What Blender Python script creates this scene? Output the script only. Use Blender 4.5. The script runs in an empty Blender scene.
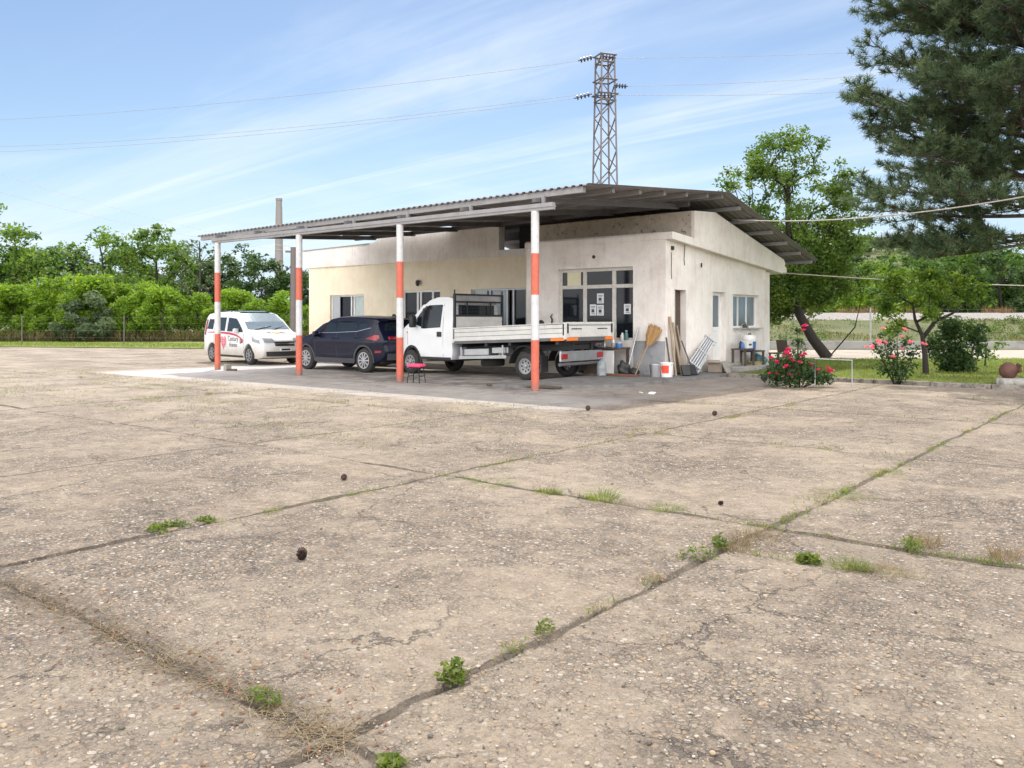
import bpy, bmesh, math, random
import numpy as np
from mathutils import Vector, Matrix

R = math.radians
random.seed(7)
SC = bpy.context.scene
COL = SC.collection

# ------------------------------------------------------------------ camera
F_PX, EYE, HOR = 850.0, 1.55, 319.0
TH = R(39.0)
CT, ST = math.cos(TH), math.sin(TH)
CX, CY = 11.126, -14.53
cam_d = bpy.data.cameras.new("camera")
cam = bpy.data.objects.new("camera", cam_d)
COL.objects.link(cam)
cam.location = (CX, CY, EYE)
cam.rotation_euler = (R(90), 0, TH)
cam_d.sensor_width = 36.0
cam_d.lens = 36.0 * F_PX / 1024.0
cam_d.shift_y = (HOR - 384.0) / 1024.0
cam_d.clip_end = 3000
cam_d.clip_start = 0.05
SC.camera = cam

# ------------------------------------------------------------------ sky, sun, exposure
SUN_EL, SUN_AZ = 53.0, 130.6           # azimuth measured from +x, the side the light comes from
SKY_STRENGTH = 0.066
SUN_STRENGTH = 2.4
EXPOSURE = 0.96
sdir = Vector((math.cos(R(SUN_AZ)) * math.cos(R(SUN_EL)), math.sin(R(SUN_AZ)) * math.cos(R(SUN_EL)), math.sin(R(SUN_EL))))
W = bpy.data.worlds.new("World")
SC.world = W
W.use_nodes = True
wn, wl = W.node_tree.nodes, W.node_tree.links
wn.clear()
wout = wn.new("ShaderNodeOutputWorld")
wbg = wn.new("ShaderNodeBackground")
wbg.inputs["Strength"].default_value = SKY_STRENGTH
sky = wn.new("ShaderNodeTexSky")
sky.sky_type = 'NISHITA'
sky.sun_disc = False
sky.sun_elevation = R(SUN_EL)
sky.sun_rotation = R(90.0 - SUN_AZ)
sky.altitude = 100
sky.air_density = 1.0
sky.dust_density = 0.35
sky.ozone_density = 1.6


def wnode(t, **kw):
    n = wn.new(t)
    for k, v in kw.items():
        setattr(n, k, v)
    return n


def wmath(op, a, b=None):
    n = wn.new("ShaderNodeMath")
    n.operation = op
    for i, v in enumerate((a, b)):
        if v is None:
            continue
        if isinstance(v, (int, float)):
            n.inputs[i].default_value = v
        else:
            wl.new(v, n.inputs[i])
    return n.outputs[0]


# high thin cirrus: noise on a cloud plane far above, streaked along the wind
tc = wnode("ShaderNodeTexCoord")
sep = wnode("ShaderNodeSeparateXYZ")
wl.new(tc.outputs["Generated"], sep.inputs[0])
zc = wmath('MAXIMUM', sep.outputs[2], 0.02)
zc = wmath('ADD', zc, 0.08)
px_ = wmath('DIVIDE', sep.outputs[0], zc)
py_ = wmath('DIVIDE', sep.outputs[1], zc)
cmb = wnode("ShaderNodeCombineXYZ")
wl.new(px_, cmb.inputs[0])
wl.new(py_, cmb.inputs[1])


def cirrus(rot, sx, sy, lo, hi, detail, dist, off):
    mp = wnode("ShaderNodeMapping")
    mp.inputs["Rotation"].default_value = (0, 0, R(rot))
    mp.inputs["Location"].default_value = (off, off * 1.7, 0)
    mp.inputs["Scale"].default_value = (sx, sy, 1)
    wl.new(cmb.outputs[0], mp.inputs[0])
    nz = wnode("ShaderNodeTexNoise")
    nz.inputs["Scale"].default_value = 1.0
    nz.inputs["Detail"].default_value = detail
    nz.inputs["Roughness"].default_value = 0.6
    nz.inputs["Distortion"].default_value = dist
    wl.new(mp.outputs[0], nz.inputs["Vector"])
    mr = wnode("ShaderNodeMapRange")
    mr.interpolation_type = 'SMOOTHSTEP'
    mr.inputs["From Min"].default_value = lo
    mr.inputs["From Max"].default_value = hi
    wl.new(nz.outputs["Fac"], mr.inputs["Value"])
    return mr.outputs[0]


c1 = cirrus(128, 0.16, 1.3, 0.47, 0.75, 6, 0.5, 3.1)
c2 = cirrus(100, 0.10, 1.0, 0.52, 0.72, 5, 0.3, 11.0)
c3 = cirrus(120, 0.5, 0.9, 0.40, 0.85, 8, 0.8, 7.7)
cl = wmath('ADD', wmath('MULTIPLY', c1, 0.34), wmath('MULTIPLY', c2, 0.34))
c4 = cirrus(112, 0.07, 2.6, 0.55, 0.66, 4, 0.25, 21.0)
cl = wmath('ADD', cl, wmath('MULTIPLY', c3, 0.46))
cl = wmath('ADD', cl, wmath('MULTIPLY', c4, 0.30))
cl = wmath('MINIMUM', cl, 0.75)
# a bright veil added to the unseen rear sky to light the shaded walls
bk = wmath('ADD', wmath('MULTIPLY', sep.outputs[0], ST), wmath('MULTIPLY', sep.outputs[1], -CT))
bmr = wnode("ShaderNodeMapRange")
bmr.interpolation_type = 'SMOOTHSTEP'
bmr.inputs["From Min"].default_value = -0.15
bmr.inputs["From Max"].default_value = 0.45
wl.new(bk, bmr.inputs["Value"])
rear_fill = wmath('MULTIPLY', bmr.outputs[0], wmath('ADD', 0.55, wmath('MULTIPLY', c3, 0.7)))
rear_fill = wmath('MINIMUM', rear_fill, 1.0)
hzn = wnode("ShaderNodeMapRange")
hzn.interpolation_type = 'SMOOTHSTEP'
hzn.inputs["From Min"].default_value = 0.22
hzn.inputs["From Max"].default_value = -0.02
hzn.inputs["To Max"].default_value = 0.85
wl.new(sep.outputs[2], hzn.inputs["Value"])
mixh = wnode("ShaderNodeMixRGB")
mixh.inputs[2].default_value = (4.7, 6.3, 8.3, 1)
wl.new(hzn.outputs[0], mixh.inputs[0])
wl.new(sky.outputs[0], mixh.inputs[1])
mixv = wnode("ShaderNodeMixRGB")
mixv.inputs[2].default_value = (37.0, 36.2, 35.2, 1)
mixc = wnode("ShaderNodeMixRGB")
mixc.inputs[2].default_value = (8.4, 8.9, 9.3, 1)
wl.new(cl, mixc.inputs[0])
wl.new(mixh.outputs[0], mixc.inputs[1])
wl.new(rear_fill, mixv.inputs[0])
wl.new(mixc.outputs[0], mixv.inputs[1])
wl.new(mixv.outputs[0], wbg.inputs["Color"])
wl.new(wbg.outputs[0], wout.inputs["Surface"])

sun_d = bpy.data.lights.new("sun", 'SUN')
sun_d.energy = SUN_STRENGTH
sun_d.angle = R(0.53)
sun_d.color = (1.0, 0.945, 0.86)
sun = bpy.data.objects.new("sun", sun_d)
COL.objects.link(sun)
sun.rotation_euler = sdir.to_track_quat('Z', 'Y').to_euler()
sun.location = sdir * 60

vs = SC.view_settings
vs.view_transform = 'Standard'
vs.look = 'None'
vs.exposure = EXPOSURE
vs.gamma = 1.0
vs.use_curve_mapping = False
SC.cycles.max_bounces = 8
SC.cycles.transparent_max_bounces = 8
SC.cycles.use_denoising = True


# ------------------------------------------------------------------ frames of reference
def Wc(X, Y, z=0.0):
    """ground frame of the road: X to the right and Y away along the view, in metres"""
    return Vector((CX + X * CT - Y * ST, CY + X * ST + Y * CT, z))


def at(px, Y, z=0.0):
    return Wc((px - 512.0) / F_PX * Y, Y, z)


def ground_at(px, py, z=0.0):
    Y = (EYE - z) * F_PX / (py - HOR)
    return at(px, Y, z)


# ------------------------------------------------------------------ materials
MATS = {}


def mat(name, col, rough=0.7, metal=0.0, var=0.12, scale=4.0, bump=0.0, bscale=60.0, spec=0.5, col2=None, c2lo=0.55, c2hi=0.7,
        coat=0.0, alpha=None, trans=0.0, c2scale=None, detail=6):
    if name in MATS:
        return MATS[name]
    m = bpy.data.materials.new(name)
    m.use_nodes = True
    nt = m.node_tree
    n, l = nt.nodes, nt.links
    b = n["Principled BSDF"]
    b.inputs["Roughness"].default_value = rough
    b.inputs["Metallic"].default_value = metal
    b.inputs["Specular IOR Level"].default_value = spec
    b.inputs["Coat Weight"].default_value = coat
    b.inputs["Coat Roughness"].default_value = 0.08
    b.inputs["Transmission Weight"].default_value = trans
    tc = n.new("ShaderNodeTexCoord")
    nz = n.new("ShaderNodeTexNoise")
    nz.inputs["Scale"].default_value = scale
    nz.inputs["Detail"].default_value = detail
    nz.inputs["Roughness"].default_value = 0.65
    l.new(tc.outputs["Object"], nz.inputs["Vector"])
    mr = n.new("ShaderNodeMapRange")
    mr.inputs["From Min"].default_value = 0.25
    mr.inputs["From Max"].default_value = 0.75
    mr.inputs["To Min"].default_value = 1 - var
    mr.inputs["To Max"].default_value = 1 + var
    l.new(nz.outputs["Fac"], mr.inputs["Value"])
    mx = n.new("ShaderNodeMixRGB")
    mx.blend_type = 'MULTIPLY'
    mx.inputs[0].default_value = 1.0
    mx.inputs[1].default_value = (*col, 1)
    l.new(mr.outputs[0], mx.inputs[2])
    last = mx.outputs[0]
    if col2 is not None:
        n2 = n.new("ShaderNodeTexNoise")
        n2.inputs["Scale"].default_value = c2scale or scale * 1.7
        n2.inputs["Detail"].default_value = 8
        n2.inputs["Roughness"].default_value = 0.7
        l.new(tc.outputs["Object"], n2.inputs["Vector"])
        m2 = n.new("ShaderNodeMapRange")
        m2.inputs["From Min"].default_value = c2lo
        m2.inputs["From Max"].default_value = c2hi
        l.new(n2.outputs["Fac"], m2.inputs["Value"])
        x2 = n.new("ShaderNodeMixRGB")
        x2.inputs[2].default_value = (*col2, 1)
        l.new(m2.outputs[0], x2.inputs[0])
        l.new(last, x2.inputs[1])
        last = x2.outputs[0]
    l.new(last, b.inputs["Base Color"])
    if bump > 0:
        nb = n.new("ShaderNodeTexNoise")
        nb.inputs["Scale"].default_value = bscale
        nb.inputs["Detail"].default_value = 5
        l.new(tc.outputs["Object"], nb.inputs["Vector"])
        bp = n.new("ShaderNodeBump")
        bp.inputs["Strength"].default_value = bump
        bp.inputs["Distance"].default_value = 0.02
        l.new(nb.outputs["Fac"], bp.inputs["Height"])
        l.new(bp.outputs[0], b.inputs["Normal"])
    MATS[name] = m
    return m


def leaf_mat(name, cols, trans=0.45, rough=0.55, tcol=None, k=1.0, cs=0.0):
    if name in MATS:
        return MATS[name]
    m = bpy.data.materials.new(name)
    m.use_nodes = True
    nt = m.node_tree
    n, l = nt.nodes, nt.links
    b = n["Principled BSDF"]
    b.inputs["Roughness"].default_value = rough
    b.inputs["Specular IOR Level"].default_value = 0.35
    geo = n.new("ShaderNodeNewGeometry")
    ramp = n.new("ShaderNodeValToRGB")
    cr = ramp.color_ramp
    cols = [tuple(min(.9, x * k) for x in c) for c in cols]
    while len(cr.elements) < len(cols):
        cr.elements.new(0.5)
    for i, c in enumerate(cols):
        cr.elements[i].position = i / max(1, len(cols) - 1)
        cr.elements[i].color = (*c, 1)
    if cs:
        tc = n.new("ShaderNodeTexCoord")
        nz = n.new("ShaderNodeTexNoise")
        nz.inputs["Scale"].default_value = cs
        nz.inputs["Detail"].default_value = 3
        l.new(tc.outputs["Object"], nz.inputs["Vector"])
        mr = n.new("ShaderNodeMapRange")
        mr.inputs["From Min"].default_value = 0.32
        mr.inputs["From Max"].default_value = 0.68
        l.new(nz.outputs["Fac"], mr.inputs["Value"])
        mxf = n.new("ShaderNodeMix")
        mxf.inputs[0].default_value = 0.62
        l.new(geo.outputs["Random Per Island"], mxf.inputs[2])
        l.new(mr.outputs[0], mxf.inputs[3])
        l.new(mxf.outputs[0], ramp.inputs[0])
    else:
        l.new(geo.outputs["Random Per Island"], ramp.inputs[0])
    l.new(ramp.outputs[0], b.inputs["Base Color"])
    tr = n.new("ShaderNodeBsdfTranslucent")
    mm = n.new("ShaderNodeMixRGB")
    mm.blend_type = 'MULTIPLY'
    mm.inputs[0].default_value = 1.0
    mm.inputs[2].default_value = (*(tcol or (1.7, 1.75, 0.8)), 1)
    l.new(ramp.outputs[0], mm.inputs[1])
    l.new(mm.outputs[0], tr.inputs[0])
    mix = n.new("ShaderNodeMixShader")
    mix.inputs[0].default_value = trans
    l.new(b.outputs[0], mix.inputs[1])
    l.new(tr.outputs[0], mix.inputs[2])
    l.new(mix.outputs[0], n["Material Output"].inputs["Surface"])
    MATS[name] = m
    return m


class NT:
    """tiny helper for bigger node trees"""

    def __init__(self, name):
        self.m = bpy.data.materials.new(name)
        self.m.use_nodes = True
        self.n, self.l = self.m.node_tree.nodes, self.m.node_tree.links
        self.b = self.n["Principled BSDF"]
        MATS[name] = self.m
        self.tc = self.n.new("ShaderNodeTexCoord")
        self.pos = self.tc.outputs["Object"]

    def put(self, sock, v):
        if v is None:
            return
        if isinstance(v, (int, float)):
            sock.default_value = v
        elif isinstance(v, tuple):
            sock.default_value = (*v, 1) if len(v) == 3 and sock.type == 'RGBA' else v
        else:
            self.l.new(v, sock)

    def math(self, op, a, b=None, clamp=False):
        x = self.n.new("ShaderNodeMath")
        x.operation = op
        x.use_clamp = clamp
        self.put(x.inputs[0], a)
        self.put(x.inputs[1], b)
        return x.outputs[0]

    def noise(self, scale, detail=4, rough=0.6, dist=0.0, vec=None, out="Fac"):
        x = self.n.new("ShaderNodeTexNoise")
        x.inputs["Scale"].default_value = scale
        x.inputs["Detail"].default_value = detail
        x.inputs["Roughness"].default_value = rough
        x.inputs["Distortion"].default_value = dist
        self.l.new(vec or self.pos, x.inputs["Vector"])
        return x.outputs[out]

    def vor(self, scale, feature='F1', out="Distance", vec=None, rnd=1.0):
        x = self.n.new("ShaderNodeTexVoronoi")
        x.feature = feature
        x.inputs["Scale"].default_value = scale
        x.inputs["Randomness"].default_value = rnd
        self.l.new(vec or self.pos, x.inputs["Vector"])
        return x.outputs[out]

    def rng(self, v, a, b, c=0.0, d=1.0, smooth=False):
        x = self.n.new("ShaderNodeMapRange")
        if smooth:
            x.interpolation_type = 'SMOOTHSTEP'
        self.put(x.inputs["Value"], v)
        x.inputs["From Min"].default_value = a
        x.inputs["From Max"].default_value = b
        x.inputs["To Min"].default_value = c
        x.inputs["To Max"].default_value = d
        return x.outputs[0]

    def mix(self, f, a, b, mode='MIX'):
        x = self.n.new("ShaderNodeMixRGB")
        x.blend_type = mode
        self.put(x.inputs[0], f)
        self.put(x.inputs[1], a)
        self.put(x.inputs[2], b)
        return x.outputs[0]

    def sepxyz(self, v=None):
        x = self.n.new("ShaderNodeSeparateXYZ")
        self.l.new(v or self.pos, x.inputs[0])
        return x.outputs

    def ramp(self, f, stops):
        x = self.n.new("ShaderNodeValToRGB")
        cr = x.color_ramp
        while len(cr.elements) < len(stops):
            cr.elements.new(0.5)
        for i, (p, c) in enumerate(stops):
            cr.elements[i].position = p
            cr.elements[i].color = (*c, 1)
        self.l.new(f, x.inputs[0])
        return x.outputs[0]

    def bump(self, h, strength, dist, prev=None):
        x = self.n.new("ShaderNodeBump")
        x.inputs["Strength"].default_value = strength
        x.inputs["Distance"].default_value = dist
        self.l.new(h, x.inputs["Height"])
        if prev is not None:
            self.l.new(prev, x.inputs["Normal"])
        return x.outputs[0]

    def done(self, col, rough=0.8, normal=None):
        self.put(self.b.inputs["Base Color"], col)
        self.put(self.b.inputs["Roughness"], rough)
        if normal is not None:
            self.l.new(normal, self.b.inputs["Normal"])
        return self.m


JX0, JXS, JY0, JYS = 5.30, 3.345, -12.52, 4.10      # the yard's slab joints


def yard_material():
    t = NT("weathered_concrete")
    X, Y, Z = t.sepxyz()
    wob = t.noise(1.1, 5, 0.65)
    wob2 = t.noise(0.9, 5, 0.65, vec=None, out="Color")
    dx = t.math('MULTIPLY', t.math('SUBTRACT', wob, 0.5), 0.16)

    def line(coord, o, s, w):
        c = t.math('ADD', coord, dx)
        c = t.math('DIVIDE', t.math('SUBTRACT', c, o), s)
        c = t.math('SUBTRACT', t.math('FRACT', t.math('ADD', c, 0.5)), 0.5)
        return t.math('MULTIPLY', t.math('ABSOLUTE', c), s)
    jx = line(X, JX0, JXS, 0)
    jy = line(Y, JY0, JYS, 0)
    jd = t.math('MINIMUM', jx, jy)
    patch = t.noise(0.55, 6, 0.62)
    patch2 = t.noise(1.9, 7, 0.7, dist=0.4)
    wmod = t.rng(t.noise(2.3, 6, 0.75), 0.3, 0.70, 0.008, 0.045)
    joint = t.math('SUBTRACT', 1.0, t.math('DIVIDE', jd, wmod), clamp=True)
    joint = t.rng(joint, 0.0, 0.5)
    halo = t.math('MULTIPLY', t.rng(jd, 0.20, 0.0, 0.0, 1.0, True), t.rng(t.noise(3.0, 6, 0.75), 0.42, 0.7))
    # the wide crumbled joint in front
    ydist = t.math('ABSOLUTE', t.math('ADD', t.math('SUBTRACT', Y, JY0 - 0.0), dx))
    crumble = t.math('MULTIPLY', t.rng(ydist, 0.20, 0.02, 0.0, 1.0, True), t.rng(X, 8.9, 8.3, 0.0, 1.0, True))
    crumble = t.math('MULTIPLY', crumble, t.rng(t.noise(4.5, 7, 0.75), 0.34, 0.60))
    # base cement
    sand = t.ramp(t.noise(7.0, 8, 0.75), [(0.25, (0.180, 0.145, 0.106)), (0.5, (0.272, 0.225, 0.166)), (0.78, (0.365, 0.308, 0.232))])
    grey = t.ramp(t.noise(11.0, 8, 0.75), [(0.25, (0.105, 0.088, 0.070)), (0.5, (0.178, 0.150, 0.118)), (0.8, (0.270, 0.232, 0.185))])
    wear = t.rng(t.math('ADD', t.math('MULTIPLY', patch, 0.6), t.math('MULTIPLY', patch2, 0.4)), 0.42, 0.58, 0, 1, True)
    base = t.mix(wear, sand, grey)
    # exposed pebbles, two sizes, each stone with its own tone
    wv = t.n.new("ShaderNodeVectorMath")
    wv.operation = 'ADD'
    sc = t.n.new("ShaderNodeVectorMath")
    sc.operation = 'SCALE'
    sc.inputs["Scale"].default_value = 0.03
    t.l.new(t.noise(30, 2, 0.5, out="Color"), sc.inputs[0])
    t.l.new(t.pos, wv.inputs[0])
    t.l.new(sc.outputs[0], wv.inputs[1])
    wp = wv.outputs[0]

    def stones(scale, lo, hi, amt):
        d = t.vor(scale, 'F1', "Distance", vec=wp)
        c = t.vor(scale, 'F1', "Color", vec=wp)
        s = t.n.new("ShaderNodeSeparateColor")
        t.l.new(c, s.inputs[0])
        tone = t.ramp(s.outputs[0], [(0.0, (0.085, 0.072, 0.062)), (0.25, (0.19, 0.16, 0.13)), (0.5, (0.32, 0.262, 0.19)), (0.72, (0.38, 0.255, 0.145)), (0.88, (0.43, 0.375, 0.30)), (1.0, (0.60, 0.55, 0.47))])
        inside = t.rng(d, hi, lo)
        keep = t.rng(s.outputs[1], 1 - amt, 1 - amt + 0.06)
        return t.math('MULTIPLY', inside, keep), tone
    m1, t1 = stones(31, 0.38, 0.50, 0.78)
    m2, t2 = stones(70, 0.40, 0.54, 0.85)
    vis = t.math('ADD', t.math('MULTIPLY', wear, 0.60), 0.40)
    col = t.mix(t.math('MULTIPLY', m2, t.math('MULTIPLY', vis, 0.9)), base, t2)
    col = t.mix(t.math('MULTIPLY', m1, vis), col, t1)
    # broad stains, drifts of sand and dark scale
    st = t.rng(t.noise(0.8, 9, 0.72, dist=0.6), 0.50, 0.66, 0, 0.58)
    col = t.mix(st, col, t.mix(1.0, col, (0.62, 0.59, 0.57), 'MULTIPLY'))
    blot = t.rng(t.noise(5.5, 6, 0.7, dist=0.5), 0.50, 0.66, 0, 0.40)
    col = t.mix(blot, col, t.mix(1.0, col, (0.66, 0.62, 0.59), 'MULTIPLY'))
    pale = t.rng(t.noise(3.7, 7, 0.75, dist=0.8), 0.60, 0.70, 0, 0.5)
    col = t.mix(pale, col, (0.44, 0.385, 0.30))
    dr = t.rng(t.noise(0.33, 6, 0.6), 0.50, 0.66, 0, 0.45)
    col = t.mix(dr, col, (0.330, 0.278, 0.208))
    lf = t.math('MULTIPLY', t.rng(t.math('SUBTRACT', X, t.math('MULTIPLY', Y, 0.6)), 9.0, -6.0, 0, 0.62, True), t.rng(t.noise(0.7, 7, 0.7, dist=0.5), 0.36, 0.58, 0.25, 1.0))
    col = t.mix(lf, col, t.mix(t.noise(3.0, 7, 0.75), (0.36, 0.31, 0.24), (0.47, 0.41, 0.325)))
    pits = t.rng(t.vor(19, 'F1', "Distance"), 0.13, 0.05)
    pits = t.math('MULTIPLY', pits, t.rng(t.noise(2.0, 4), 0.5, 0.62))
    col = t.mix(t.math('MULTIPLY', pits, 0.7), col, (0.09, 0.078, 0.066))
    # hairline cracks
    wv2 = t.n.new("ShaderNodeVectorMath")
    wv2.operation = 'ADD'
    sc2 = t.n.new("ShaderNodeVectorMath")
    sc2.operation = 'SCALE'
    sc2.inputs["Scale"].default_value = 0.9
    t.l.new(t.noise(1.3, 6, 0.7, out="Color"), sc2.inputs[0])
    t.l.new(t.pos, wv2.inputs[0])
    t.l.new(sc2.outputs[0], wv2.inputs[1])
    ce = t.vor(0.62, 'DISTANCE_TO_EDGE', "Distance", vec=wv2.outputs[0])
    crack = t.math('MULTIPLY', t.rng(ce, 0.0075, 0.002), t.rng(t.noise(0.9, 3), 0.46, 0.56))
    col = t.mix(t.math('MULTIPLY', crack, 0.75), col, (0.085, 0.072, 0.06))
    # joints full of soil, and moss / grass remains far off
    col = t.mix(t.math('MULTIPLY', halo, 0.40), col, (0.15, 0.125, 0.095))
    col = t.mix(t.math('MULTIPLY', crumble, 0.85), col, (0.085, 0.066, 0.050))
    soil = t.ramp(t.noise(9, 5), [(0.35, (0.06, 0.048, 0.036)), (0.7, (0.15, 0.12, 0.085))])
    col = t.mix(t.math('MULTIPLY', joint, 0.92), col, soil)
    moss = t.math('MULTIPLY', t.rng(t.noise(1.25, 8, 0.75), 0.60, 0.70), t.rng(t.math('ADD', t.math('MULTIPLY', X, 0.0), Y), -9.5, -6.0, 0.0, 0.75))
    moss = t.math('MULTIPLY', moss, t.rng(X, 7.0, 0.0, 0.15, 1.0))
    col = t.mix(moss, col, (0.145, 0.135, 0.052))
    # smooth cement apron round the canopy
    ap = t.math('MULTIPLY', t.rng(t.math('ADD', Y, t.math('MULTIPLY', wob, 0.9)), -2.75, -2.3, 0, 1, True), t.rng(t.math('ADD', X, t.math('MULTIPLY', wob, 1.2)), 3.9, 3.1, 0, 1, True))
    ap = t.math('MULTIPLY', ap, t.rng(t.math('ADD', X, t.math('MULTIPLY', patch2, 2.0)), -13.2, -12.0, 0, 1, True))
    cem = t.ramp(t.noise(2.2, 8, 0.75, dist=0.5), [(0.25, (0.19, 0.172, 0.155)), (0.5, (0.305, 0.28, 0.25)), (0.8, (0.40, 0.37, 0.325))])
    wash = t.rng(t.math('ADD', X, t.math('MULTIPLY', patch2, 3.0)), -7.0, -10.5, 0, 0.75, True)
    cem = t.mix(wash, cem, (0.50, 0.49, 0.475))
    oil_shade = t.rng(t.noise(0.9, 6, 0.7, dist=1.0), 0.40, 0.60, 0.1, 0.9)
    oil_shade = t.math('MULTIPLY', oil_shade, t.rng(Y, -1.2, 0.4, 0.15, 1.0, True))  # oil stains, also darkened to deepen the shade under the canopy
    oil_shade = t.math('MULTIPLY', oil_shade, t.rng(X, -10.5, -6.0, 0.15, 1.0))
    cem = t.mix(oil_shade, cem, (0.060, 0.055, 0.053))
    col = t.mix(t.math('MULTIPLY', ap, 0.9), col, cem)
    # earth washed up against the right end of the apron
    er = t.math('MULTIPLY', t.rng(X, 0.6, 1.3, 0, 1, True), t.rng(t.math('ADD', X, t.math('MULTIPLY', wob, 1.6)), 4.4, 3.0, 0, 1, True))
    er = t.math('MULTIPLY', er, t.rng(Y, -1.4, 0.2, 0, 1, True))
    col = t.mix(t.math('MULTIPLY', er, 0.75), col, t.ramp(t.noise(5, 8, 0.75), [(0.3, (0.13, 0.11, 0.095)), (0.7, (0.26, 0.225, 0.19))]))
    gap = t.math('MULTIPLY', t.rng(t.vor(31, 'DISTANCE_TO_EDGE', 'Distance', vec=wp), 0.10, 0.02), t.rng(t.noise(6.0, 5, 0.7), 0.42, 0.62))  # crevice shade between the stones, put into the colour to deepen the relief
    gap = t.math('MULTIPLY', t.math('MULTIPLY', gap, vis), t.math('SUBTRACT', 1.0, ap))
    col = t.mix(t.math('MULTIPLY', gap, 0.62), col, (0.085, 0.07, 0.058))
    col = t.mix(1.0, col, (1.16, 1.13, 1.15), 'MULTIPLY')
    # relief
    h = t.math('ADD', t.math('MULTIPLY', m1, 0.55), t.math('MULTIPLY', m2, 0.35))
    h = t.math('MULTIPLY', h, vis)
    h = t.math('MULTIPLY', h, t.math('SUBTRACT', 1.0, ap))
    h = t.math('ADD', h, t.math('MULTIPLY', t.noise(45, 6, 0.75), 0.8))
    h = t.math('SUBTRACT', h, t.math('MULTIPLY', crack, 1.3))
    h = t.math('SUBTRACT', h, t.math('MULTIPLY', gap, 0.8))
    h = t.math('SUBTRACT', h, t.math('MULTIPLY', joint, 1.2))
    h = t.math('SUBTRACT', h, t.math('MULTIPLY', pits, 0.8))
    nb = t.bump(h, 1.0, 0.020)
    return t.done(col, 0.92, nb)


def soil_grass_material(name, a, b, c, sc=1.5):
    t = NT(name)
    col = t.ramp(t.noise(sc, 8, 0.75), [(0.3, a), (0.5, b), (0.72, c)])
    nb = t.bump(t.noise(sc * 12, 6, 0.75), 0.8, 0.04)
    return t.done(col, 0.95, nb)


def post_paint():
    t = NT("post_paint")
    X, Y, Z = t.sepxyz()
    z = t.math('ADD', Z, t.math('MULTIPLY', t.math('SUBTRACT', t.noise(26, 5, 0.75), 0.5), 0.09))
    lo = t.math('LESS_THAN', z, 1.10)
    mid = t.math('MULTIPLY', t.math('GREATER_THAN', z, 2.07), t.math('LESS_THAN', z, 2.96))
    orange = t.math('ADD', lo, mid, clamp=True)
    ochre = t.ramp(t.noise(9, 6, 0.7), [(0.3, (0.47, 0.098, 0.060)), (0.7, (0.58, 0.145, 0.090))])
    wht = t.ramp(t.noise(7, 7, 0.7), [(0.3, (0.47, 0.47, 0.48)), (0.7, (0.63, 0.63, 0.64))])
    col = t.mix(orange, wht, ochre)
    scuff = t.math('MULTIPLY', t.rng(t.noise(16, 7, 0.8), 0.58, 0.68), t.rng(Z, 1.5, 0.0, 0.35, 1.0))
    col = t.mix(scuff, col, (0.30, 0.20, 0.15))
    base = t.rng(t.math('ADD', Z, t.math('MULTIPLY', t.noise(12, 5), 0.25)), 0.34, 0.12, 0, 0.8)
    col = t.mix(base, col, (0.17, 0.13, 0.11))
    return t.done(col, 0.6, t.bump(t.noise(60, 4), 0.2, 0.004))


def wall_material(name, light, dark, grime=0.5, low=0.9):
    t = NT(name)
    X, Y, Z = t.sepxyz()
    col = t.ramp(t.noise(1.4, 8, 0.72), [(0.28, dark), (0.62, light)])
    # run-off streaks
    mp = t.n.new("ShaderNodeMapping")
    mp.inputs["Scale"].default_value = (4.6, 4.6, 0.5)
    t.l.new(t.pos, mp.inputs[0])
    st = t.rng(t.noise(1.6, 7, 0.7, vec=mp.outputs[0]), 0.52, 0.74, 0, grime * 0.55)
    col = t.mix(st, col, t.mix(1.0, col, (0.60, 0.54, 0.49), 'MULTIPLY'))
    big = t.rng(t.noise(0.8, 7, 0.75, dist=0.7), 0.48, 0.66, 0, grime * 0.7)
    col = t.mix(big, col, t.mix(1.0, col, (0.80, 0.75, 0.72), 'MULTIPLY'))
    sp = t.math('MULTIPLY', t.rng(t.noise(9, 6, 0.8), 0.63, 0.70), grime)
    col = t.mix(sp, col, t.mix(1.0, col, (0.55, 0.48, 0.42), 'MULTIPLY'))
    ft = t.math('MULTIPLY', t.rng(t.math('ADD', Z, t.math('MULTIPLY', t.noise(3, 6), 0.6)), low, 0.25, 0, 0.65), grime)
    col = t.mix(ft, col, (0.30, 0.27, 0.24))
    return t.done(col, 0.9, t.bump(t.noise(55, 6, 0.7), 0.35, 0.01))


def dusty_paint(name, base, dust, top, coat):
    t = NT(name)
    X, Y, Z = t.sepxyz()
    f = t.rng(t.math('ADD', Z, t.math('MULTIPLY', t.math('SUBTRACT', t.noise(3.2, 6, 0.7), 0.5), 0.5)), top, 0.25, 0, 0.8, True)
    f2 = t.math('MULTIPLY', t.rng(t.noise(2.0, 8, 0.75), 0.48, 0.75), 0.22)
    f = t.math('MAXIMUM', f, f2)
    col = t.mix(f, base, dust)
    t.b.inputs["Coat Weight"].default_value = coat
    t.b.inputs["Coat Roughness"].default_value = 0.1
    return t.done(col, t.rng(f, 0, 1, 0.32, 0.75))


def attic_material():
    t = NT("stained_plaster")
    col = t.ramp(t.noise(1.8, 8, 0.75), [(0.3, (0.40, 0.34, 0.28)), (0.65, (0.62, 0.55, 0.47))])
    sp = t.rng(t.noise(7.5, 5, 0.75, dist=0.6), 0.56, 0.64)
    col = t.mix(t.math('MULTIPLY', sp, 0.8), col, (0.10, 0.085, 0.07))
    return t.done(col, 0.92, t.bump(t.noise(40, 6, 0.7), 0.5, 0.012))


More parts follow.
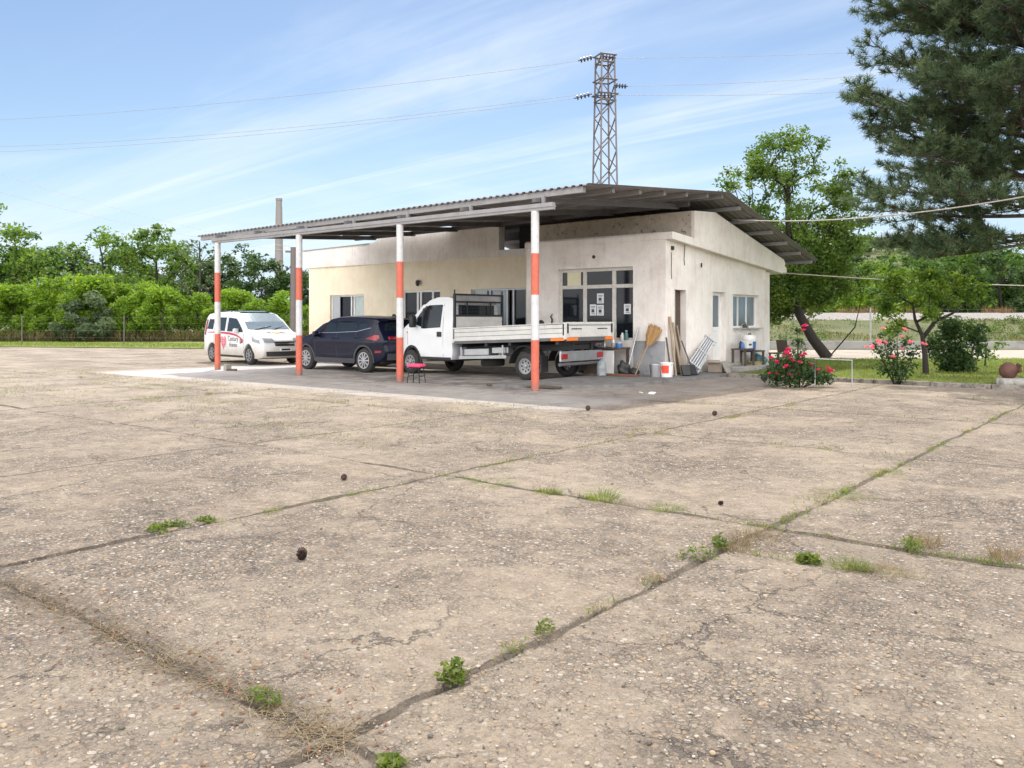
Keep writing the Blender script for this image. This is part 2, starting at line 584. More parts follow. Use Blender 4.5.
M = dict(
    wall=wall_material("white_render", (0.87, 0.82, 0.785), (0.735, 0.675, 0.63), 0.85),
    cream=wall_material("cream_render", (0.87, 0.775, 0.605), (0.77, 0.665, 0.50), 0.4),
    attic=attic_material(),
    dado=mat("grey_dado_paint", (0.34, 0.345, 0.365), 0.8, var=0.2, scale=3, col2=(0.2, 0.19, 0.18), c2lo=0.55, c2hi=0.75, bump=0.3),
    sheet=mat("corrugated_steel", (0.25, 0.235, 0.24), 0.55, 0.35, var=0.18, scale=1.5, col2=(0.26, 0.20, 0.16), c2lo=0.6, c2hi=0.8),
    steel=mat("grey_steel_section", (0.29, 0.28, 0.285), 0.55, 0.2, var=0.18, scale=3, col2=(0.3, 0.22, 0.17), c2lo=0.62, c2hi=0.75),
    steel_dk=mat("dark_steel_section", (0.13, 0.125, 0.13), 0.6, 0.2, var=0.2, scale=3, col2=(0.16, 0.10, 0.07), c2lo=0.6, c2hi=0.75),
    post=post_paint(),
    frame=mat("old_wood_frame", (0.62, 0.59, 0.55), 0.7, var=0.16, scale=9, col2=(0.32, 0.26, 0.2), c2lo=0.6, c2hi=0.72),
    pvc=mat("white_pvc", (0.80, 0.80, 0.79), 0.4, var=0.05),
    alu=mat("grey_aluminium_frame", (0.42, 0.43, 0.46), 0.4, 0.4, var=0.06),
    glass=mat("dark_window_glass", (0.008, 0.011, 0.016), 0.05, var=0.2, spec=0.28),
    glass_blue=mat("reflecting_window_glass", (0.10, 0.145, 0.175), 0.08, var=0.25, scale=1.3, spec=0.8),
    curtain=mat("pale_curtain", (0.46, 0.53, 0.52), 0.6, var=0.15, scale=6, spec=0.6),
    black=mat("black_rubber", (0.018, 0.018, 0.019), 0.75, var=0.3, scale=10),
    tyre=mat("dusty_tyre", (0.028, 0.027, 0.027), 0.85, var=0.3, scale=8, col2=(0.09, 0.082, 0.072), c2lo=0.55, c2hi=0.75),
    plastic=mat("black_plastic", (0.022, 0.022, 0.024), 0.5, var=0.2, scale=8),
    rim=mat("alloy_rim", (0.55, 0.55, 0.57), 0.32, 0.75, var=0.1),
    rim_dull=mat("dull_steel_rim", (0.33, 0.33, 0.335), 0.5, 0.5, var=0.15),
    chrome=mat("chrome_trim", (0.75, 0.75, 0.77), 0.15, 0.95, var=0.03),
    red_lamp=mat("red_lamp_lens", (0.30, 0.008, 0.016), 0.18, var=0.15, scale=20, spec=0.7),
    orange=mat("orange_reflector", (0.95, 0.20, 0.02), 0.3, var=0.08, scale=20),
    clear_lamp=mat("clear_lamp_lens", (0.42, 0.45, 0.50), 0.12, 0.3, var=0.3, scale=18, spec=0.8),
    rust=mat("rusty_iron", (0.16, 0.075, 0.045), 0.85, var=0.3, scale=14, bump=0.5),
    wood=mat("weathered_wood", (0.34, 0.26, 0.185), 0.8, var=0.25, scale=12, bump=0.3),
    wood_dk=mat("dark_wood", (0.085, 0.06, 0.045), 0.7, var=0.3, scale=10),
    straw=mat("broom_straw", (0.36, 0.21, 0.085), 0.9, var=0.3, scale=30, bump=0.6, bscale=120),
    galv=mat("galvanised_metal", (0.46, 0.47, 0.49), 0.35, 0.8, var=0.15, scale=6),
    white_pl=mat("white_plastic", (0.76, 0.76, 0.75), 0.4, var=0.08),
    red_pr=mat("red_print", (0.75, 0.075, 0.03), 0.5, var=0.1),
    blue_pl=mat("blue_plastic", (0.06, 0.17, 0.42), 0.35, var=0.15),
    teal_bag=mat("teal_bag", (0.10, 0.22, 0.23), 0.5, var=0.35, scale=10),
    yellow_pl=mat("yellow_plastic", (0.70, 0.50, 0.05), 0.4, var=0.1),
    paper=mat("printed_paper", (0.74, 0.75, 0.76), 0.8, var=0.03),
    ink=mat("dark_ink", (0.05, 0.06, 0.09), 0.7, var=0.1),
    cream_paper=mat("cream_board", (0.72, 0.68, 0.48), 0.8, var=0.1, scale=7),
    pink=mat("pink_cushion", (0.78, 0.07, 0.17), 0.9, var=0.15, scale=20),
    card=mat("worn_cardboard", (0.36, 0.30, 0.24), 0.9, var=0.2, scale=8),
    wicker=mat("wicker", (0.46, 0.36, 0.17), 0.85, var=0.25, scale=30, bump=0.8, bscale=80),
    bottle=mat("clear_plastic_bottle", (0.50, 0.54, 0.57), 0.12, var=0.1, trans=0.55),
    clay=mat("brown_clay", (0.105, 0.046, 0.033), 0.75, var=0.3, scale=9, bump=0.3),
    stone=mat("grey_stone", (0.34, 0.32, 0.30), 0.9, var=0.25, scale=8, bump=0.6),
    conc=mat("rough_concrete", (0.33, 0.31, 0.285), 0.92, var=0.22, scale=3, col2=(0.15, 0.135, 0.12), c2lo=0.52, c2hi=0.7, bump=0.6, bscale=30),
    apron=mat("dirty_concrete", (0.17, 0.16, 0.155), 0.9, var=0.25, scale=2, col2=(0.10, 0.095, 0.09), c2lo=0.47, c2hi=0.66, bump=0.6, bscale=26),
    kerb=mat("kerb_concrete", (0.24, 0.215, 0.19), 0.95, var=0.3, scale=4, col2=(0.10, 0.085, 0.07), c2lo=0.48, c2hi=0.62, bump=0.7, bscale=22),
    brick=mat("grey_block", (0.30, 0.28, 0.25), 0.95, var=0.2, scale=9, bump=0.6),
    chimney=mat("chimney_concrete", (0.25, 0.225, 0.22), 0.9, var=0.12, scale=0.3, col2=(0.2, 0.16, 0.14), c2scale=0.2),
    lattice=mat("lattice_steel", (0.15, 0.125, 0.125), 0.6, 0.3, var=0.15, scale=2),
    insul=mat("brown_insulator", (0.045, 0.032, 0.035), 0.3, var=0.2),
    wire=mat("weathered_cable", (0.42, 0.40, 0.38), 0.5, 0.3, var=0.1),
    cable=mat("grey_sheathed_cable", (0.40, 0.36, 0.32), 0.7, var=0.1),
    bark=mat("brown_bark", (0.055, 0.043, 0.035), 0.95, var=0.3, scale=9, bump=0.8, bscale=18),
    bark_dk=mat("dark_bark", (0.030, 0.024, 0.021), 0.95, var=0.3, scale=9, bump=0.8, bscale=18),
    pine_bark=mat("pine_bark", (0.075, 0.052, 0.043), 0.95, var=0.35, scale=7, bump=0.9, bscale=14),
    cone=mat("pine_cone_scales", (0.055, 0.032, 0.024), 0.85, var=0.4, scale=60),
    white_car=dusty_paint("white_car_paint", (0.74, 0.74, 0.75), (0.40, 0.35, 0.28), 0.80, 0.5),
    white_truck=dusty_paint("white_truck_paint", (0.74, 0.75, 0.77), (0.46, 0.43, 0.39), 0.62, 0.35),
    board=mat("white_dropside_board", (0.62, 0.61, 0.585), 0.5, var=0.14, scale=3, col2=(0.36, 0.31, 0.26), c2lo=0.58, c2hi=0.76),
    navy=mat("dark_navy_paint", (0.0035, 0.005, 0.020), 0.40, 0.0, var=0.1, scale=3, coat=0.35, spec=0.2),
    cladding=mat("dark_grey_cladding", (0.05, 0.05, 0.056), 0.55, var=0.15),
    car_glass=mat("tinted_car_glass", (0.010, 0.018, 0.024), 0.04, var=0.2, scale=3, spec=0.5),
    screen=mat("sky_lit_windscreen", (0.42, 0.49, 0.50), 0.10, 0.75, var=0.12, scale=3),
    letter=mat("grey_vinyl_lettering", (0.085, 0.085, 0.085), 0.5, var=0.1),
    vinyl_red=mat("crimson_vinyl", (0.50, 0.035, 0.085), 0.45, var=0.1),
    vinyl_rose=mat("faded_rose_vinyl", (0.60, 0.16, 0.21), 0.5, var=0.15, scale=14),
    amber=mat("amber_vinyl", (0.80, 0.38, 0.06), 0.5, var=0.1),
    tan_path=soil_grass_material("dusty_track", (0.30, 0.25, 0.20), (0.40, 0.34, 0.28), (0.48, 0.42, 0.35), 0.7),
    ballast=mat("rail_ballast", (0.27, 0.25, 0.235), 0.95, var=0.35, scale=5, col2=(0.17, 0.15, 0.14), c2lo=0.5, c2hi=0.62, bump=1.0, bscale=5),
    verge=soil_grass_material("turf_soil", (0.09, 0.12, 0.025), (0.15, 0.18, 0.04), (0.24, 0.22, 0.08), 0.8),
    field=soil_grass_material("rough_field", (0.055, 0.065, 0.022), (0.095, 0.105, 0.034), (0.15, 0.135, 0.06), 0.25),
)


# ------------------------------------------------------------------ mesh builder
class MB:
    def __init__(self):
        self.v, self.f = [], []

    def add(self, vs, fs, mtx=None):
        o = len(self.v)
        for p in vs:
            p = Vector(p)
            self.v.append(mtx @ p if mtx is not None else p)
        for q in fs:
            self.f.append([i + o for i in q])
        return self

    def box(self, c, s, rot=None, bev=0.0):
        mtx = Matrix.Translation(c)
        if rot is not None:
            mtx = mtx @ (rot if isinstance(rot, Matrix) else Matrix.Rotation(rot, 4, 'Z'))
        x, y, z = s[0] / 2, s[1] / 2, s[2] / 2
        if bev <= 0:
            vs = [(a * x, b * y, d * z) for d in (-1, 1) for b in (-1, 1) for a in (-1, 1)]
            fs = [(0, 2, 3, 1), (4, 5, 7, 6), (0, 1, 5, 4), (2, 6, 7, 3), (0, 4, 6, 2), (1, 3, 7, 5)]
            return self.add(vs, fs, mtx)
        bm = bmesh.new()
        bmesh.ops.create_cube(bm, size=1.0)
        bmesh.ops.scale(bm, vec=(s[0], s[1], s[2]), verts=bm.verts)
        bmesh.ops.bevel(bm, geom=list(bm.edges), offset=min(bev, min(s) * 0.45), segments=2, affect='EDGES', profile=0.6)
        self.bm(bm, mtx)
        bm.free()
        return self

    def bm(self, bm, mtx=None):
        bm.verts.index_update()
        return self.add([v.co.copy() for v in bm.verts], [[v.index for v in f.verts] for f in bm.faces], mtx)

    def tube(self, pts, rad, n=8, cap=True):
        pts = [Vector(p) for p in pts]
        if not isinstance(rad, (list, tuple)):
            rad = [rad] * len(pts)
        vs, fs = [], []
        up = Vector((0.31, 0.17, 0.93)).normalized()
        for i, p in enumerate(pts):
            d = (pts[min(i + 1, len(pts) - 1)] - pts[max(i - 1, 0)])
            if d.length < 1e-9:
                d = Vector((0, 0, 1))
            d.normalize()
            if abs(d.dot(up)) > 0.97:
                up = Vector((0.9, 0.3, 0.1)).normalized()
            a = d.cross(up).normalized()
            b = d.cross(a).normalized()
            for k in range(n):
                t = 2 * math.pi * k / n
                vs.append(p + (a * math.cos(t) + b * math.sin(t)) * rad[i])
        for i in range(len(pts) - 1):
            for k in range(n):
                k2 = (k + 1) % n
                fs.append((i * n + k, i * n + k2, (i + 1) * n + k2, (i + 1) * n + k))
        if cap:
            fs.append(tuple(range(n - 1, -1, -1)))
            fs.append(tuple(range((len(pts) - 1) * n, len(pts) * n)))
        return self.add(vs, fs)

    def lathe(self, prof, n=20, mtx=None, ring=False):
        """profile of (radius, height) about z"""
        vs, fs = [], []
        for r, z in prof:
            for k in range(n):
                t = 2 * math.pi * k / n
                vs.append((r * math.cos(t), r * math.sin(t), z))
        for i in range(len(prof) - 1):
            for k in range(n):
                k2 = (k + 1) % n
                fs.append((i * n + k, i * n + k2, (i + 1) * n + k2, (i + 1) * n + k))
        if ring == 'open':
            pass
        elif ring:
            L = (len(prof) - 1) * n
            for k in range(n):
                k2 = (k + 1) % n
                fs.append((L + k, L + k2, k2, k))
        else:
            fs.append(tuple(range(n - 1, -1, -1)))
            fs.append(tuple(range((len(prof) - 1) * n, len(prof) * n)))
        return self.add(vs, fs, mtx)

    def prism(self, poly, y0, y1, axis='y', mtx=None):
        """polygon in (x,z) pushed along y (or in (y,z) along x, or (x,y) along z)"""
        k = len(poly)

        def P(a, b, t):
            return {'y': (a, t, b), 'x': (t, a, b), 'z': (a, b, t)}[axis]
        vs = [P(a, b, y0) for a, b in poly] + [P(a, b, y1) for a, b in poly]
        fs = [tuple(range(k)), tuple(range(2 * k - 1, k - 1, -1))]
        for i in range(k):
            j = (i + 1) % k
            fs.append((i, i + k, j + k, j))
        return self.add(vs, fs, mtx)

    def build(self, name, material, parent=None, smooth=False, ang=40, loc=None):
        me = bpy.data.meshes.new(name)
        me.from_pydata([tuple(p) for p in self.v], [], self.f)
        bm = bmesh.new()
        bm.from_mesh(me)
        bmesh.ops.recalc_face_normals(bm, faces=bm.faces)
        bm.to_mesh(me)
        bm.free()
        return link(name, me, material, parent, smooth, ang, loc)


def link(name, me, material, parent=None, smooth=False, ang=40, loc=None):
    if material is not None:
        me.materials.append(material)
    if smooth:
        me.shade_smooth()
        try:
            me.set_sharp_from_angle(angle=R(ang))
        except Exception:
            pass
    o = bpy.data.objects.new(name, me)
    COL.objects.link(o)
    if parent is not None:
        o.parent = parent
    if loc is not None:
        o.location = loc
    return o


def tag(o, label=None, cat=None, group=None, kind=None):
    if label:
        o["label"] = label
    if cat:
        o["category"] = cat
    if group:
        o["group"] = group
    if kind:
        o["kind"] = kind
    return o


def thing(name, label, cat, loc=(0, 0, 0), rz=0.0, group=None):
    o = bpy.data.objects.new(name, None)
    o.empty_display_size = 0.2
    COL.objects.link(o)
    o.location = loc
    o.rotation_euler = (0, 0, rz)
    return tag(o, label, cat, group)


def kids(o):
    return [c for c in bpy.data.objects if c.parent == o]


def copy_tree(o, parent=None):
    c = o.copy()
    COL.objects.link(c)
    if parent is not None:
        c.parent = parent
    for ch in kids(o):
        copy_tree(ch, c)
    return c


def np_mesh(name, V, Fq):
    """V (n,3) floats, Fq (m,k) ints"""
    me = bpy.data.meshes.new(name)
    V = np.asarray(V, dtype=np.float32)
    Fq = np.asarray(Fq, dtype=np.int32)
    m, k = Fq.shape
    me.vertices.add(len(V))
    me.vertices.foreach_set("co", V.ravel())
    me.loops.add(m * k)
    me.loops.foreach_set("vertex_index", Fq.ravel())
    me.polygons.add(m)
    me.polygons.foreach_set("loop_start", np.arange(0, m * k, k, dtype=np.int32))
    me.polygons.foreach_set("loop_total", np.full(m, k, dtype=np.int32))
    me.update(calc_edges=True)
    me.validate()
    return me


# value noise for real relief in the ground
def vnoise(x, y, seed):
    rs = np.random.RandomState(seed)
    g = rs.rand(256, 256).astype(np.float32)
    xi, yi = np.floor(x).astype(int), np.floor(y).astype(int)
    fx, fy = x - xi, y - yi
    fx, fy = fx * fx * (3 - 2 * fx), fy * fy * (3 - 2 * fy)
    a = g[xi % 256, yi % 256]
    b = g[(xi + 1) % 256, yi % 256]
    c = g[xi % 256, (yi + 1) % 256]
    d = g[(xi + 1) % 256, (yi + 1) % 256]
    return (a * (1 - fx) + b * fx) * (1 - fy) + (c * (1 - fx) + d * fx) * fy


def fbm(x, y, seed, octs=4):
    s, a = 0, 0.5
    for i in range(octs):
        s = s + a * (vnoise(x, y, seed + i) - 0.5)
        x, y, a = x * 2.03 + 7, y * 2.03 + 3, a * 0.5
    return s


# ------------------------------------------------------------------ the ground
def ground_sheet():
    mb = MB()
    mb.add([(-1500, -1500, -0.06), (1500, -1500, -0.06), (1500, 1500, -0.06), (-1500, 1500, -0.06)], [(0, 1, 2, 3)])
    tag(mb.build('ground', M['field']), kind='structure')


def jdist(c, o, s):
    t = (c - o) / s
    return (t - np.round(t)) * s, np.round(t)


def yard():
    xs = np.concatenate([np.arange(-48, -14, 1.0), np.arange(-14, 2.4, 0.2), np.arange(2.4, 14.0, 0.026), np.arange(14.0, 32, 0.6)])
    ys = np.concatenate([np.arange(-24, -14.8, 0.6), np.arange(-14.8, -5.0, 0.026), np.arange(-5.0, 6.78, 0.1), [6.79]])
    Xg, Yg = np.meshgrid(xs, ys, indexing='ij')
    dx, kx = jdist(Xg + fbm(Xg * 1.1, Yg * 1.1, 5) * 0.10, JX0, JXS)
    dy, ky = jdist(Yg + fbm(Xg * 1.1 + 40, Yg * 1.1, 9) * 0.10, JY0, JYS)
    rs = np.random.RandomState(3)
    off = rs.rand(64, 64) * 0.016 - 0.008
    tilt = rs.rand(64, 64) * 0.006 - 0.003
    ia, ib = np.floor((Xg - JX0) / JXS).astype(int) % 64, np.floor((Yg - JY0) / JYS).astype(int) % 64
    Zg = off[ia, ib] + tilt[ia, ib] * dx
    Zg = Zg + fbm(Xg * 0.7, Yg * 0.7, 21) * 0.03 + fbm(Xg * 3.1, Yg * 3.1, 31) * 0.012 + fbm(Xg * 12, Yg * 12, 41, 3) * 0.007
    d = np.minimum(np.abs(dx), np.abs(dy))
    wd = 0.012 + 0.045 * np.clip(fbm(Xg * 2.2, Yg * 2.2, 55) + 0.1, 0, 1)
    Zg = Zg - 0.028 * np.clip(1 - d / wd, 0, 1)
    far = np.clip((Yg + 4.5) / 1.5, 0, 1)
    Zg = Zg * (1 - far) - 0.0
    nx, ny = Xg.shape
    V = np.stack([Xg, Yg, Zg], -1).reshape(-1, 3)
    idx = np.arange(nx * ny).reshape(nx, ny)
    Fq = np.stack([idx[:-1, :-1], idx[1:, :-1], idx[1:, 1:], idx[:-1, 1:]], -1).reshape(-1, 4)
    o = link('concrete_yard', np_mesh('concrete_yard', V, Fq), MATS.get("weathered_concrete") or yard_material(), smooth=True, ang=180)
    tag(o, kind='structure')
    # the part of the yard that runs on past the left end of the building
    mb = MB()
    mb.add([(-48, 6.79, 0), (-17.3, 6.79, 0), (-17.3, 15, 0), (-30, 15, 0), (-48, 6.9, 0)], [(0, 1, 2, 3, 4)])
    tag(mb.build('concrete_yard_back', MATS["weathered_concrete"]), kind='structure')


ground_sheet()
yard()


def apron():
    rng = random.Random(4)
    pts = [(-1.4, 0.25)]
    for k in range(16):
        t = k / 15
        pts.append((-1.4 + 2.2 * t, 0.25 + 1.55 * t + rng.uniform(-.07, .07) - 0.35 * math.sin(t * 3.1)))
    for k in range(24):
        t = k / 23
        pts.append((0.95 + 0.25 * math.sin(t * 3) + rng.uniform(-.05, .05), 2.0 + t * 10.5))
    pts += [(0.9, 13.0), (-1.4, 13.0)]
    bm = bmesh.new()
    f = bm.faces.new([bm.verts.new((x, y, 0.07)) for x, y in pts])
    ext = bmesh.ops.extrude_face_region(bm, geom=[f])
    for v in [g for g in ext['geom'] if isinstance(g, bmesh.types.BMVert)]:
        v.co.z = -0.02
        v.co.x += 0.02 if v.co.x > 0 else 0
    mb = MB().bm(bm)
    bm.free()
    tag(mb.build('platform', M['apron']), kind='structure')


apron()


def strip(name, pts, material, z0=0.0):
    """pts: list of (X,Y,z) rows in the road frame"""
    mb = MB()
    n = len(pts[0])
    vs = [Wc(X, Y, z) for row in pts for X, Y, z in row]
    fs = []
    for i in range(len(pts) - 1):
        for j in range(n - 1):
            fs.append((i * n + j, i * n + j + 1, (i + 1) * n + j + 1, (i + 1) * n + j))
    mb.add(vs, fs)
    return tag(mb.build(name, material, smooth=True), kind='structure')


# right-hand verge, track and railway bank, running away to the right behind the building
vp = [(1.25, 6.92), (34, 6.92)]
mb = MB()
a, b = Wc(80, 31.5), Wc(4, 31.5)
mb.add([(1.25, 6.92, .05), (40, 6.92, .05), (a.x, a.y, .05), (b.x, b.y, .05), (1.25, 14, .05)], [(0, 1, 2, 3, 4)])
tag(mb.build('grass_verge', M['verge']), kind='structure')
mb = MB()
for k in range(26):
    x = 1.3 + k * 1.25
    mb.box((x + 0.6, 6.86, 0.035), (1.235, 0.14, 0.13), bev=0.02)
tag(mb.build('yard_kerb', M['kerb']), kind='structure')
strip('dusty_track', [[(x, y, .055) for x in np.linspace(2, 90, 12)] for y in (31.5, 41.0)], M['tan_path'])
rs = np.random.RandomState(12)
rows = []
for y, z in ((46.2, 0.0), (49, 0.25), (54, 0.8), (59, 1.2), (62, 1.5)):
    rows.append([(x, y, z + (rs.rand() - .5) * .14 * (z > 0)) for x in np.linspace(-4, 110, 90)])
strip('railway_bank', rows, M['field'])
rows = []
for y, z in ((62, 1.48), (63.2, 1.75), (64.5, 2.0), (68.5, 2.0), (71, 1.2), (74, 0)):
    rows.append([(x, y, z + (rs.rand() - .5) * .10) for x in np.linspace(-4, 110, 160)])
strip('gravel_trackbed', rows, M['ballast'])
# left verge
ga, gb = Vector((-48, 0.7, 0)), Vector((-16, 15.5, 0))
gd = (gb - ga).normalized()
gn = Vector((-gd.y, gd.x, 0))
mb = MB()
q = [ga, gb, gb + gn * 9, ga + gn * 9]
ga2 = ga - gd * 40
q = [ga2, gb + gd * 12, gb + gd * 12 + gn * 12, ga2 + gn * 12]
mb.add([(p.x, p.y, .03) for p in q], [(0, 1, 2, 3)])
tag(mb.build('left_verge', M['verge']), kind='structure')


def hill():
    nx, ny = 60, 24
    V = []
    for j in range(ny):
        for i in range(nx):
            X = -300 + 700 * i / (nx - 1)
            Y = 210 + 300 * j / (ny - 1)
            t = j / (ny - 1)
            h = 30 * math.exp(-((X - 128) / 75) ** 2) + 15 * math.exp(-((X - 260) / 90) ** 2) + 5
            h *= math.sin(min(1, t * 1.6) * math.pi / 2)
            V.append(tuple(Wc(X, Y, h - 1.0)))
    idx = np.arange(nx * ny).reshape(ny, nx)
    Fq = np.stack([idx[:-1, :-1], idx[:-1, 1:], idx[1:, 1:], idx[1:, :-1]], -1).reshape(-1, 4)
    tag(link('hill', np_mesh('hill', V, Fq), M['field'], smooth=True, ang=180), kind='structure')


hill()


def hz(X, Y):
    t = (Y - 210) / 300
    h = 30 * math.exp(-((X - 128) / 75) ** 2) + 15 * math.exp(-((X - 260) / 90) ** 2) + 5
    return h * math.sin(max(0, min(1, t * 1.6)) * math.pi / 2) - 1.0


# ================================================================== the building
bld = thing('service_building', 'low white rendered building with cream recessed wing under the steel canopy', 'building', (0, 0, 0))
WX, FY, LY = 0.30, 5.20, 7.00          # right face, front of the near wing, front of the far wing
LX, BX = -4.30, -16.86                 # where the wings meet, far left end
BACK = 11.78


def wall_with_holes(u0, u1, z0, z1, holes, place, thick, name, material):
    """a wall panel along u with rectangular openings; place(u, d, z) -> point (d = depth into the wall)"""
    us = sorted(set([u0, u1] + [h[0] for h in holes] + [h[1] for h in holes]))
    zs = sorted(set([z0, z1] + [h[2] for h in holes] + [h[3] for h in holes]))
    mb = MB()
    vid = {}

    def V(u, d, z):
        k = (round(u, 4), round(d, 4), round(z, 4))
        if k not in vid:
            vid[k] = len(mb.v)
            mb.v.append(Vector(place(u, d, z)))
        return vid[k]

    def solid(i, j):
        if i < 0 or j < 0 or i >= len(us) - 1 or j >= len(zs) - 1:
            return False
        uc, zc = (us[i] + us[i + 1]) / 2, (zs[j] + zs[j + 1]) / 2
        return not any(h[0] < uc < h[1] and h[2] < zc < h[3] for h in holes)
    for i in range(len(us) - 1):
        for j in range(len(zs) - 1):
            if not solid(i, j):
                continue
            a, b, c, d = us[i], us[i + 1], zs[j], zs[j + 1]
            for dep in (0, thick):
                mb.f.append([V(a, dep, c), V(b, dep, c), V(b, dep, d), V(a, dep, d)])
            for di, dj, e in ((-1, 0, ((a, c), (a, d))), (1, 0, ((b, c), (b, d))), (0, -1, ((a, c), (b, c))), (0, 1, ((a, d), (b, d)))):
                if not solid(i + di, j + dj):
                    (p, q), (r, s) = e
                    mb.f.append([V(p, 0, q), V(r, 0, s), V(r, thick, s), V(p, thick, q)])
    return mb.build(name, material, bld)


# openings (along the wall, height)
RW = (-3.17, -0.68, 0.98, 2.96)        # glazed front of the near wing
D1 = (5.66, 6.34, 0.07, 2.33)
D2 = (7.95, 8.80, 0.26, 2.33)
W2 = (9.31, 11.23, 1.28, 2.29)
wall_with_holes(LX, WX, -0.05, 3.63, [RW], lambda u, d, z: (u, FY + d, z), 0.30, 'front_wall', M['wall'])
SIDE_TOP = lambda y: 3.63 - 0.074 * (y - FY)
wall_with_holes(FY + 0.302, BACK, -0.05, 3.10, [D1, D2, W2], lambda u, d, z: (WX - d, u, z), 0.30, 'side_wall', M['wall'])
mb = MB()
mb.prism([(FY + .302, 3.10), (BACK, 3.10), (BACK, SIDE_TOP(BACK)), (FY + .302, SIDE_TOP(FY + .3))], WX - .30, WX, 'x')
mb.build('gable_wall', M['wall'], bld)
mb = MB().box(((BX + WX) / 2, BACK + 0.15, 1.5), (WX - BX, 0.3, 3.1))
mb.build('back_wall', M['wall'], bld)
# far wing
LW = (-15.54, -13.53, 1.00, 2.48)
LD = (-11.46, -9.55, 0.07, 2.58)
LW2 = (-8.10, -5.72, 0.90, 2.56)
wall_with_holes(BX, LX - .002, -0.05, 3.62, [LW, LD, LW2], lambda u, d, z: (u, LY + d, z), 0.30, 'cream_wall', M['cream'])
MB().box((BX + 0.15, (LY + BACK) / 2 + .15, 1.78), (0.3, BACK - LY - .302, 3.66)).build('end_wall', M['cream'], bld)
MB().box((LX + .15, (FY + LY) / 2 + .15, 1.79), (0.30, LY - FY - .304, 3.67)).build('return_wall', M['wall'], bld)
# inside: dark rooms so the openings have depth
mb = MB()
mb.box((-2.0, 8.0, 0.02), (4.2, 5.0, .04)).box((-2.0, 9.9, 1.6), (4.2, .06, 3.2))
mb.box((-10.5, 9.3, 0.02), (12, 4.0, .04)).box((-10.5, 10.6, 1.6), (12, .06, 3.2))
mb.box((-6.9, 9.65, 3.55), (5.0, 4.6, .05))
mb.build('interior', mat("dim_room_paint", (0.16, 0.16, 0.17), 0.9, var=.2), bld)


# --- right wing roof slab (falls to the back) and the attic above it
def rounded(y0, z0, y1, z1, r=0.12):
    return [(y0, z0), (y1, z0), (y1, z1), (y0, z1)]


S_X0, S_X1 = LX - 0.05, 0.50
top = lambda y: 3.82 - 0.0745 * (y - FY)
bot = lambda y: 3.632 - 0.0745 * (y - FY)
slab = MB()
fy = FY - 0.02
pr = [(fy, bot(fy)), (12.9, bot(12.9) - .03), (13.02, bot(13) + .02), (13.02, bot(13) + .17), (12.9, bot(13) + .23), (fy + .05, top(fy)), (fy, top(fy) - .05)]
slab.prism(pr, S_X0, S_X1, 'x')
slab.build('roof_slab', M['wall'], bld)
att = MB()
ay = 6.44
prof = [(ay, top(ay) - .02), (12.85, top(12.85) + .02), (12.92, 3.38), (12.80, 3.50), (11.6, 3.745), (10.2, 4.035), (8.9, 4.305), (7.72, 4.56), (ay, 4.48)]
att.prism(prof, -0.5, 0.492, 'x')
att.build('attic_gable', M['wall'], bld)
MB().prism([(-4.9, top(ay) - .3), (-.502, top(ay) - .02), (-.502, 4.48), (-4.9, 4.44)], ay + .003, ay + .3).build('attic_front', M['attic'], bld)
MB().box((-0.04, ay - .004, (top(ay) + 4.48) / 2), (0.9, 0.012, 4.46 - top(ay))).build('attic_patch', M['attic'], bld)
# --- parapet of the cream wing, sweeping up to the canopy
par = MB()
prof = [(-17.19, 3.60), (-6.82, 3.60), (-6.82, 4.62), (-12.1, 4.80), (-12.35, 4.72), (-12.6, 4.56), (-12.85, 4.44), (-13.1, 4.40), (-17.19, 4.32)]
par.prism(prof, LY - .06, LY + .24)
par.build('parapet', M['wall'], bld)
MB().box(((-6.82 + LX) / 2, LY + 0.08, 3.71), (LX + 6.82 - .004, 0.24, .22)).build('slab_edge', M['wall'], bld)
MB().box(((BX - 6.9) / 2, 9.6, 3.66), (6.9 - 17.0 + 20.2 - 0.2, 4.7, .12)).build('flat_roof', M['conc'], bld)
MB().box((-15.15, LY - .075, 4.345), (4.0, .05, .03), Matrix.Rotation(-.0195, 4, 'Y')).build('coping', M['steel'], bld)
MB().box((-5.9, 8.0, 4.15), (1.7, .1, 1.0)).build('recess_shade', M['plastic'], bld)  # black sheet stands in for the shade in the recess


# --- glazed front of the near wing: timber frame, six panes
def bar(mb, u0, u1, z0, z1, y0, y1):
    mb.box(((u0 + u1) / 2, (y0 + y1) / 2, (z0 + z1) / 2), (u1 - u0, y1 - y0, z1 - z0), bev=0.008)


win = MB()
y0, y1 = FY + .10, FY + .17
bar(win, RW[0], RW[0] + .09, RW[2], RW[3], y0, y1)
bar(win, RW[1] - .05, RW[1], RW[2], RW[3], y0, y1)
bar(win, RW[0] + .09, RW[1] - .05, RW[3] - .09, RW[3], y0 + .003, y1 - .003)
bar(win, RW[0] + .09, RW[1] - .05, RW[2], RW[2] + .06, y0 + .003, y1 - .003)
for u in (-2.36, -1.40):
    bar(win, u, u + .12, RW[2] + .06, RW[3] - .09, y0 - .003, y1 + .003)
for u0, u1 in ((RW[0] + .09, -2.36), (-2.24, -1.40), (-1.28, RW[1] - .05)):
    bar(win, u0, u1, 2.40, 2.50, y0 + .005, y1 - .005)
w_o = win.build('window', M['frame'], bld)
pn = MB()
for u0, u1 in ((RW[0] + .09, -2.36), (-2.24, -1.40), (-1.28, RW[1] - .05)):
    for z0, z1 in ((RW[2] + .06, 2.40), (2.50, RW[3] - .09)):
        pn.box(((u0 + u1) / 2, FY + .135, (z0 + z1) / 2), (u1 - u0, .012, z1 - z0))
pn.build('pane', M['glass'], w_o)
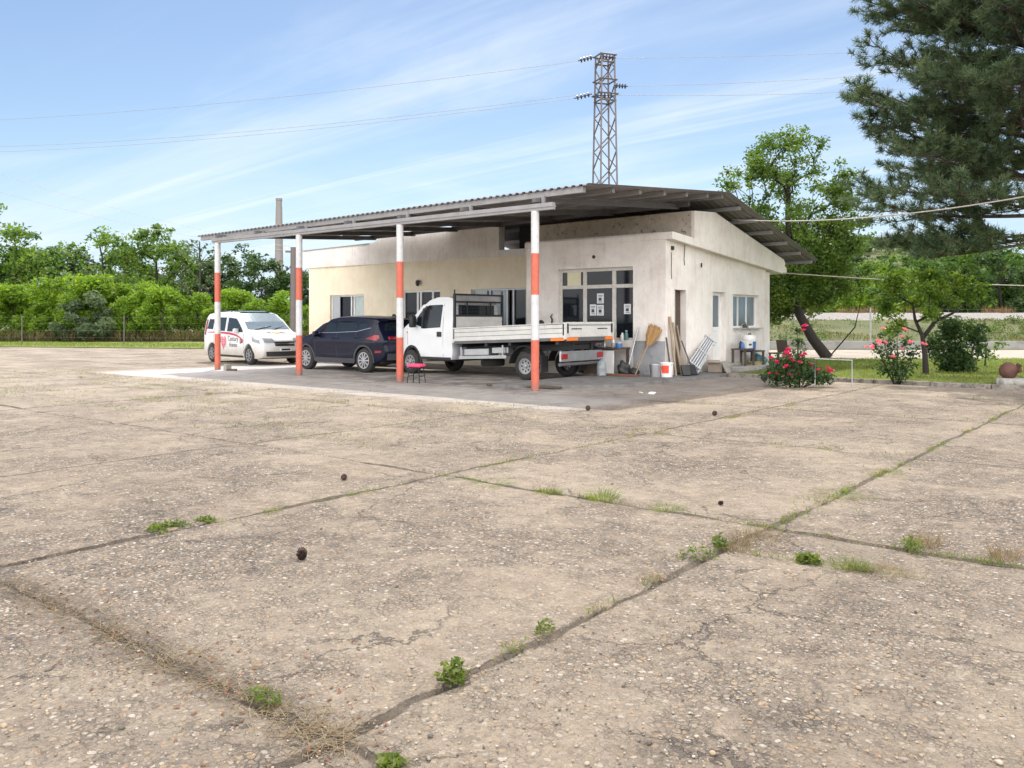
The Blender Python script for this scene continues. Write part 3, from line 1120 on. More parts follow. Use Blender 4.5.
# dado paint, small vents and pipes on the front wall
MB().box((-.19, FY - .008, .50), (0.94, .016, 0.94)).build('dado', M['dado'], bld)
mb = MB().lathe([(.05, 0), (.05, .02)], 12, Matrix.Translation((-1.93, FY - .022, 3.27)) @ Matrix.Rotation(R(-90), 4, 'X'))
mb.build('vent_hole', M['plastic'], bld)
MB().tube([(.318, FY + .28, 3.3), (.318, FY + .28, 2.75), (.318, FY + .30, 2.6)], .008, 6).build('dangling_wire', M['plastic'], bld)
MB().tube([(.37, 6.15, 3.66), (.33, 6.2, 3.45), (.32, 6.18, 3.15), (.32, 6.22, 3.0)], .009, 6).build('dangling_wire', M['plastic'], bld)
MB().box((.36, 6.17, 3.69), (.09, .09, .07)).build('junction_box', M['plastic'], bld)
MB().box((.325, FY + .33, 3.42), (.05, .10, .10)).build('junction_box', M['plastic'], bld)
MB().box((.325, 7.2, 3.05), (.03, .03, .12)).build('wall_hook', M['plastic'], bld)

# --- right side: two doors and a window
d = MB().box((WX - .20, (D1[0] + D1[1]) / 2, 1.2), (.05, D1[1] - D1[0], 2.22))
d.build('door', M['wood_dk'], bld)
MB().box((WX - .06, (D1[0] + .05), 1.2), (.10, .05, 2.24)).build('door_frame', M['frame'], bld)
dr = MB()
yc = (D2[0] + D2[1]) / 2
dr.box((WX - .20, D2[0] + .05, 1.295), (.07, .10, 2.07)).box((WX - .20, D2[1] - .05, 1.295), (.07, .10, 2.07))
dr.box((WX - .20, yc, 2.28), (.068, .648, .10)).box((WX - .20, yc, 1.26), (.066, .648, .12)).box((WX - .20, yc, .73), (.05, .648, .93))
d_o = dr.build('door', M['pvc'], bld)
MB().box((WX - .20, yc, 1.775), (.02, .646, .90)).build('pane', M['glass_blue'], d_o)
MB().box((WX - .15, D2[0] + .12, 1.25), (.04, .03, .14)).build('handle', M['alu'], d_o)
wd = MB()
for y in (W2[0] + .03, 9.93, 10.55, W2[1] - .03):
    wd.box((WX - .16, y, 1.785), (.07, .06, 1.0))
for z in (W2[2] + .03, W2[3] - .03):
    wd.box((WX - .16, (W2[0] + W2[1]) / 2, z), (.064, W2[1] - W2[0] - .004, .055))
w_o = wd.build('window', M['pvc'], bld)
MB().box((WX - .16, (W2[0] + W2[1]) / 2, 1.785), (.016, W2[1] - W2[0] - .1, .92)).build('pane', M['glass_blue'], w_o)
MB().box((WX - .02, (W2[0] + W2[1]) / 2, W2[2] - .02), (.32, W2[1] - W2[0] + .0, .035)).build('sill', M['galv'], w_o)
MB().box((WX + .42, yc + .5, .13), (.80, 1.9, .13), bev=.02).build('door_step', M['conc'], bld)
MB().box((WX + .22, yc + .05, .235), (.38, 1.1, .08), bev=.015).build('door_step', M['conc'], bld)

# --- cream wing: sliding window, door with side light, wide window
wd = MB()
for u in (LW[0] + .03, -14.36, -14.20, LW[1] - .03):
    wd.box((u, LY + .12, (LW[2] + LW[3]) / 2), (.06, .07, LW[3] - LW[2]))
for z in (LW[2] + .03, LW[3] - .03):
    wd.box(((LW[0] + LW[1]) / 2, LY + .12, z), (LW[1] - LW[0] - .004, .064, .056))
w_o = wd.build('window', M['pvc'], bld)
MB().box((-14.93, LY + .13, 1.74), (1.1, .014, 1.36)).build('pane', M['glass'], w_o)
MB().box((-13.87, LY + .13, 1.74), (.6, .014, 1.36)).build('curtained_pane', M['curtain'], w_o)
MB().box((-15.20, LY + .06, 1.74), (.42, .02, 1.40)).build('roller_blind', M['alu'], w_o)
dr = MB()
for u in (LD[0] + .03, -10.74, -10.58, -9.98, LD[1] - .03):
    dr.box((u, LY + .12, 1.31), (.085, .07, 2.46))
dr.box((-10.5, LY + .12, 2.545), (1.9, .066, .07)).box((-10.28, LY + .12, 1.0), (.52, .06, .12))
d_o = dr.build('door', M['pvc'], bld)
MB().box((-10.5, LY + .13, 1.31), (1.82, .014, 2.4)).build('pane', M['glass'], d_o)
wd = MB()
for u in (LW2[0] + .03, -7.47, -7.30, -6.56, -6.30, LW2[1] - .03):
    wd.box((u, LY + .10, (LW2[2] + LW2[3]) / 2), (.07, .08, LW2[3] - LW2[2]))
for z in (LW2[2] + .04, LW2[3] - .03):
    wd.box(((LW2[0] + LW2[1]) / 2, LY + .10, z), (LW2[1] - LW2[0] - .004, .074, .06))
w_o = wd.build('window', M['alu'], bld)
MB().box((-7.02, LY + .12, 1.73), (1.0, .014, 1.56)).build('pane', M['glass_blue'], w_o)
MB().box((-6.1, LY + .12, 1.73), (.66, .014, 1.56)).build('dark_pane', M['glass'], w_o)
MB().box((-7.78, LY + .12, 1.73), (.54, .014, 1.56)).build('curtained_pane', M['curtain'], w_o)
mb = MB().box((-10.54, LY - .04, 2.90), (.05, .08, .05)).lathe([(.03, -.16), (.075, -.10), (.075, .02), (.03, .06)], 12, Matrix.Translation((-10.54, LY - .12, 2.88)))
mb.build('wall_lamp', M['plastic'], bld)


# ================================================================== the canopy
can = thing('steel_canopy', 'long corrugated steel canopy on four orange and white banded posts', 'canopy', (0, 0, 0))
POSTS = [0.0, -4.19, -8.20, -12.22]
p0 = MB().lathe([(.088, 0.0), (.088, 3.87)], 20)
p_o = p0.build('post', M['post'], can, smooth=True)
for x in POSTS[1:]:
    c = copy_tree(p_o, can)
    c.location = (x, 0, 0)
RX0, RX1, RY0, RIDGE = -13.70, 1.12, 0.18, 7.10
SK = 0.011                                     # the front edge drops a little to the left


def roof_z(x, y):
    b = 4.335 + SK * (x - 1.1)
    if y <= RIDGE:
        return b + 0.0885 * (y - RY0)
    return b + 0.0885 * (RIDGE - RY0) - 0.215 * (y - RIDGE)


def sheet(x0, x1, ys, name):
    pitch, amp = 0.19, 0.036
    xs = []
    x = x0
    while x < x1:
        xs += [(x, 0), (x + pitch * .35, 0), (x + pitch * .5, amp), (x + pitch * .85, amp)]
        x += pitch
    V, Fq = [], []
    n = len(xs)
    for y in ys:
        for off in (0, -.006):
            for x, a in xs:
                V.append((x, y, roof_z(x, y) + a + off))
    for r in range(len(ys) - 1):
        o = r * 2 * n
        for i in range(n - 1):
            Fq.append((o + i, o + i + 1, o + 2 * n + i + 1, o + 2 * n + i))
            Fq.append((o + n + i, o + 3 * n + i, o + 3 * n + i + 1, o + n + i + 1))
    for r in (0, len(ys) - 1):
        o = r * 2 * n
        for i in range(n - 1):
            Fq.append((o + i, o + n + i, o + n + i + 1, o + i + 1))
    for e in (0, n - 1):
        for r in range(len(ys) - 1):
            o = r * 2 * n
            Fq.append((o + e, o + 2 * n + e, o + 3 * n + e, o + n + e))
    return link(name, np_mesh(name, V, Fq), M['sheet'], can)


sheet(RX0, RX1, [RY0, 2.4, 4.6, 6.5], 'roof_sheet')
sheet(-9.0, RX1, [6.5, RIDGE, 9.4, 11.7, 13.95], 'roof_sheet')


def purlin(y, x0, x1, h=.12, mat_='steel', w=.055):
    mb = MB()
    z0, z1 = roof_z(x0, y) - .012, roof_z(x1, y) - .012
    mb.add([(x0, y - w, z0 - h), (x1, y - w, z1 - h), (x1, y + w, z1 - h), (x0, y + w, z0 - h),
            (x0, y - w, z0), (x1, y - w, z1), (x1, y + w, z1), (x0, y + w, z0)],
           [(0, 1, 2, 3), (4, 7, 6, 5), (0, 4, 5, 1), (1, 5, 6, 2), (2, 6, 7, 3), (3, 7, 4, 0)])
    mb.build('purlin', M[mat_], can)


for k, y in enumerate((0.30, 1.45, 2.6, 3.75, 4.9, 6.05)):
    purlin(y, RX0 + .12, RX1 - .05, .125 if k == 0 else .10)
for y in (6.95, 8.1, 9.25, 10.4, 11.55, 12.7, 13.75):
    purlin(y, -8.9, RX1 - .05, .10)
bm_ = MB()
bm_.box((-5.98, 0, 3.945), (12.96, .10, .15)).box((-5.98, 0, 3.945), (12.97, .14, .03))
bm_.build('beam', M['steel'], can)
for x in POSTS + [-2.1, -6.2, -10.2]:
    mb = MB()
    zf, zb = roof_z(x, 0.1) - .25, roof_z(x, 6.3) - .25
    zf = max(zf, 4.03)
    mb.add([(x - .05, -.05, zf - .005), (x + .05, -.05, zf - .005), (x + .05, 6.40, zb - .06), (x - .05, 6.40, zb - .06),
            (x - .05, -.05, zf + .08), (x + .05, -.05, zf + .08), (x + .05, 6.40, zb + .09), (x - .05, 6.40, zb + .09)],
           [(0, 3, 2, 1), (4, 5, 6, 7), (0, 1, 5, 4), (1, 2, 6, 5), (2, 3, 7, 6), (3, 0, 4, 7)])
    mb.build('rafter', M['steel_dk'], can)
    MB().box((x + .1, .16, (roof_z(x, .2) + 4.02) / 2 - .06), (.07, .06, roof_z(x, .2) - 4.02 - .1)).build('bracket', M['steel'], can)
bm_ = MB().box((-6.4, 6.30, 4.58), (13.6, .10, .12), Matrix.Rotation(-SK, 4, 'Y'))
bm_.build('beam', M['steel_dk'], can)

# roof vent near the ridge
v = thing('roof_vent', 'small grey vent cap sitting on the canopy roof below the pylon', 'vent', (-1.35, 5.2, roof_z(-1.35, 5.2) + .0))
MB().lathe([(.16, .0), (.16, .16), (.30, .17), (.30, .22), (.20, .30), (.04, .33)], 16).build('cap', M['galv'], v, smooth=True, ang=30)

# ================================================================== vehicles
def lerp(a, b, t):
    return a + (b - a) * t


def car_body(outline, W_, D, zcuts, xcuts, bev=0.05, segs=3):
    """side outline (x,z) pushed to +-W_, edges rounded, sliced fine enough to be shaped by D"""
    bm = bmesh.new()
    vs = [bm.verts.new((x, -W_, z)) for x, z in outline]
    f = bm.faces.new(vs)
    ex = bmesh.ops.extrude_face_region(bm, geom=[f])
    nv = [g for g in ex['geom'] if isinstance(g, bmesh.types.BMVert)]
    bmesh.ops.translate(bm, vec=(0, 2 * W_, 0), verts=nv)
    bmesh.ops.recalc_face_normals(bm, faces=bm.faces)
    rim = [e for e in bm.edges if abs(abs(e.verts[0].co.y) - W_) < 1e-5 and abs(e.verts[0].co.y - e.verts[1].co.y) < 1e-5]
    bmesh.ops.bevel(bm, geom=rim, offset=bev, segments=segs, affect='EDGES', profile=0.55, clamp_overlap=True)
    for z in zcuts:
        bmesh.ops.bisect_plane(bm, geom=bm.verts[:] + bm.edges[:] + bm.faces[:], plane_co=(0, 0, z), plane_no=(0, 0, 1))
    for x in xcuts:
        bmesh.ops.bisect_plane(bm, geom=bm.verts[:] + bm.edges[:] + bm.faces[:], plane_co=(x, 0, 0), plane_no=(1, 0, 0))
    for y in (-.8, -.6, -.4, -.2, 0, .2, .4, .6, .8):
        bmesh.ops.bisect_plane(bm, geom=bm.verts[:] + bm.edges[:] + bm.faces[:], plane_co=(0, y * W_, 0), plane_no=(0, 1, 0))
    for v in bm.verts:
        v.co = D(v.co.x, v.co.y, v.co.z)
    mb = MB().bm(bm)
    bm.free()
    return mb


def arch(cx, cz, r, n=12, a0=200, a1=-20):
    return [(cx + r * math.cos(R(lerp(a0, a1, k / n))), cz + r * math.sin(R(lerp(a0, a1, k / n)))) for k in range(n + 1)]


def side_panel(poly, side, W_, D, out=0.004, thick=0.012, nsub=4):
    """a panel on the flank: polygon in (x,z), on the shaped side"""
    bm = bmesh.new()
    vs = [bm.verts.new((x, side * (W_ + out), z)) for x, z in poly]
    f = bm.faces.new(vs)
    ex = bmesh.ops.extrude_face_region(bm, geom=[f])
    nv = [g for g in ex['geom'] if isinstance(g, bmesh.types.BMVert)]
    bmesh.ops.translate(bm, vec=(0, -side * (thick + out), 0), verts=nv)
    x0, x1 = min(p[0] for p in poly), max(p[0] for p in poly)
    z0, z1 = min(p[1] for p in poly), max(p[1] for p in poly)
    for k in range(1, nsub):
        for co, no in (((lerp(x0, x1, k / nsub), 0, 0), (1, 0, 0)), ((0, 0, lerp(z0, z1, k / nsub)), (0, 0, 1))):
            bmesh.ops.bisect_plane(bm, geom=bm.verts[:] + bm.edges[:] + bm.faces[:], plane_co=co, plane_no=no)
    for v in bm.verts:
        v.co = D(v.co.x, v.co.y, v.co.z)
    mb = MB().bm(bm)
    bm.free()
    return mb


def cross_panel(line, ws, D, out=0.006, thick=0.012, n=10):
    """a panel across the body (windscreen, tail gate glass): line of (x,z), half width at each point"""
    V, Fq = [], []
    m = len(line)
    nor = []
    for i in range(m):
        a, b = line[max(i - 1, 0)], line[min(i + 1, m - 1)]
        t = Vector((b[0] - a[0], b[1] - a[1])).normalized()
        nor.append(Vector((t.y, -t.x)))
    if nor[m // 2].y < 0:
        nor = [-q for q in nor]
    for lay in (out, out - thick):
        for i, (x, z) in enumerate(line):
            for k in range(n + 1):
                y = lerp(-ws[i], ws[i], k / n)
                V.append(D(x + nor[i].x * lay, y, z + nor[i].y * lay))
    S = m * (n + 1)
    for i in range(m - 1):
        for k in range(n):
            a = i * (n + 1) + k
            Fq.append((a, a + 1, a + n + 2, a + n + 1))
            Fq.append((S + a, S + a + n + 1, S + a + n + 2, S + a + 1))
    for i in range(m - 1):
        for k in (0, n):
            a = i * (n + 1) + k
            Fq.append((a, a + n + 1, S + a + n + 1, S + a))
    for k in range(n):
        for i in (0, m - 1):
            a = i * (n + 1) + k
            Fq.append((a, a + 1, S + a + 1, S + a))
    return MB().add(V, Fq)


def wheel(parent, x, y, r, w, side, rim_mat, spokes=10, rr=0.66, style='alloy'):
    rot = Matrix.Rotation(R(-90) * side, 4, 'X')
    w_o = thing_part('wheel', parent, (x, y, r))
    ty = MB().lathe([(r * rr, -w / 2), (r * .90, -w / 2), (r * .985, -w * .36), (r, -w * .2), (r, w * .2), (r * .985, w * .36), (r * .90, w / 2), (r * rr, w / 2)], 28, rot, ring=True)
    me_o = ty.build('wheel', M['tyre'], parent, smooth=True, ang=50, loc=(x, y, r))
    bpy.data.objects.remove(w_o)
    rm = MB()
    R1 = r * rr
    rm.lathe([(R1 * .99, w * .44), (R1 * .99, w * .50), (R1 * .9, w * .50), (R1 * .86, w * .36), (R1 * .2, w * .30), (.001, w * .30)], 24, rot, ring='open')
    if style == 'alloy':
        for k in range(spokes):
            a = 2 * math.pi * k / spokes
            mt = rot @ Matrix.Rotation(a, 4, 'Z') @ Matrix.Translation((R1 * .52, 0, w * .46))
            rm.add([(-.36 * R1, -.07 * R1, -.01), (.38 * R1, -.10 * R1, -.01), (.38 * R1, .10 * R1, -.01), (-.36 * R1, .07 * R1, -.01),
                    (-.36 * R1, -.05 * R1, .015), (.38 * R1, -.075 * R1, .012), (.38 * R1, .075 * R1, .012), (-.36 * R1, .05 * R1, .015)],
                   [(0, 3, 2, 1), (4, 5, 6, 7), (0, 1, 5, 4), (1, 2, 6, 5), (2, 3, 7, 6), (3, 0, 4, 7)], mt)
        rm.lathe([(.2 * R1, w * .34), (.2 * R1, w * .46), (.05 * R1, w * .48)], 12, rot)
        dk = MB().lathe([(R1 * .88, w * .385), (R1 * .22, w * .36), (.01, w * .36)], 24, rot, ring='open')
        o = rm.build('rim', rim_mat, me_o, smooth=True, ang=30)
        dk.build('wheel_well', M['plastic'], me_o)
    else:
        rm.lathe([(.24 * R1, w * .30), (.24 * R1, w * .50), (.16 * R1, w * .54), (.01, w * .54)], 16, rot)
        o = rm.build('rim', rim_mat, me_o, smooth=True, ang=30)
        hb = MB()
        for k in range(spokes):
            a = 2 * math.pi * k / spokes
            mt = rot @ Matrix.Rotation(a, 4, 'Z') @ Matrix.Translation((R1 * .62, 0, w * .315))
            hb.lathe([(.13 * R1, 0), (.13 * R1, .012)], 10, mt)
        hb.build('rim_holes', M['plastic'], me_o)
    return me_o


def thing_part(name, parent, loc):
    o = bpy.data.objects.new(name, None)
    COL.objects.link(o)
    o.parent = parent
    o.location = loc
    return o


def text_part(body, size, mtx, material, parent, name='lettering', depth=.003, sx=1.0):
    cu = bpy.data.curves.new(name, 'FONT')
    cu.body = body
    cu.size = size
    cu.extrude = depth
    cu.align_x = 'CENTER'
    ob = bpy.data.objects.new(name, cu)
    COL.objects.link(ob)
    dg = bpy.context.evaluated_depsgraph_get()
    me = bpy.data.meshes.new_from_object(ob.evaluated_get(dg))
    bpy.data.objects.remove(ob)
    me.transform(mtx @ Matrix.Diagonal((sx, 1, 1, 1)))
    return link(name, me, material, parent)


def mirror_part(parent, x, y, z, side, material, s=1.0):
    mb = MB().box((x, y + side * .11 * s, z), (.11 * s, .20 * s, .17 * s), bev=.05)
    mb.tube([(x + .02, y - side * .03, z - .06), (x, y + side * .06, z - .04)], .02, 6)
    mb.build('mirror', material, parent, smooth=True, ang=60)


# ---------------------------------------------------------------- white van
van = thing('passenger_van', 'white passenger van with a crimson side stripe, heart emblem and door lettering', 'van', (-15.12, 3.20, 0), R(-6))
VW = 0.88


def VD(x, y, z):
    s = abs(y) / VW
    k = 1.0
    if z > 1.08:
        k -= 0.17 * (z - 1.08)
    if z < .45:
        k -= 0.10 * (.45 - z)
    if x > 1.5:
        k -= 0.20 * ((x - 1.5) / .8) ** 2
    if x < -1.75:
        k -= 0.10 * ((-1.75 - x) / .4) ** 2
    k += 0.012 * math.exp(-((z - .88) / .16) ** 2)
    x2 = x - (0.16 * s * s if x > 1.9 else 0.16 * s * s * max(0, (x - 1.2) / .7) if x > 1.2 else 0)
    z2 = z - (0.05 * s ** 3 if z > 1.6 else 0)
    return Vector((x2, y * k, z2))


FXw, RXw = 1.365, -1.365
out = [(-2.04, .30), (-2.10, .42), (-2.12, .62), (-2.08, .80), (-2.06, 1.05), (-1.98, 1.45), (-1.90, 1.68), (-1.74, 1.775), (-1.40, 1.815), (-.6, 1.84), (.05, 1.815), (.38, 1.74),
       (.80, 1.45), (1.16, 1.17), (1.30, 1.11), (1.70, 1.045), (2.0, .95), (2.16, .84), (2.235, .70), (2.27, .55), (2.26, .38), (2.18, .25), (1.95, .20)]
out += [(FXw + .40, .21)] + arch(FXw, .325, .375, a0=-18, a1=198) + [(FXw - .42, .22), (RXw + .42, .22)] + arch(RXw, .325, .375, a0=-18, a1=198) + [(RXw - .42, .24)]
body = car_body(out, VW, VD, [.45, .6, .75, .88, 1.0, 1.08, 1.2, 1.35, 1.5, 1.65, 1.75], [-2, -1.75, -1.2, -.8, -.3, .2, .7, 1.2, 1.5, 1.7, 1.9, 2.05, 2.15])
van_body = body.build('body', M['white_car'], van, smooth=True, ang=38)
for sd in (-1, 1):
    side_panel([(.62, 1.10), (.98, 1.10), (.86, 1.22), (.50, 1.50), (.28, 1.62), (-.18, 1.655), (-.20, 1.12)], sd, VW, VD).build('front_window', M['car_glass'], van)
    side_panel([(-.36, 1.13), (-.34, 1.655), (-.9, 1.66), (-1.05, 1.60), (-1.12, 1.20), (-1.05, 1.13)], sd, VW, VD).build('side_window', M['car_glass'], van)
    side_panel([(-1.28, 1.18), (-1.24, 1.60), (-1.62, 1.60), (-1.75, 1.20)], sd, VW, VD).build('quarter_window', M['car_glass'], van)
    side_panel([(-1.93, .98), (-1.80, .98), (-1.72, 1.52), (-1.84, 1.54)], sd, VW, VD, out=.012, thick=.05).build('tail_lamp', M['red_lamp'], van)
    # black sill moulding and wheel arch liners
    side_panel([(FXw - .40, .235), (FXw - .41, .30), (RXw + .41, .30), (RXw + .40, .235)], sd, VW, VD, out=.006).build('sill_moulding', M['plastic'], van)
    rl = MB().tube([(-1.55, sd * .64, 1.755), (-1.45, sd * .64, 1.83), (-.4, sd * .64, 1.85), (-.25, sd * .64, 1.79)], .018, 6)
    rl.build('roof_rail', M['plastic'], van)
    mirror_part(van, .62, sd * .86, 1.14, sd, M['white_car'])
    # lamps of the front
    hp = []
    for i in range(7):
        t = i / 6
        hp.append((lerp(1.70, 2.10, t), lerp(.985, .86, t) - .05 * math.sin(t * 3.1)))
    lo = [(lerp(2.12, 1.72, i / 6), lerp(.72, .80, i / 6)) for i in range(7)]
    side_panel(hp + lo, sd, VW, VD, out=.010, thick=.10, nsub=6).build('headlight', M['clear_lamp'], van)
for sd in (-1, 1):
    cross_panel([(2.215, .745), (2.165, .845), (2.08, .905)], [.80, .80, .78], lambda x, y, z, sd=sd: VD(x, sd * lerp(.42, .80, (y + .80) / 1.6), z), out=.008, n=6).build('headlight', M['clear_lamp'], van)
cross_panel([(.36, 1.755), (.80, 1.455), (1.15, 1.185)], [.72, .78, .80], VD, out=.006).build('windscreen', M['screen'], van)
cross_panel([(-1.99, 1.12), (-1.945, 1.35), (-1.90, 1.60)], [.66, .66, .62], VD, out=.008).build('rear_window', M['car_glass'], van)
cross_panel([(.28, 1.795), (.0, 1.825), (-.30, 1.838)], [.62, .64, .64], VD, out=.006).build('glass_roof', M['car_glass'], van)
cross_panel([(2.262, .64), (2.20, .79)], [.44, .44], VD, out=.010).build('grille', M['plastic'], van)
cross_panel([(2.245, .695), (2.228, .735)], [.42, .42], VD, out=.018).build('grille_bar', M['chrome'], van)
cross_panel([(2.255, .30), (2.272, .46)], [.78, .80], VD, out=.010).build('bumper_intake', M['plastic'], van)
cross_panel([(2.278, .47), (2.270, .565)], [.27, .27], VD, out=.012).build('number_plate', M['paper'], van)
cross_panel([(2.276, .49), (2.271, .55)], [.20, .20], VD, out=.016).build('plate_characters', M['plastic'], van)
wp_ = MB()
wp_.tube([(1.18, -.55, 1.19), (1.02, .15, 1.30)], .010, 5)
wp_.tube([(1.20, .10, 1.19), (1.00, .66, 1.30)], .010, 5)
wp_.build('wiper', M['plastic'], van)
for x in (FXw, RXw):
    for sd in (-1, 1):
        wheel(van, x, sd * .775, .325, .20, sd, M['rim_dull'], 7, .64)
for sd in (-1, 1):
    for a_ in ((-.27, .36, -.25, 1.70), (.98, .40, 1.02, 1.05), (-1.20, .70, -1.18, 1.68)):
        side_panel([(a_[0], a_[1]), (a_[0] + .012, a_[1]), (a_[2] + .012, a_[3]), (a_[2], a_[3])], sd, VW, VD, out=.003, thick=.008, nsub=4).build('door_gap', M['ink'], van)
    MB().box(VD(-.10, sd * (VW + .012), .98), (.17, .03, .04), bev=.012).build('door_handle', M['white_car'], van)
# underside so no daylight shows through the middle
MB().box((0, 0, .36), (3.9, 1.40, .24)).build('underbody', M['plastic'], van)
# stripe, emblem and writing on the near door (towards the yard)


def flank(x, z, out_):
    return VD(x, -(VW + out_), z)


def flank_mesh(poly_pts, out_=.006, th=.004):
    vs = [flank(x, z, out_) for x, z in poly_pts] + [flank(x, z, out_ - th) for x, z in poly_pts]
    k = len(poly_pts)
    fs = [tuple(range(k)), tuple(range(2 * k - 1, k - 1, -1))] + [(i, (i + 1) % k, (i + 1) % k + k, i + k) for i in range(k)]
    return MB().add(vs, fs)


st_top = [(-1.7, 1.085), (-1.2, 1.10), (-.7, 1.10), (-.3, 1.095), (.1, 1.08), (.5, 1.02), (.8, .93), (1.02, .80)]
st_lo = [(x, z - w) for (x, z), w in zip(st_top, (.02, .04, .055, .07, .075, .06, .04, .02))]
V, Fq = [], []
for (a, b), (c, d) in zip(st_top, st_lo):
    V += [flank(a, b, .006), flank(c, d, .006), flank(a, b, .001), flank(c, d, .001)]
for i in range(len(st_top) - 1):
    o = i * 4
    Fq += [(o, o + 1, o + 5, o + 4), (o, o + 4, o + 6, o + 2), (o + 1, o + 3, o + 7, o + 5)]
MB().add(V, Fq).build('side_stripe', M['vinyl_red'], van)
hp = []
for k in range(28):
    t = 2 * math.pi * k / 28
    hp.append((-.44 + .0165 * 16 * math.sin(t) ** 3 * .82, .74 + .021 * (13 * math.cos(t) - 5 * math.cos(2 * t) - 2 * math.cos(3 * t) - math.cos(4 * t)) * .82))
flank_mesh(hp, .006).build('heart_emblem', M['vinyl_rose'], van)
for zz, ww in ((.86, .11), (.78, .15), (.70, .12)):
    for k in (-1, 0, 1):
        flank_mesh([(-.44 + k * ww - .02, zz), (-.44 + k * ww + .02, zz), (-.44 + k * ww, zz + .045)], .009, .002).build('emblem_mark', M['white_pl'], van)
fm = Matrix.Translation(flank(.27, .79, .004)) @ Matrix.Rotation(R(90), 4, 'X')
text_part('Century', .245, fm, M['letter'], van, sx=.92)
fm = Matrix.Translation(flank(.27, .585, .004)) @ Matrix.Rotation(R(90), 4, 'X')
text_part('Homes', .225, fm, M['letter'], van, sx=.9)
flank_mesh([(-.80, .48), (-.75, .48), (-.75, .92), (-.80, .92)], .006).build('door_text_bar', M['letter'], van)
flank_mesh([(.76, .70), (.96, .74), (.96, .86), (.76, .94)], .005).build('logo_square', M['letter'], van)
flank_mesh([(.79, .74), (.88, .75), (.88, .84), (.82, .88)], .008).build('logo_mark', M['vinyl_rose'], van)
hl = lambda x, y: VD(x, y, 1.115 - (x - 1.30) * .163 + .012)
for nm, pts, mm in (('bonnet_logo', [(1.46, -.12), (1.62, -.02), (1.62, .16), (1.46, .24), (1.38, .06)], 'amber'), ('bonnet_logo', [(1.40, -.24), (1.62, -.20), (1.50, -.13)], 'letter'), ('bonnet_logo', [(1.36, .22), (1.60, .40), (1.66, .36), (1.50, .22)], 'letter')):
    vs = [hl(a, b) for a, b in pts] + [hl(a, b) - Vector((0, 0, .012)) for a, b in pts]
    k = len(pts)
    MB().add(vs, [tuple(range(k)), tuple(range(2 * k - 1, k - 1, -1))] + [(i, (i + 1) % k, (i + 1) % k + k, i + k) for i in range(k)]).build(nm, M[mm], van)

# ---------------------------------------------------------------- dark SUV
suv = thing('parked_suv', 'dark navy SUV with alloy wheels parked under the canopy before the cream wing', 'car', (-8.95, 2.72, 0), math.pi)
SW = 0.90


def SD(x, y, z):
    s = abs(y) / SW
    k = 1.0
    if z > 1.0:
        k -= 0.30 * (z - 1.0)
    if z < .5:
        k -= 0.10 * (.5 - z)
    k += 0.020 * math.exp(-((z - .88) / .12) ** 2)
    k += 0.022 * (math.exp(-((x - 1.335) / .45) ** 2) + math.exp(-((x + 1.335) / .45) ** 2)) * math.exp(-((z - .66) / .2) ** 2)
    if x > 1.5:
        k -= 0.22 * ((x - 1.5) / .75) ** 2
    if x < -1.6:
        k -= 0.20 * ((-1.6 - x) / .6) ** 2
    x2 = x
    if x > 1.2:
        x2 = x - 0.22 * s * s * min(1, (x - 1.2) / .7)
    if x < -1.7:
        x2 = x + 0.14 * s * s * min(1, (-1.7 - x) / .3)
    z2 = z - (0.05 * s ** 3 if z > 1.45 else 0)
    return Vector((x2, y * k, z2))


FXs, RXs = 1.335, -1.335
out = [(-2.05, .34), (-2.17, .46), (-2.20, .62), (-2.16, .80), (-2.17, .93), (-2.10, 1.08), (-2.02, 1.20), (-1.82, 1.47), (-1.90, 1.53), (-1.72, 1.585), (-1.3, 1.63), (-.6, 1.655), (.0, 1.64), (.32, 1.585),
       (.75, 1.33), (1.10, 1.105), (1.25, 1.06), (1.7, .99), (2.02, .90), (2.16, .78), (2.22, .62), (2.22, .42), (2.12, .28), (1.95, .25)]
out += [(FXs + .43, .25)] + arch(FXs, .355, .41, a0=-16, a1=196) + [(FXs - .45, .25), (RXs + .45, .25)] + arch(RXs, .355, .41, a0=-16, a1=196) + [(RXs - .45, .30)]
car_body(out, SW, SD, [.45, .56, .66, .76, .86, .94, 1.02, 1.12, 1.25, 1.4, 1.5], [-2.0, -1.85, -1.6, -1.2, -.8, -.3, .2, .7, 1.0, 1.2, 1.5, 1.8, 2.0, 2.12]).build('body', M['navy'], suv, smooth=True, ang=38)
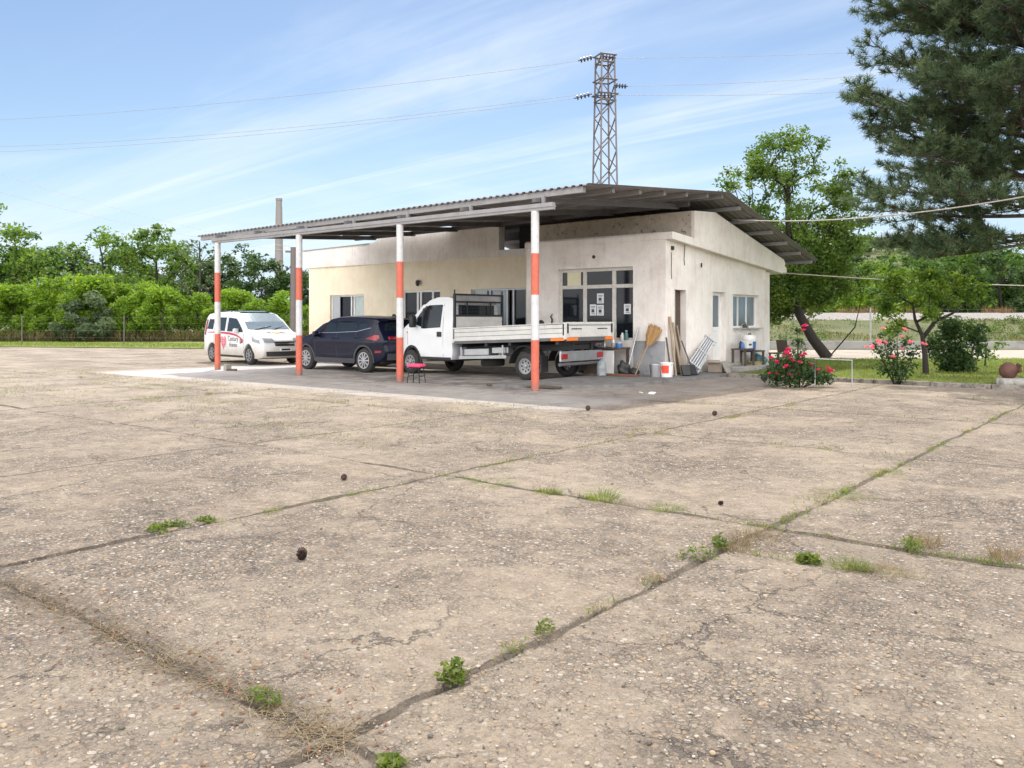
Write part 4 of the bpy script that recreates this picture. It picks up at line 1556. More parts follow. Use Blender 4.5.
for sd in (-1, 1):
    side_panel([(.74, 1.15), (.60, 1.25), (.30, 1.45), (.02, 1.525), (-.06, 1.165)], sd, SW, SD).build('front_window', M['car_glass'], suv)
    side_panel([(-.15, 1.17), (-.09, 1.53), (-.55, 1.535), (-.90, 1.505), (-.97, 1.20)], sd, SW, SD).build('rear_door_window', M['car_glass'], suv)
    side_panel([(-1.06, 1.21), (-1.02, 1.485), (-1.30, 1.43), (-1.56, 1.31)], sd, SW, SD).build('quarter_window', M['car_glass'], suv)
    side_panel([(FXs - .43, .26), (FXs - .43, .40), (RXs + .43, .40), (RXs + .43, .26)], sd, SW, SD, out=.012).build('sill_moulding', M['cladding'], suv)
    for cx in (FXs, RXs):
        oa = arch(cx, .355, .455, a0=-8, a1=188) + arch(cx, .355, .400, a0=188, a1=-8)
        side_panel(oa, sd, SW, SD, out=.014, thick=.03, nsub=2).build('arch_moulding', M['cladding'], suv)
    side_panel([(-1.42, .985), (-1.92, .93), (-2.05, .98), (-2.02, 1.085), (-1.80, 1.09)], sd, SW, SD, out=.010, thick=.06, nsub=5).build('tail_lamp', M['red_lamp'], suv)
    side_panel([(-1.86, .58), (-2.08, .585), (-2.08, .64), (-1.86, .64)], sd, SW, SD, out=.012, thick=.05, nsub=3).build('rear_reflector', M['red_lamp'], suv)
    mirror_part(suv, .72, sd * .90, 1.10, sd, M['navy'])
    MB().tube([SD(.05, sd * (SW + .02), .985), SD(-.12, sd * (SW + .035), .99), SD(-.22, sd * (SW + .01), .99)], .013, 6).build('door_handle', M['navy'], suv)
    MB().tube([SD(-.92, sd * (SW + .02), 1.01), SD(-1.08, sd * (SW + .035), 1.015), SD(-1.18, sd * (SW + .01), 1.015)], .013, 6).build('door_handle', M['navy'], suv)
    side_panel([(1.62, .95), (2.08, .84), (2.10, .76), (1.70, .84)], sd, SW, SD, out=.010, thick=.06, nsub=4).build('headlight', M['clear_lamp'], suv)
for sd in (-1, 1):
    for a_ in ((-.12, .42, -.10, 1.54), (.86, .42, .92, 1.06), (-.96, .80, -.95, 1.52)):
        side_panel([(a_[0], a_[1]), (a_[0] + .010, a_[1]), (a_[2] + .010, a_[3]), (a_[2], a_[3])], sd, SW, SD, out=.003, thick=.008, nsub=4).build('door_gap', M['ink'], suv)
    side_panel([(.76, 1.128), (.76, 1.138), (-.1, 1.158), (-.97, 1.193), (-1.56, 1.302), (-1.57, 1.290), (-.97, 1.180), (-.1, 1.146)], sd, SW, SD, out=.006, nsub=5).build('window_trim', M['chrome'], suv)
cross_panel([(.33, 1.59), (.74, 1.345), (1.09, 1.12)], [.62, .70, .76], SD, out=.006).build('windscreen', M['car_glass'], suv)
cross_panel([(-2.02, 1.205), (-1.93, 1.33), (-1.845, 1.45)], [.72, .68, .62], SD, out=.008).build('rear_window', M['car_glass'], suv)
cross_panel([(-2.175, .965), (-2.135, 1.04)], [.72, .72], SD, out=.010).build('tail_lamp', M['red_lamp'], suv)
cross_panel([(-2.20, .66), (-2.18, .77)], [.26, .26], SD, out=.012).build('number_plate', M['paper'], suv)
cross_panel([(-2.17, .37), (-2.205, .56)], [.80, .82], SD, out=.008).build('rear_bumper_skirt', M['cladding'], suv)
MB().box((0, 0, .40), (3.8, 1.40, .26)).build('underbody', M['plastic'], suv)
MB().prism([(-1.55, 1.63), (-1.75, 1.60), (-1.66, 1.70), (-1.62, 1.70)], -.02, .02).build('aerial_fin', M['plastic'], suv)
for x in (FXs, RXs):
    for sd in (-1, 1):
        wheel(suv, x, sd * .80, .355, .225, sd, M['rim'], 10, .68)

# ---------------------------------------------------------------- white dropside truck
trk = thing('dropside_truck', 'white dropside truck with a dark ladder rack behind its cab, under the canopy', 'truck', (-6.34, 3.40, 0), math.pi)
TW = 0.99


def TD(x, y, z):
    s = abs(y) / TW
    k = 1.0
    if z > 1.25:
        k -= 0.115 * (z - 1.25)
    if z < .6:
        k -= 0.05 * (.6 - z)
    if x > .2:
        k -= 0.16 * ((x - .2) / .7) ** 2
    x2 = x - (0.20 * s * s * min(1, max(0, (x + .4) / .9)))
    z2 = z - (0.04 * s ** 3 if z > 1.95 else 0)
    return Vector((x2, y * k, z2))


out = [(-1.62, .44), (-1.66, .60), (-1.66, 1.90), (-1.60, 2.14), (-1.42, 2.20), (-1.0, 2.19), (-.72, 2.11), (-.48, 1.95),
       (-.05, 1.60), (.18, 1.42), (.36, 1.33), (.66, 1.16), (.82, .98), (.90, .75), (.92, .50), (.86, .36), (.62, .32), (.44, .34)]
out += arch(0, .34, .43, a0=0, a1=180) + [(-.46, .42)]
car_body(out, TW, TD, [.5, .62, .75, .9, 1.05, 1.25, 1.4, 1.55, 1.7, 1.85, 2.0, 2.1], [-1.5, -1.2, -.9, -.6, -.3, 0, .2, .4, .55, .7, .8], bev=.06).build('cab', M['white_truck'], trk, smooth=True, ang=38)
for sd in (-1, 1):
    side_panel([(-.42, 1.34), (-.10, 1.41), (-.24, 1.58), (-.60, 1.92), (-.72, 1.975), (-1.20, 1.985), (-1.24, 1.94), (-1.20, 1.32), (-.55, 1.28)], sd, TW, TD).build('side_window', M['car_glass'], trk)
    side_panel([(-.52, 1.29), (-.47, 1.29), (-.47, 1.83), (-.52, 1.86)], sd, TW, TD, out=.012).build('quarter_pillar', M['plastic'], trk)
    side_panel([(-.45, .43), (-.45, .50), (-1.60, .50), (-1.60, .43)], sd, TW, TD, out=.010).build('sill_moulding', M['plastic'], trk)
    oa = arch(0, .34, .475, a0=12, a1=184) + arch(0, .34, .42, a0=184, a1=12)
    side_panel(oa, sd, TW, TD, out=.012, thick=.03, nsub=2).build('arch_moulding', M['plastic'], trk)
    MB().box(TD(-1.17, sd * (TW + .012), 1.13), (.17, .03, .14), bev=.02).build('door_handle', M['plastic'], trk)
    mb = MB().box((-.27, sd * 1.13, 1.48), (.13, .20, .34), bev=.05)
    mb.tube([(-.28, sd * .95, 1.43), (-.27, sd * 1.08, 1.45)], .03, 6)
    mb.build('mirror', M['plastic'], trk, smooth=True, ang=60)
    # door shut lines
    for px_ in ((-1.32, .52, -1.30, 2.02), (.20, .80, .22, 1.30)):
        side_panel([(px_[0], px_[1]), (px_[0] + .010, px_[1]), (px_[2] + .010, px_[3]), (px_[2], px_[3])], sd, TW, TD, out=.0025, thick=.006, nsub=2).build('door_gap', M['ink'], trk)
    side_panel([(.50, 1.06), (.80, .92), (.84, .76), (.56, .86)], sd, TW, TD, out=.010, thick=.05, nsub=4).build('headlight', M['clear_lamp'], trk)
    side_panel([(.20, 1.17), (.27, 1.15), (.27, 1.19), (.20, 1.21)], sd, TW, TD, out=.010).build('side_repeater', M['orange'], trk)
cross_panel([(-.70, 2.10), (-.46, 1.945), (-.04, 1.605), (.16, 1.45)], [.78, .82, .86, .86], TD, out=.008).build('windscreen', M['car_glass'], trk)
MB().box((-1.672, 0, 1.72), (.012, 1.5, .44)).build('rear_window', M['car_glass'], trk)
cross_panel([(.93, .58), (.885, .86)], [.5, .5], TD, out=.010).build('grille', M['plastic'], trk)
MB().box((-.4, 0, .50), (2.2, 1.5, .24)).build('underbody', M['plastic'], trk)
# chassis, tanks and the load bed (raked: it rides higher at the tail)
RK = R(2.35)


def rk(x, y, z):
    dx = x + 1.7
    return Vector((x, y, z - dx * math.tan(RK)))


BX0, BX1, BY = -1.74, -5.47, 1.055
fr = MB()
for sd in (-1, 1):
    fr.add([rk(BX0, sd * .42 - .05, .62), rk(BX1 + .2, sd * .42 - .05, .62), rk(BX1 + .2, sd * .42 + .05, .62), rk(BX0, sd * .42 + .05, .62),
            rk(BX0, sd * .42 - .05, .80), rk(BX1 + .2, sd * .42 - .05, .80), rk(BX1 + .2, sd * .42 + .05, .80), rk(BX0, sd * .42 + .05, .80)],
           [(0, 1, 2, 3), (4, 7, 6, 5), (0, 4, 5, 1), (1, 5, 6, 2), (2, 6, 7, 3), (3, 7, 4, 0)])
for x in (-2.0, -2.9, -3.7, -4.5, -5.2):
    fr.box(rk(x, 0, .83), (.09, 2.06, .10))
    fr.box(rk(x, 0, .70), (.06, .84, .12))
fr.build('chassis', M['plastic'], trk)
bd = MB()


def slabx(mb, x0, x1, y0, y1, z0, z1):
    mb.add([rk(x0, y0, z0), rk(x1, y0, z0), rk(x1, y1, z0), rk(x0, y1, z0), rk(x0, y0, z1), rk(x1, y0, z1), rk(x1, y1, z1), rk(x0, y1, z1)],
           [(0, 1, 2, 3), (4, 7, 6, 5), (0, 4, 5, 1), (1, 5, 6, 2), (2, 6, 7, 3), (3, 7, 4, 0)])


slabx(bd, BX1, BX0, -BY + .03, BY - .03, .88, .955)
bd.build('bed_floor', M['steel_dk'], trk)
for sd in (-1, 1):
    sb = MB()
    slabx(sb, BX1 + .05, BX0 - .05, sd * BY - .018, sd * BY + .018, .945, 1.30)
    for z in (.945, 1.06, 1.18, 1.27):
        slabx(sb, BX1 + .055, BX0 - .055, sd * BY + sd * .018 - .002, sd * BY + sd * .018 + .010 * sd, z, z + (.105 if z < 1.2 else .035))
    s_o = sb.build('side_board', M['board'], trk)
    for z in (1.056, 1.172, 1.272):
        gl = MB()
        slabx(gl, BX1 + .06, BX0 - .06, sd * (BY + .0285) - .0015, sd * (BY + .0285) + .0015, z - .006, z + .006)
        gl.build('board_groove', M['steel_dk'], s_o)
    for x in (BX1 + .04, BX0 - .06):
        lt = MB()
        slabx(lt, x - .02, x + .02, sd * (BY + .012) - .012, sd * (BY + .030) + .0, 1.00, 1.28)
        lt.build('latch', M['plastic'], s_o)
    rl = MB()
    slabx(rl, BX1, BX0, sd * BY - .03, sd * BY + .022, .87, .94)
    rl.build('side_rail', M['steel_dk'], trk)
tb = MB()
slabx(tb, BX1 - .018, BX1 + .018, -BY + .05, BY - .05, .945, 1.32)
slabx(tb, BX1 - .032, BX1 - .018, -BY + .06, BY - .06, 1.27, 1.31)
slabx(tb, BX1 - .028, BX1 - .018, -BY + .10, BY - .10, .96, 1.22)
t_o = tb.build('tail_board', M['board'], trk)
gl = MB()
slabx(gl, BX1 - .0335, BX1 - .0275, -BY + .07, BY - .07, 1.236, 1.250)
gl.build('board_groove', M['steel_dk'], t_o)
for y in (-BY + .06, BY - .06):
    lt = MB()
    slabx(lt, BX1 - .045, BX1 - .019, y - .022, y + .022, 1.05, 1.28)
    lt.build('latch', M['plastic'], t_o)
for y in (-.55, .62):
    lt = MB()
    slabx(lt, BX1 - .036, BX1 - .028, y - .22, y + .22, 1.14, 1.165)
    lt.build('grip', M['plastic'], t_o)
cp = MB()
for y in (-BY, BY):
    slabx(cp, BX1 - .03, BX1 + .05, y - .03, y + .03, .90, 1.315)
    slabx(cp, BX0 - .06, BX0 + .0, y - .025, y + .025, .90, 1.31)
cp.build('corner_post', M['board'], trk)
slabm = MB()
slabx(slabm, BX1 - .02, BX1 + .03, -BY + .03, BY - .03, .85, .94)
slabm.build('rear_rail', M['steel_dk'], trk)
for y0, y1 in ((BY - .48, BY - .02), (-BY + .02, -BY + .38)):
    mb = MB()
    slabx(mb, BX1 - .040, BX1 - .022, y0, y1, .865, .935)
    mb.build('orange_marker', M['orange'], trk)
mb = MB()
slabx(mb, BX1 + .02, BX1 + .42, BY + .024, BY + .036, .87, .935)
mb.build('orange_marker', M['orange'], trk)
# headboard and ladder rack behind the cab
hb = MB()
slabx(hb, BX0 - .03, BX0 + .0, -BY + .04, BY - .04, .95, 1.62)
for z in (1.05, 1.2, 1.35, 1.5):
    slabx(hb, BX0 - .045, BX0 - .03, -BY + .06, BY - .06, z, z + .10)
hb.build('headboard', M['board'], trk)
rk_ = MB()
for y in (-BY + .05, BY - .05):
    rk_.box((BX0 - .02, y, 1.60), (.06, .06, 1.28))
for z in (2.22, 2.02, 1.64):
    rk_.box((BX0 - .02, 0, z), (.055, 2 * BY - .1, .05))
for y in (-.5, .5):
    rk_.box((BX0 - .02, y, 1.85), (.03, .03, .4))
rk_.box((BX0 - .02, BY - .05, 2.29), (.03, .03, .12)).box((BX0 - .02, -BY + .05, 2.29), (.03, .03, .12))
rk_.build('ladder_rack', M['plastic'], trk)
gm = MB()
for k in range(9):
    gm.box((BX0 - .02, 0, 1.68 + k * .04), (.008, 2 * BY - .14, .008))
gm.build('rack_mesh', M['plastic'], trk)
MB().box((BX0 - .012, 0, 2.12), (.01, 2 * BY - .16, .15)).build('rack_panel', M['galv'], trk)
# under-bed boxes, pipes, guards
for sd in (-1, 1):
    ub = MB()
    slabx(ub, -2.9, -1.95, sd * .80 - .12, sd * .80 + .12, .56, .72)
    slabx(ub, -3.55, -3.0, sd * .80 - .10, sd * .80 + .10, .60, .74)
    ub.build('under_bed_box', M['galv'], trk)
    sg = MB()
    slabx(sg, -3.55, -1.9, sd * .97 - .015, sd * .97 + .015, .46, .54)
    slabx(sg, -2.0, -1.95, sd * .97 - .012, sd * .97 + .012, .54, .80)
    slabx(sg, -3.45, -3.40, sd * .97 - .012, sd * .97 + .012, .54, .80)
    sg.build('side_guard', M['galv'], trk)
    mg = MB()
    aa = [(-4.16 + .50 * math.cos(R(a)), .36 + .50 * math.sin(R(a))) for a in range(5, 176, 10)]
    for (x0, z0), (x1, z1) in zip(aa[:-1], aa[1:]):
        n_ = Vector(((x0 + x1) / 2 + 4.16, 0, (z0 + z1) / 2 - .36)).normalized() * .015
        mg.add([(x0, sd * .70, z0), (x1, sd * .70, z1), (x1, sd * 1.0, z1), (x0, sd * 1.0, z0),
                (x0 + n_.x, sd * .70, z0 + n_.z), (x1 + n_.x, sd * .70, z1 + n_.z), (x1 + n_.x, sd * 1.0, z1 + n_.z), (x0 + n_.x, sd * 1.0, z0 + n_.z)],
               [(0, 1, 2, 3), (4, 7, 6, 5), (0, 4, 5, 1), (1, 5, 6, 2), (2, 6, 7, 3), (3, 7, 4, 0)])
    slx = -4.16 - .50
    mg.box((slx - .02, sd * .85, .42), (.02, .30, .42))
    mg.build('mudguard', M['plastic'], trk)
rb = MB()
rb.box((BX1 + .25, 0, .62), (.06, 1.86, .26), bev=.015)
rb.build('lamp_bar', M['galv'], trk)
for y in (-.80, .80):
    MB().box((BX1 + .21, y, .62), (.05, .24, .13), bev=.012).build('tail_lamp', M['red_lamp'], trk)
MB().box((BX1 + .21, .05, .63), (.02, .54, .13)).build('number_plate', M['galv'], trk)
MB().tube([(BX1 + .3, -.88, .42), (BX1 + .3, .88, .42)], .045, 8).build('under_run_bar', M['steel_dk'], trk)
sp = MB().lathe([(.18, -.09), (.31, -.09), (.33, -.05), (.33, .05), (.31, .09), (.18, .09)], 24, Matrix.Translation((-2.35, 0.1, .36)), ring=True)
sp.build('spare_wheel', M['tyre'], trk)
for x in (0.0, -4.16):
    for sd in (-1, 1):
        wheel(trk, x, sd * .87, .34 if x == 0 else .35, .215, sd, M['rim_dull'], 8, .58, 'steel')

# ================================================================== odds and ends by the wall
PZ = 0.07                                                   # top of the platform


def gy(px, y, ref=None):
    """local x where the sight line of column px meets the plane y"""
    dx, dy = (px - 512) / F_PX * CT - ST, (px - 512) / F_PX * ST + CT
    return CX + (y - CY) / dy * dx


# --- workbench with its load
wb = thing('workbench', 'dark workbench with a pale cabinet door behind the truck tail', 'workbench', (-1.28, 4.80, PZ))
MB().box((0, 0, .70), (1.15, .62, .05), bev=.01).build('bench_top', M['wood_dk'], wb)
MB().box((-.25, .02, .335), (.60, .54, .67)).build('cupboard', M['wood_dk'], wb)
MB().box((.22, -.27, .34), (.40, .03, .62), bev=.008).build('cupboard_door', M['white_pl'], wb)
for sx in (-.54, .54):
    MB().box((sx, .22, .335), (.06, .06, .67)).build('leg', M['wood_dk'], wb)
BT = PZ + .727


def can_(name, label, cat, x, y, z, r, h, mat_, neck=0.0, cap='white_pl', group=None):
    t = thing(name, label, cat, (x, y, z), 0, group)
    if neck:
        MB().lathe([(r * .92, 0), (r, .01), (r, h * .62), (r * neck, h * .82), (r * neck, h * .93)], 16).build('body', M[mat_], t, smooth=True, ang=40)
        MB().lathe([(r * neck * 1.15, h * .93), (r * neck * 1.15, h)], 12).build('cap', M[cap], t)
    else:
        MB().lathe([(r * .96, 0), (r, .012), (r, h * .95), (r * .93, h)], 16).build('body', M[mat_], t, smooth=True, ang=40)
        MB().lathe([(r * .8, h), (r * .8, h + .01)], 14).build('lid', M[cap], t)
    return t


can_('spray_bottle', 'white bottle standing tallest on the workbench', 'bottle', -1.02, 4.74, BT, .05, .26, 'white_pl', .4, 'galv', 'containers on the workbench')
can_('paint_tin', 'yellow tin on the workbench near the truck tail', 'tin', -1.28, 4.66, BT, .06, .13, 'yellow_pl', 0, 'galv', 'containers on the workbench')
can_('plastic_tub', 'blue plastic tub at the right end of the workbench', 'tub', -.80, 4.68, BT, .09, .12, 'blue_pl', 0, 'white_pl', 'containers on the workbench')
can_('plastic_tub', 'dark blue tub at the left end of the workbench', 'tub', -1.62, 4.62, BT, .09, .10, 'blue_pl', 0, 'plastic', 'containers on the workbench')
can_('drinks_can', 'small red can lying among the tins on the workbench', 'can', -1.46, 4.60, BT, .035, .11, 'red_pr', 0, 'galv', 'containers on the workbench')
can_('jar', 'pale glass jar beside the blue tub on the workbench', 'jar', -.93, 4.60, BT, .045, .12, 'bottle', 0, 'yellow_pl', 'containers on the workbench')
can_('drinks_can', 'small silver can on the workbench beside the yellow tin', 'can', -1.18, 4.58, BT, .033, .11, 'galv', 0, 'galv', 'containers on the workbench')
rg = thing('rag_heap', 'crumpled blue and white rags on the workbench front edge', 'rags', (-1.35, 4.60, BT))
rs = random.Random(5)
mb = MB()
bm = bmesh.new()
bmesh.ops.create_icosphere(bm, subdivisions=3, radius=.1)
for v_ in bm.verts:
    n_ = 0.7 + .5 * rs.random()
    v_.co = Vector((v_.co.x * 1.9 * n_, v_.co.y * 1.1 * n_, max(-.02, v_.co.z * .55 * n_)))
mb.bm(bm, Matrix.Translation((0, 0, .02)))
bm.free()
mb.build('cloth', mat("mottled_rag", (.10, .16, .34), .9, var=.3, scale=12, col2=(.6, .6, .6), c2lo=.5, c2hi=.6), rg)
# --- water bottle, basin, dark sack, plank on the floor
b = thing('water_bottle', 'big clear plastic water bottle on the floor before the workbench', 'bottle', (-.93, 4.05, PZ))
MB().lathe([(.10, 0), (.125, .02), (.125, .10), (.118, .12), (.125, .14), (.125, .28), (.10, .35), (.035, .42), (.032, .44)], 20).build('body', M['bottle'], b, smooth=True, ang=50)
MB().lathe([(.038, .44), (.038, .465)], 12).build('cap', M['blue_pl'], b)
b = thing('enamel_basin', 'grey metal basin on the floor under the truck tail', 'basin', (-2.12, 4.95, PZ))
MB().lathe([(.11, 0), (.12, .01), (.17, .17), (.19, .18), (.165, .165), (.11, .02), (.01, .015)], 24).build('bowl', M['galv'], b, smooth=True, ang=50)


def lump(name, label, cat, loc, size, mat_, seed, rz=0):
    t = thing(name, label, cat, loc, rz)
    r_ = random.Random(seed)
    bm = bmesh.new()
    bmesh.ops.create_icosphere(bm, subdivisions=3, radius=.5)
    ph = [r_.uniform(0, 6) for _ in range(6)]
    for v_ in bm.verts:
        c = v_.co * 2
        n_ = 1 + .22 * math.sin(3.1 * c.x + ph[0]) * math.sin(2.7 * c.y + ph[1]) + .13 * math.sin(6 * c.z + ph[2] + 3 * c.x) + .05 * r_.uniform(-1, 1)
        v_.co = Vector((v_.co.x * size[0] * n_, v_.co.y * size[1] * n_, max(0.0, (v_.co.z + .42) * size[2] * n_ * 1.05)))
    mb = MB().bm(bm)
    bm.free()
    mb.build('sack', mat_, t, smooth=True, ang=70)
    return t


lump('black_sack', 'black crumpled sack between the workbench and the leaning tools', 'sack', (-.62, 4.60, PZ), (.34, .32, .34), M['plastic'], 3)
lump('black_sack', 'small dark sack on the floor before the grey dado', 'sack', (-.36, 4.72, PZ), (.26, .24, .20), M['plastic'], 9)
t = thing('floor_board', 'rust brown board lying on the floor in front of the tools', 'board', (-.55, 4.32, PZ), R(6))
MB().box((0, 0, .03), (1.0, .14, .06), bev=.01).build('plank', M['rust'], t)


# --- tools leaning on the wall
def leaning(name, label, cat, foot, head, parts, group='tools leaning on the wall'):
    t = thing(name, label, cat, foot, 0, group)
    d = Vector(head) - Vector(foot)
    q = d.to_track_quat('Z', 'Y').to_matrix().to_4x4()
    for nm, mb, mt in parts:
        o = MB().add(mb.v, mb.f, q).build(nm, mt, t, smooth=True, ang=45)
    return t


WYF = FY - .03
leaning('iron_bar', 'pale iron bar leaning at a slant against the grey dado', 'bar', (-.60, 4.72, PZ), (-.50, WYF, 1.34), [('bar', MB().tube([(0, 0, 0), (0, 0, 1.36)], .02, 8), M['galv'])])
hoe = MB().tube([(0, 0, 0), (0, 0, 1.05)], .018, 8)
leaning('garden_hoe', 'dark iron-headed hoe leaning next to the straw broom', 'hoe', (-.40, 4.72, PZ), (-.17, WYF - .02, 1.10), [('handle', hoe, M['wood']), ('blade', MB().box((0, -.01, 1.02), (.13, .03, .17), bev=.01), M['plastic'])])
br = MB()
rs = random.Random(2)
for k in range(70):
    a, r_ = rs.uniform(0, 6.28), rs.uniform(0, 1)
    bx_, by_ = .035 * math.cos(a) * r_, .02 * math.sin(a) * r_
    tx_, ty_ = .21 * math.cos(a) * r_, .045 * math.sin(a) * r_
    br.tube([(by_, bx_, .86), (by_ + ty_ * .5, bx_ * 2 + tx_ * .45, 1.08), (ty_, tx_, 1.42 + rs.uniform(-.04, .03))], [.007, .010, .008], 4)
core = MB().add([(-.02, -.04, .86), (.02, -.04, .86), (.02, .04, .86), (-.02, .04, .86), (-.03, -.17, 1.36), (.03, -.17, 1.36), (.03, .17, 1.36), (-.03, .17, 1.36)],
                [(0, 3, 2, 1), (4, 5, 6, 7), (0, 1, 5, 4), (1, 2, 6, 5), (2, 3, 7, 6), (3, 0, 4, 7)])
core.add(br.v, br.f)
leaning('straw_broom', 'upturned broom of brown straw leaning at the building corner', 'broom', (-.28, 4.62, PZ), (.12, WYF - .06, 1.48), [('handle', MB().tube([(0, 0, 0), (0, 0, .92)], .016, 8), M['wood']), ('bristles', core, M['straw'])])
WXR = WX + .03
leaning('wooden_stake', 'longest grey wooden stake leaning beside the dark doorway', 'stake', (.55, 5.28, PZ), (WXR, 5.36, 1.62), [('pole', MB().box((0, 0, .78), (.06, .05, 1.56), bev=.008), M['wood'])], 'stakes by the doorway')
leaning('wooden_stake', 'slimmer wooden stake leaning right of the longest one', 'stake', (.62, 5.52, PZ), (WXR + .01, 5.50, 1.46), [('pole', MB().box((0, 0, .71), (.09, .035, 1.42), bev=.008), M['wood'])], 'stakes by the doorway')
leaning('wooden_stake', 'short dark stake leaning left of the longest one', 'stake', (.50, 5.14, PZ), (WXR - .01, 5.20, 1.05), [('pole', MB().tube([(0, 0, 0), (0, 0, 1.02)], .022, 7), M['wood_dk'])], 'stakes by the doorway')
sh = MB().add([(-.12, -.01, .0), (.12, -.01, .0), (.13, -.01, .30), (-.13, -.01, .30), (-.11, .03, .02), (.11, .03, .02), (.12, .02, .30), (-.12, .02, .30)],
              [(0, 1, 2, 3), (4, 7, 6, 5), (0, 4, 5, 1), (1, 5, 6, 2), (2, 6, 7, 3), (3, 7, 4, 0)])
leaning('shovel', 'dark square shovel standing blade down beside the white bucket', 'shovel', (.78, 5.45, PZ), (WXR + .02, 5.72, 1.38), [('blade', sh, M['plastic']), ('handle', MB().tube([(0, 0, .28), (0, 0, 1.4)], .017, 8), M['wood'])], 'shovels by the doorway')
leaning('shovel', 'second dark shovel, lower and farther along the side wall', 'shovel', (.82, 5.80, PZ), (WXR + .02, 5.95, 1.0), [('blade', sh, M['plastic']), ('handle', MB().tube([(0, 0, .28), (0, 0, 1.02)], .017, 8), M['wood_dk'])], 'shovels by the doorway')


def bucket(label, x, y, r, h, mat_):
    t = thing('bucket', label, 'bucket', (x, y, PZ))
    MB().lathe([(r * .86, 0), (r * .87, .01), (r * .98, h * .92), (r * 1.04, h * .93), (r * 1.04, h), (r * .96, h), (r * .84, .03), (.01, .025)], 24).build('pail', M[mat_], t, smooth=True, ang=40)
    MB().tube([(r * math.cos(a) * 1.04, -.02 - .10 * math.sin(a), h * .93 - .12 * math.sin(a)) for a in [k * math.pi / 10 for k in range(11)]], .005, 5).build('handle', M['galv'], t)
    return t


bucket('dented silver metal pail beside the white bucket', .28, 4.70, .15, .32, 'galv')
wbk = bucket('white plastic bucket with an orange red print on its side', .52, 4.86, .17, .37, 'white_pl')
pv = []
for k in range(9):
    a = R(-115 + k * 9)
    pv.append(a)
V, Fq = [], []
import itertools
for a in pv:
    for z in (.10, .30):
        rr_ = .17 * (.875 + .115 * z / .34) + .004
        V.append((rr_ * math.cos(a), rr_ * math.sin(a), z if a != pv[0] else lerp(z, .2, .5)))
for i in range(len(pv) - 1):
    Fq.append((2 * i, 2 * i + 2, 2 * i + 3, 2 * i + 1))
MB().add(V, Fq).build('print', M['red_pr'], wbk)
# --- folded drying rack leaning on the side wall
ar = thing('drying_rack', 'folded silver drying rack leaning on the side wall by the steps', 'drying rack', (.66, 6.02, PZ), 0)
mb = MB()
f0, h0 = Vector((0, 0, .15)), Vector((-.26, 1.52, .86))
for k in range(7):
    o_ = Vector((.11, .03, -.085)) * (k / 6 - .5) * 2.3
    mb.tube([f0 + o_ + Vector((0, 0, .02 * (k % 2))), h0 + o_ * .8], .016, 6)
for k in range(5):
    o_ = Vector((.11, .03, -.085)) * (k / 4 - .5) * 2.0 + Vector((.05, -.02, .07))
    mb.tube([f0 + o_ + Vector((0, 0, .05)), h0 + o_ * .8], .013, 6)
mb.build('rails', M['white_pl'], ar)
mb = MB()
for t_ in (.02, .5, .97):
    p = f0.lerp(h0, t_)
    u_ = Vector((.14, .04, -.11))
    mb.tube([p - u_, p + u_, p + u_ + Vector((.07, -.03, .09)), p - u_ + Vector((.07, -.03, .09)), p - u_], .018, 6)
mb.tube([h0, h0 + Vector((-.03, .04, .20))], .010, 6)
mb.build('end_frame', M['alu'], ar)
pl = MB()
u_ = Vector((.11, .03, -.085))
pl.add([f0 - u_ + Vector((.03, 0, .05)), f0 + u_ + Vector((.03, 0, .05)), h0 + u_ * .8 + Vector((.03, 0, .05)), h0 - u_ * .8 + Vector((.03, 0, .05)), f0 - u_ + Vector((.04, 0, .06)), f0 + u_ + Vector((.04, 0, .06)), h0 + u_ * .8 + Vector((.04, 0, .06)), h0 - u_ * .8 + Vector((.04, 0, .06))], [(0, 1, 2, 3), (4, 7, 6, 5), (0, 4, 5, 1), (1, 5, 6, 2), (2, 6, 7, 3), (3, 7, 4, 0)])
pl.build('folded_wing', M['galv'], ar)
# --- boxes and boards by the steps
t = thing('cardboard_box', 'worn open cardboard box at the foot of the white door', 'box', (.66, 7.48, PZ), R(12))
MB().box((0, 0, .15), (.40, .50, .28), bev=.01).build('carton', M['card'], t)
mb = MB().box((-.05, -.27, .31), (.36, .16, .012), Matrix.Rotation(.4, 4, 'X'))
mb.build('flap', M['card'], t)
t = thing('loose_board', 'pale flat board leaning on the cardboard box', 'board', (1.0, 7.32, PZ), R(10))
MB().box((0, 0, .16), (.03, .42, .36), Matrix.Rotation(R(-28), 4, 'Y'), bev=.006).build('panel', M['brick'], t)
# --- side table with its load
tb_ = thing('side_table', 'low dark table with a small raised top under the side window', 'table', (.72, 9.35, PZ))
MB().box((0, -.30, .60), (.46, .62, .04), bev=.008).build('table_top', M['wood_dk'], tb_)
MB().box((0, .42, .52), (.44, .80, .04), bev=.008).build('table_leaf', M['wood_dk'], tb_)
for sx, sy, hh in ((-.19, -.56, .58), (.19, -.56, .58), (-.19, .02, .58), (.19, .02, .58), (-.18, .76, .50), (.18, .76, .50)):
    MB().box((sx, sy, hh / 2), (.055, .055, hh)).build('leg', M['wood_dk'], tb_)
TT, TL = PZ + .622, PZ + .542
can_('bottle', 'small blue bottle on the left edge of the side table', 'bottle', .82, 8.82, TT, .055, .22, 'blue_pl', .4, 'white_pl', 'things on the side table')
can_('bottle', 'dark bottle with a white cap beside the blue one on the side table', 'bottle', .70, 8.96, TT, .05, .24, 'plastic', .4, 'white_pl', 'things on the side table')
t = thing('tissue_box', 'cream white box with a dark printed panel on the side table', 'box', (.80, 9.14, TT), R(-8), 'things on the side table')
MB().box((0, 0, .10), (.24, .28, .20), bev=.012).build('carton', M['white_pl'], t)
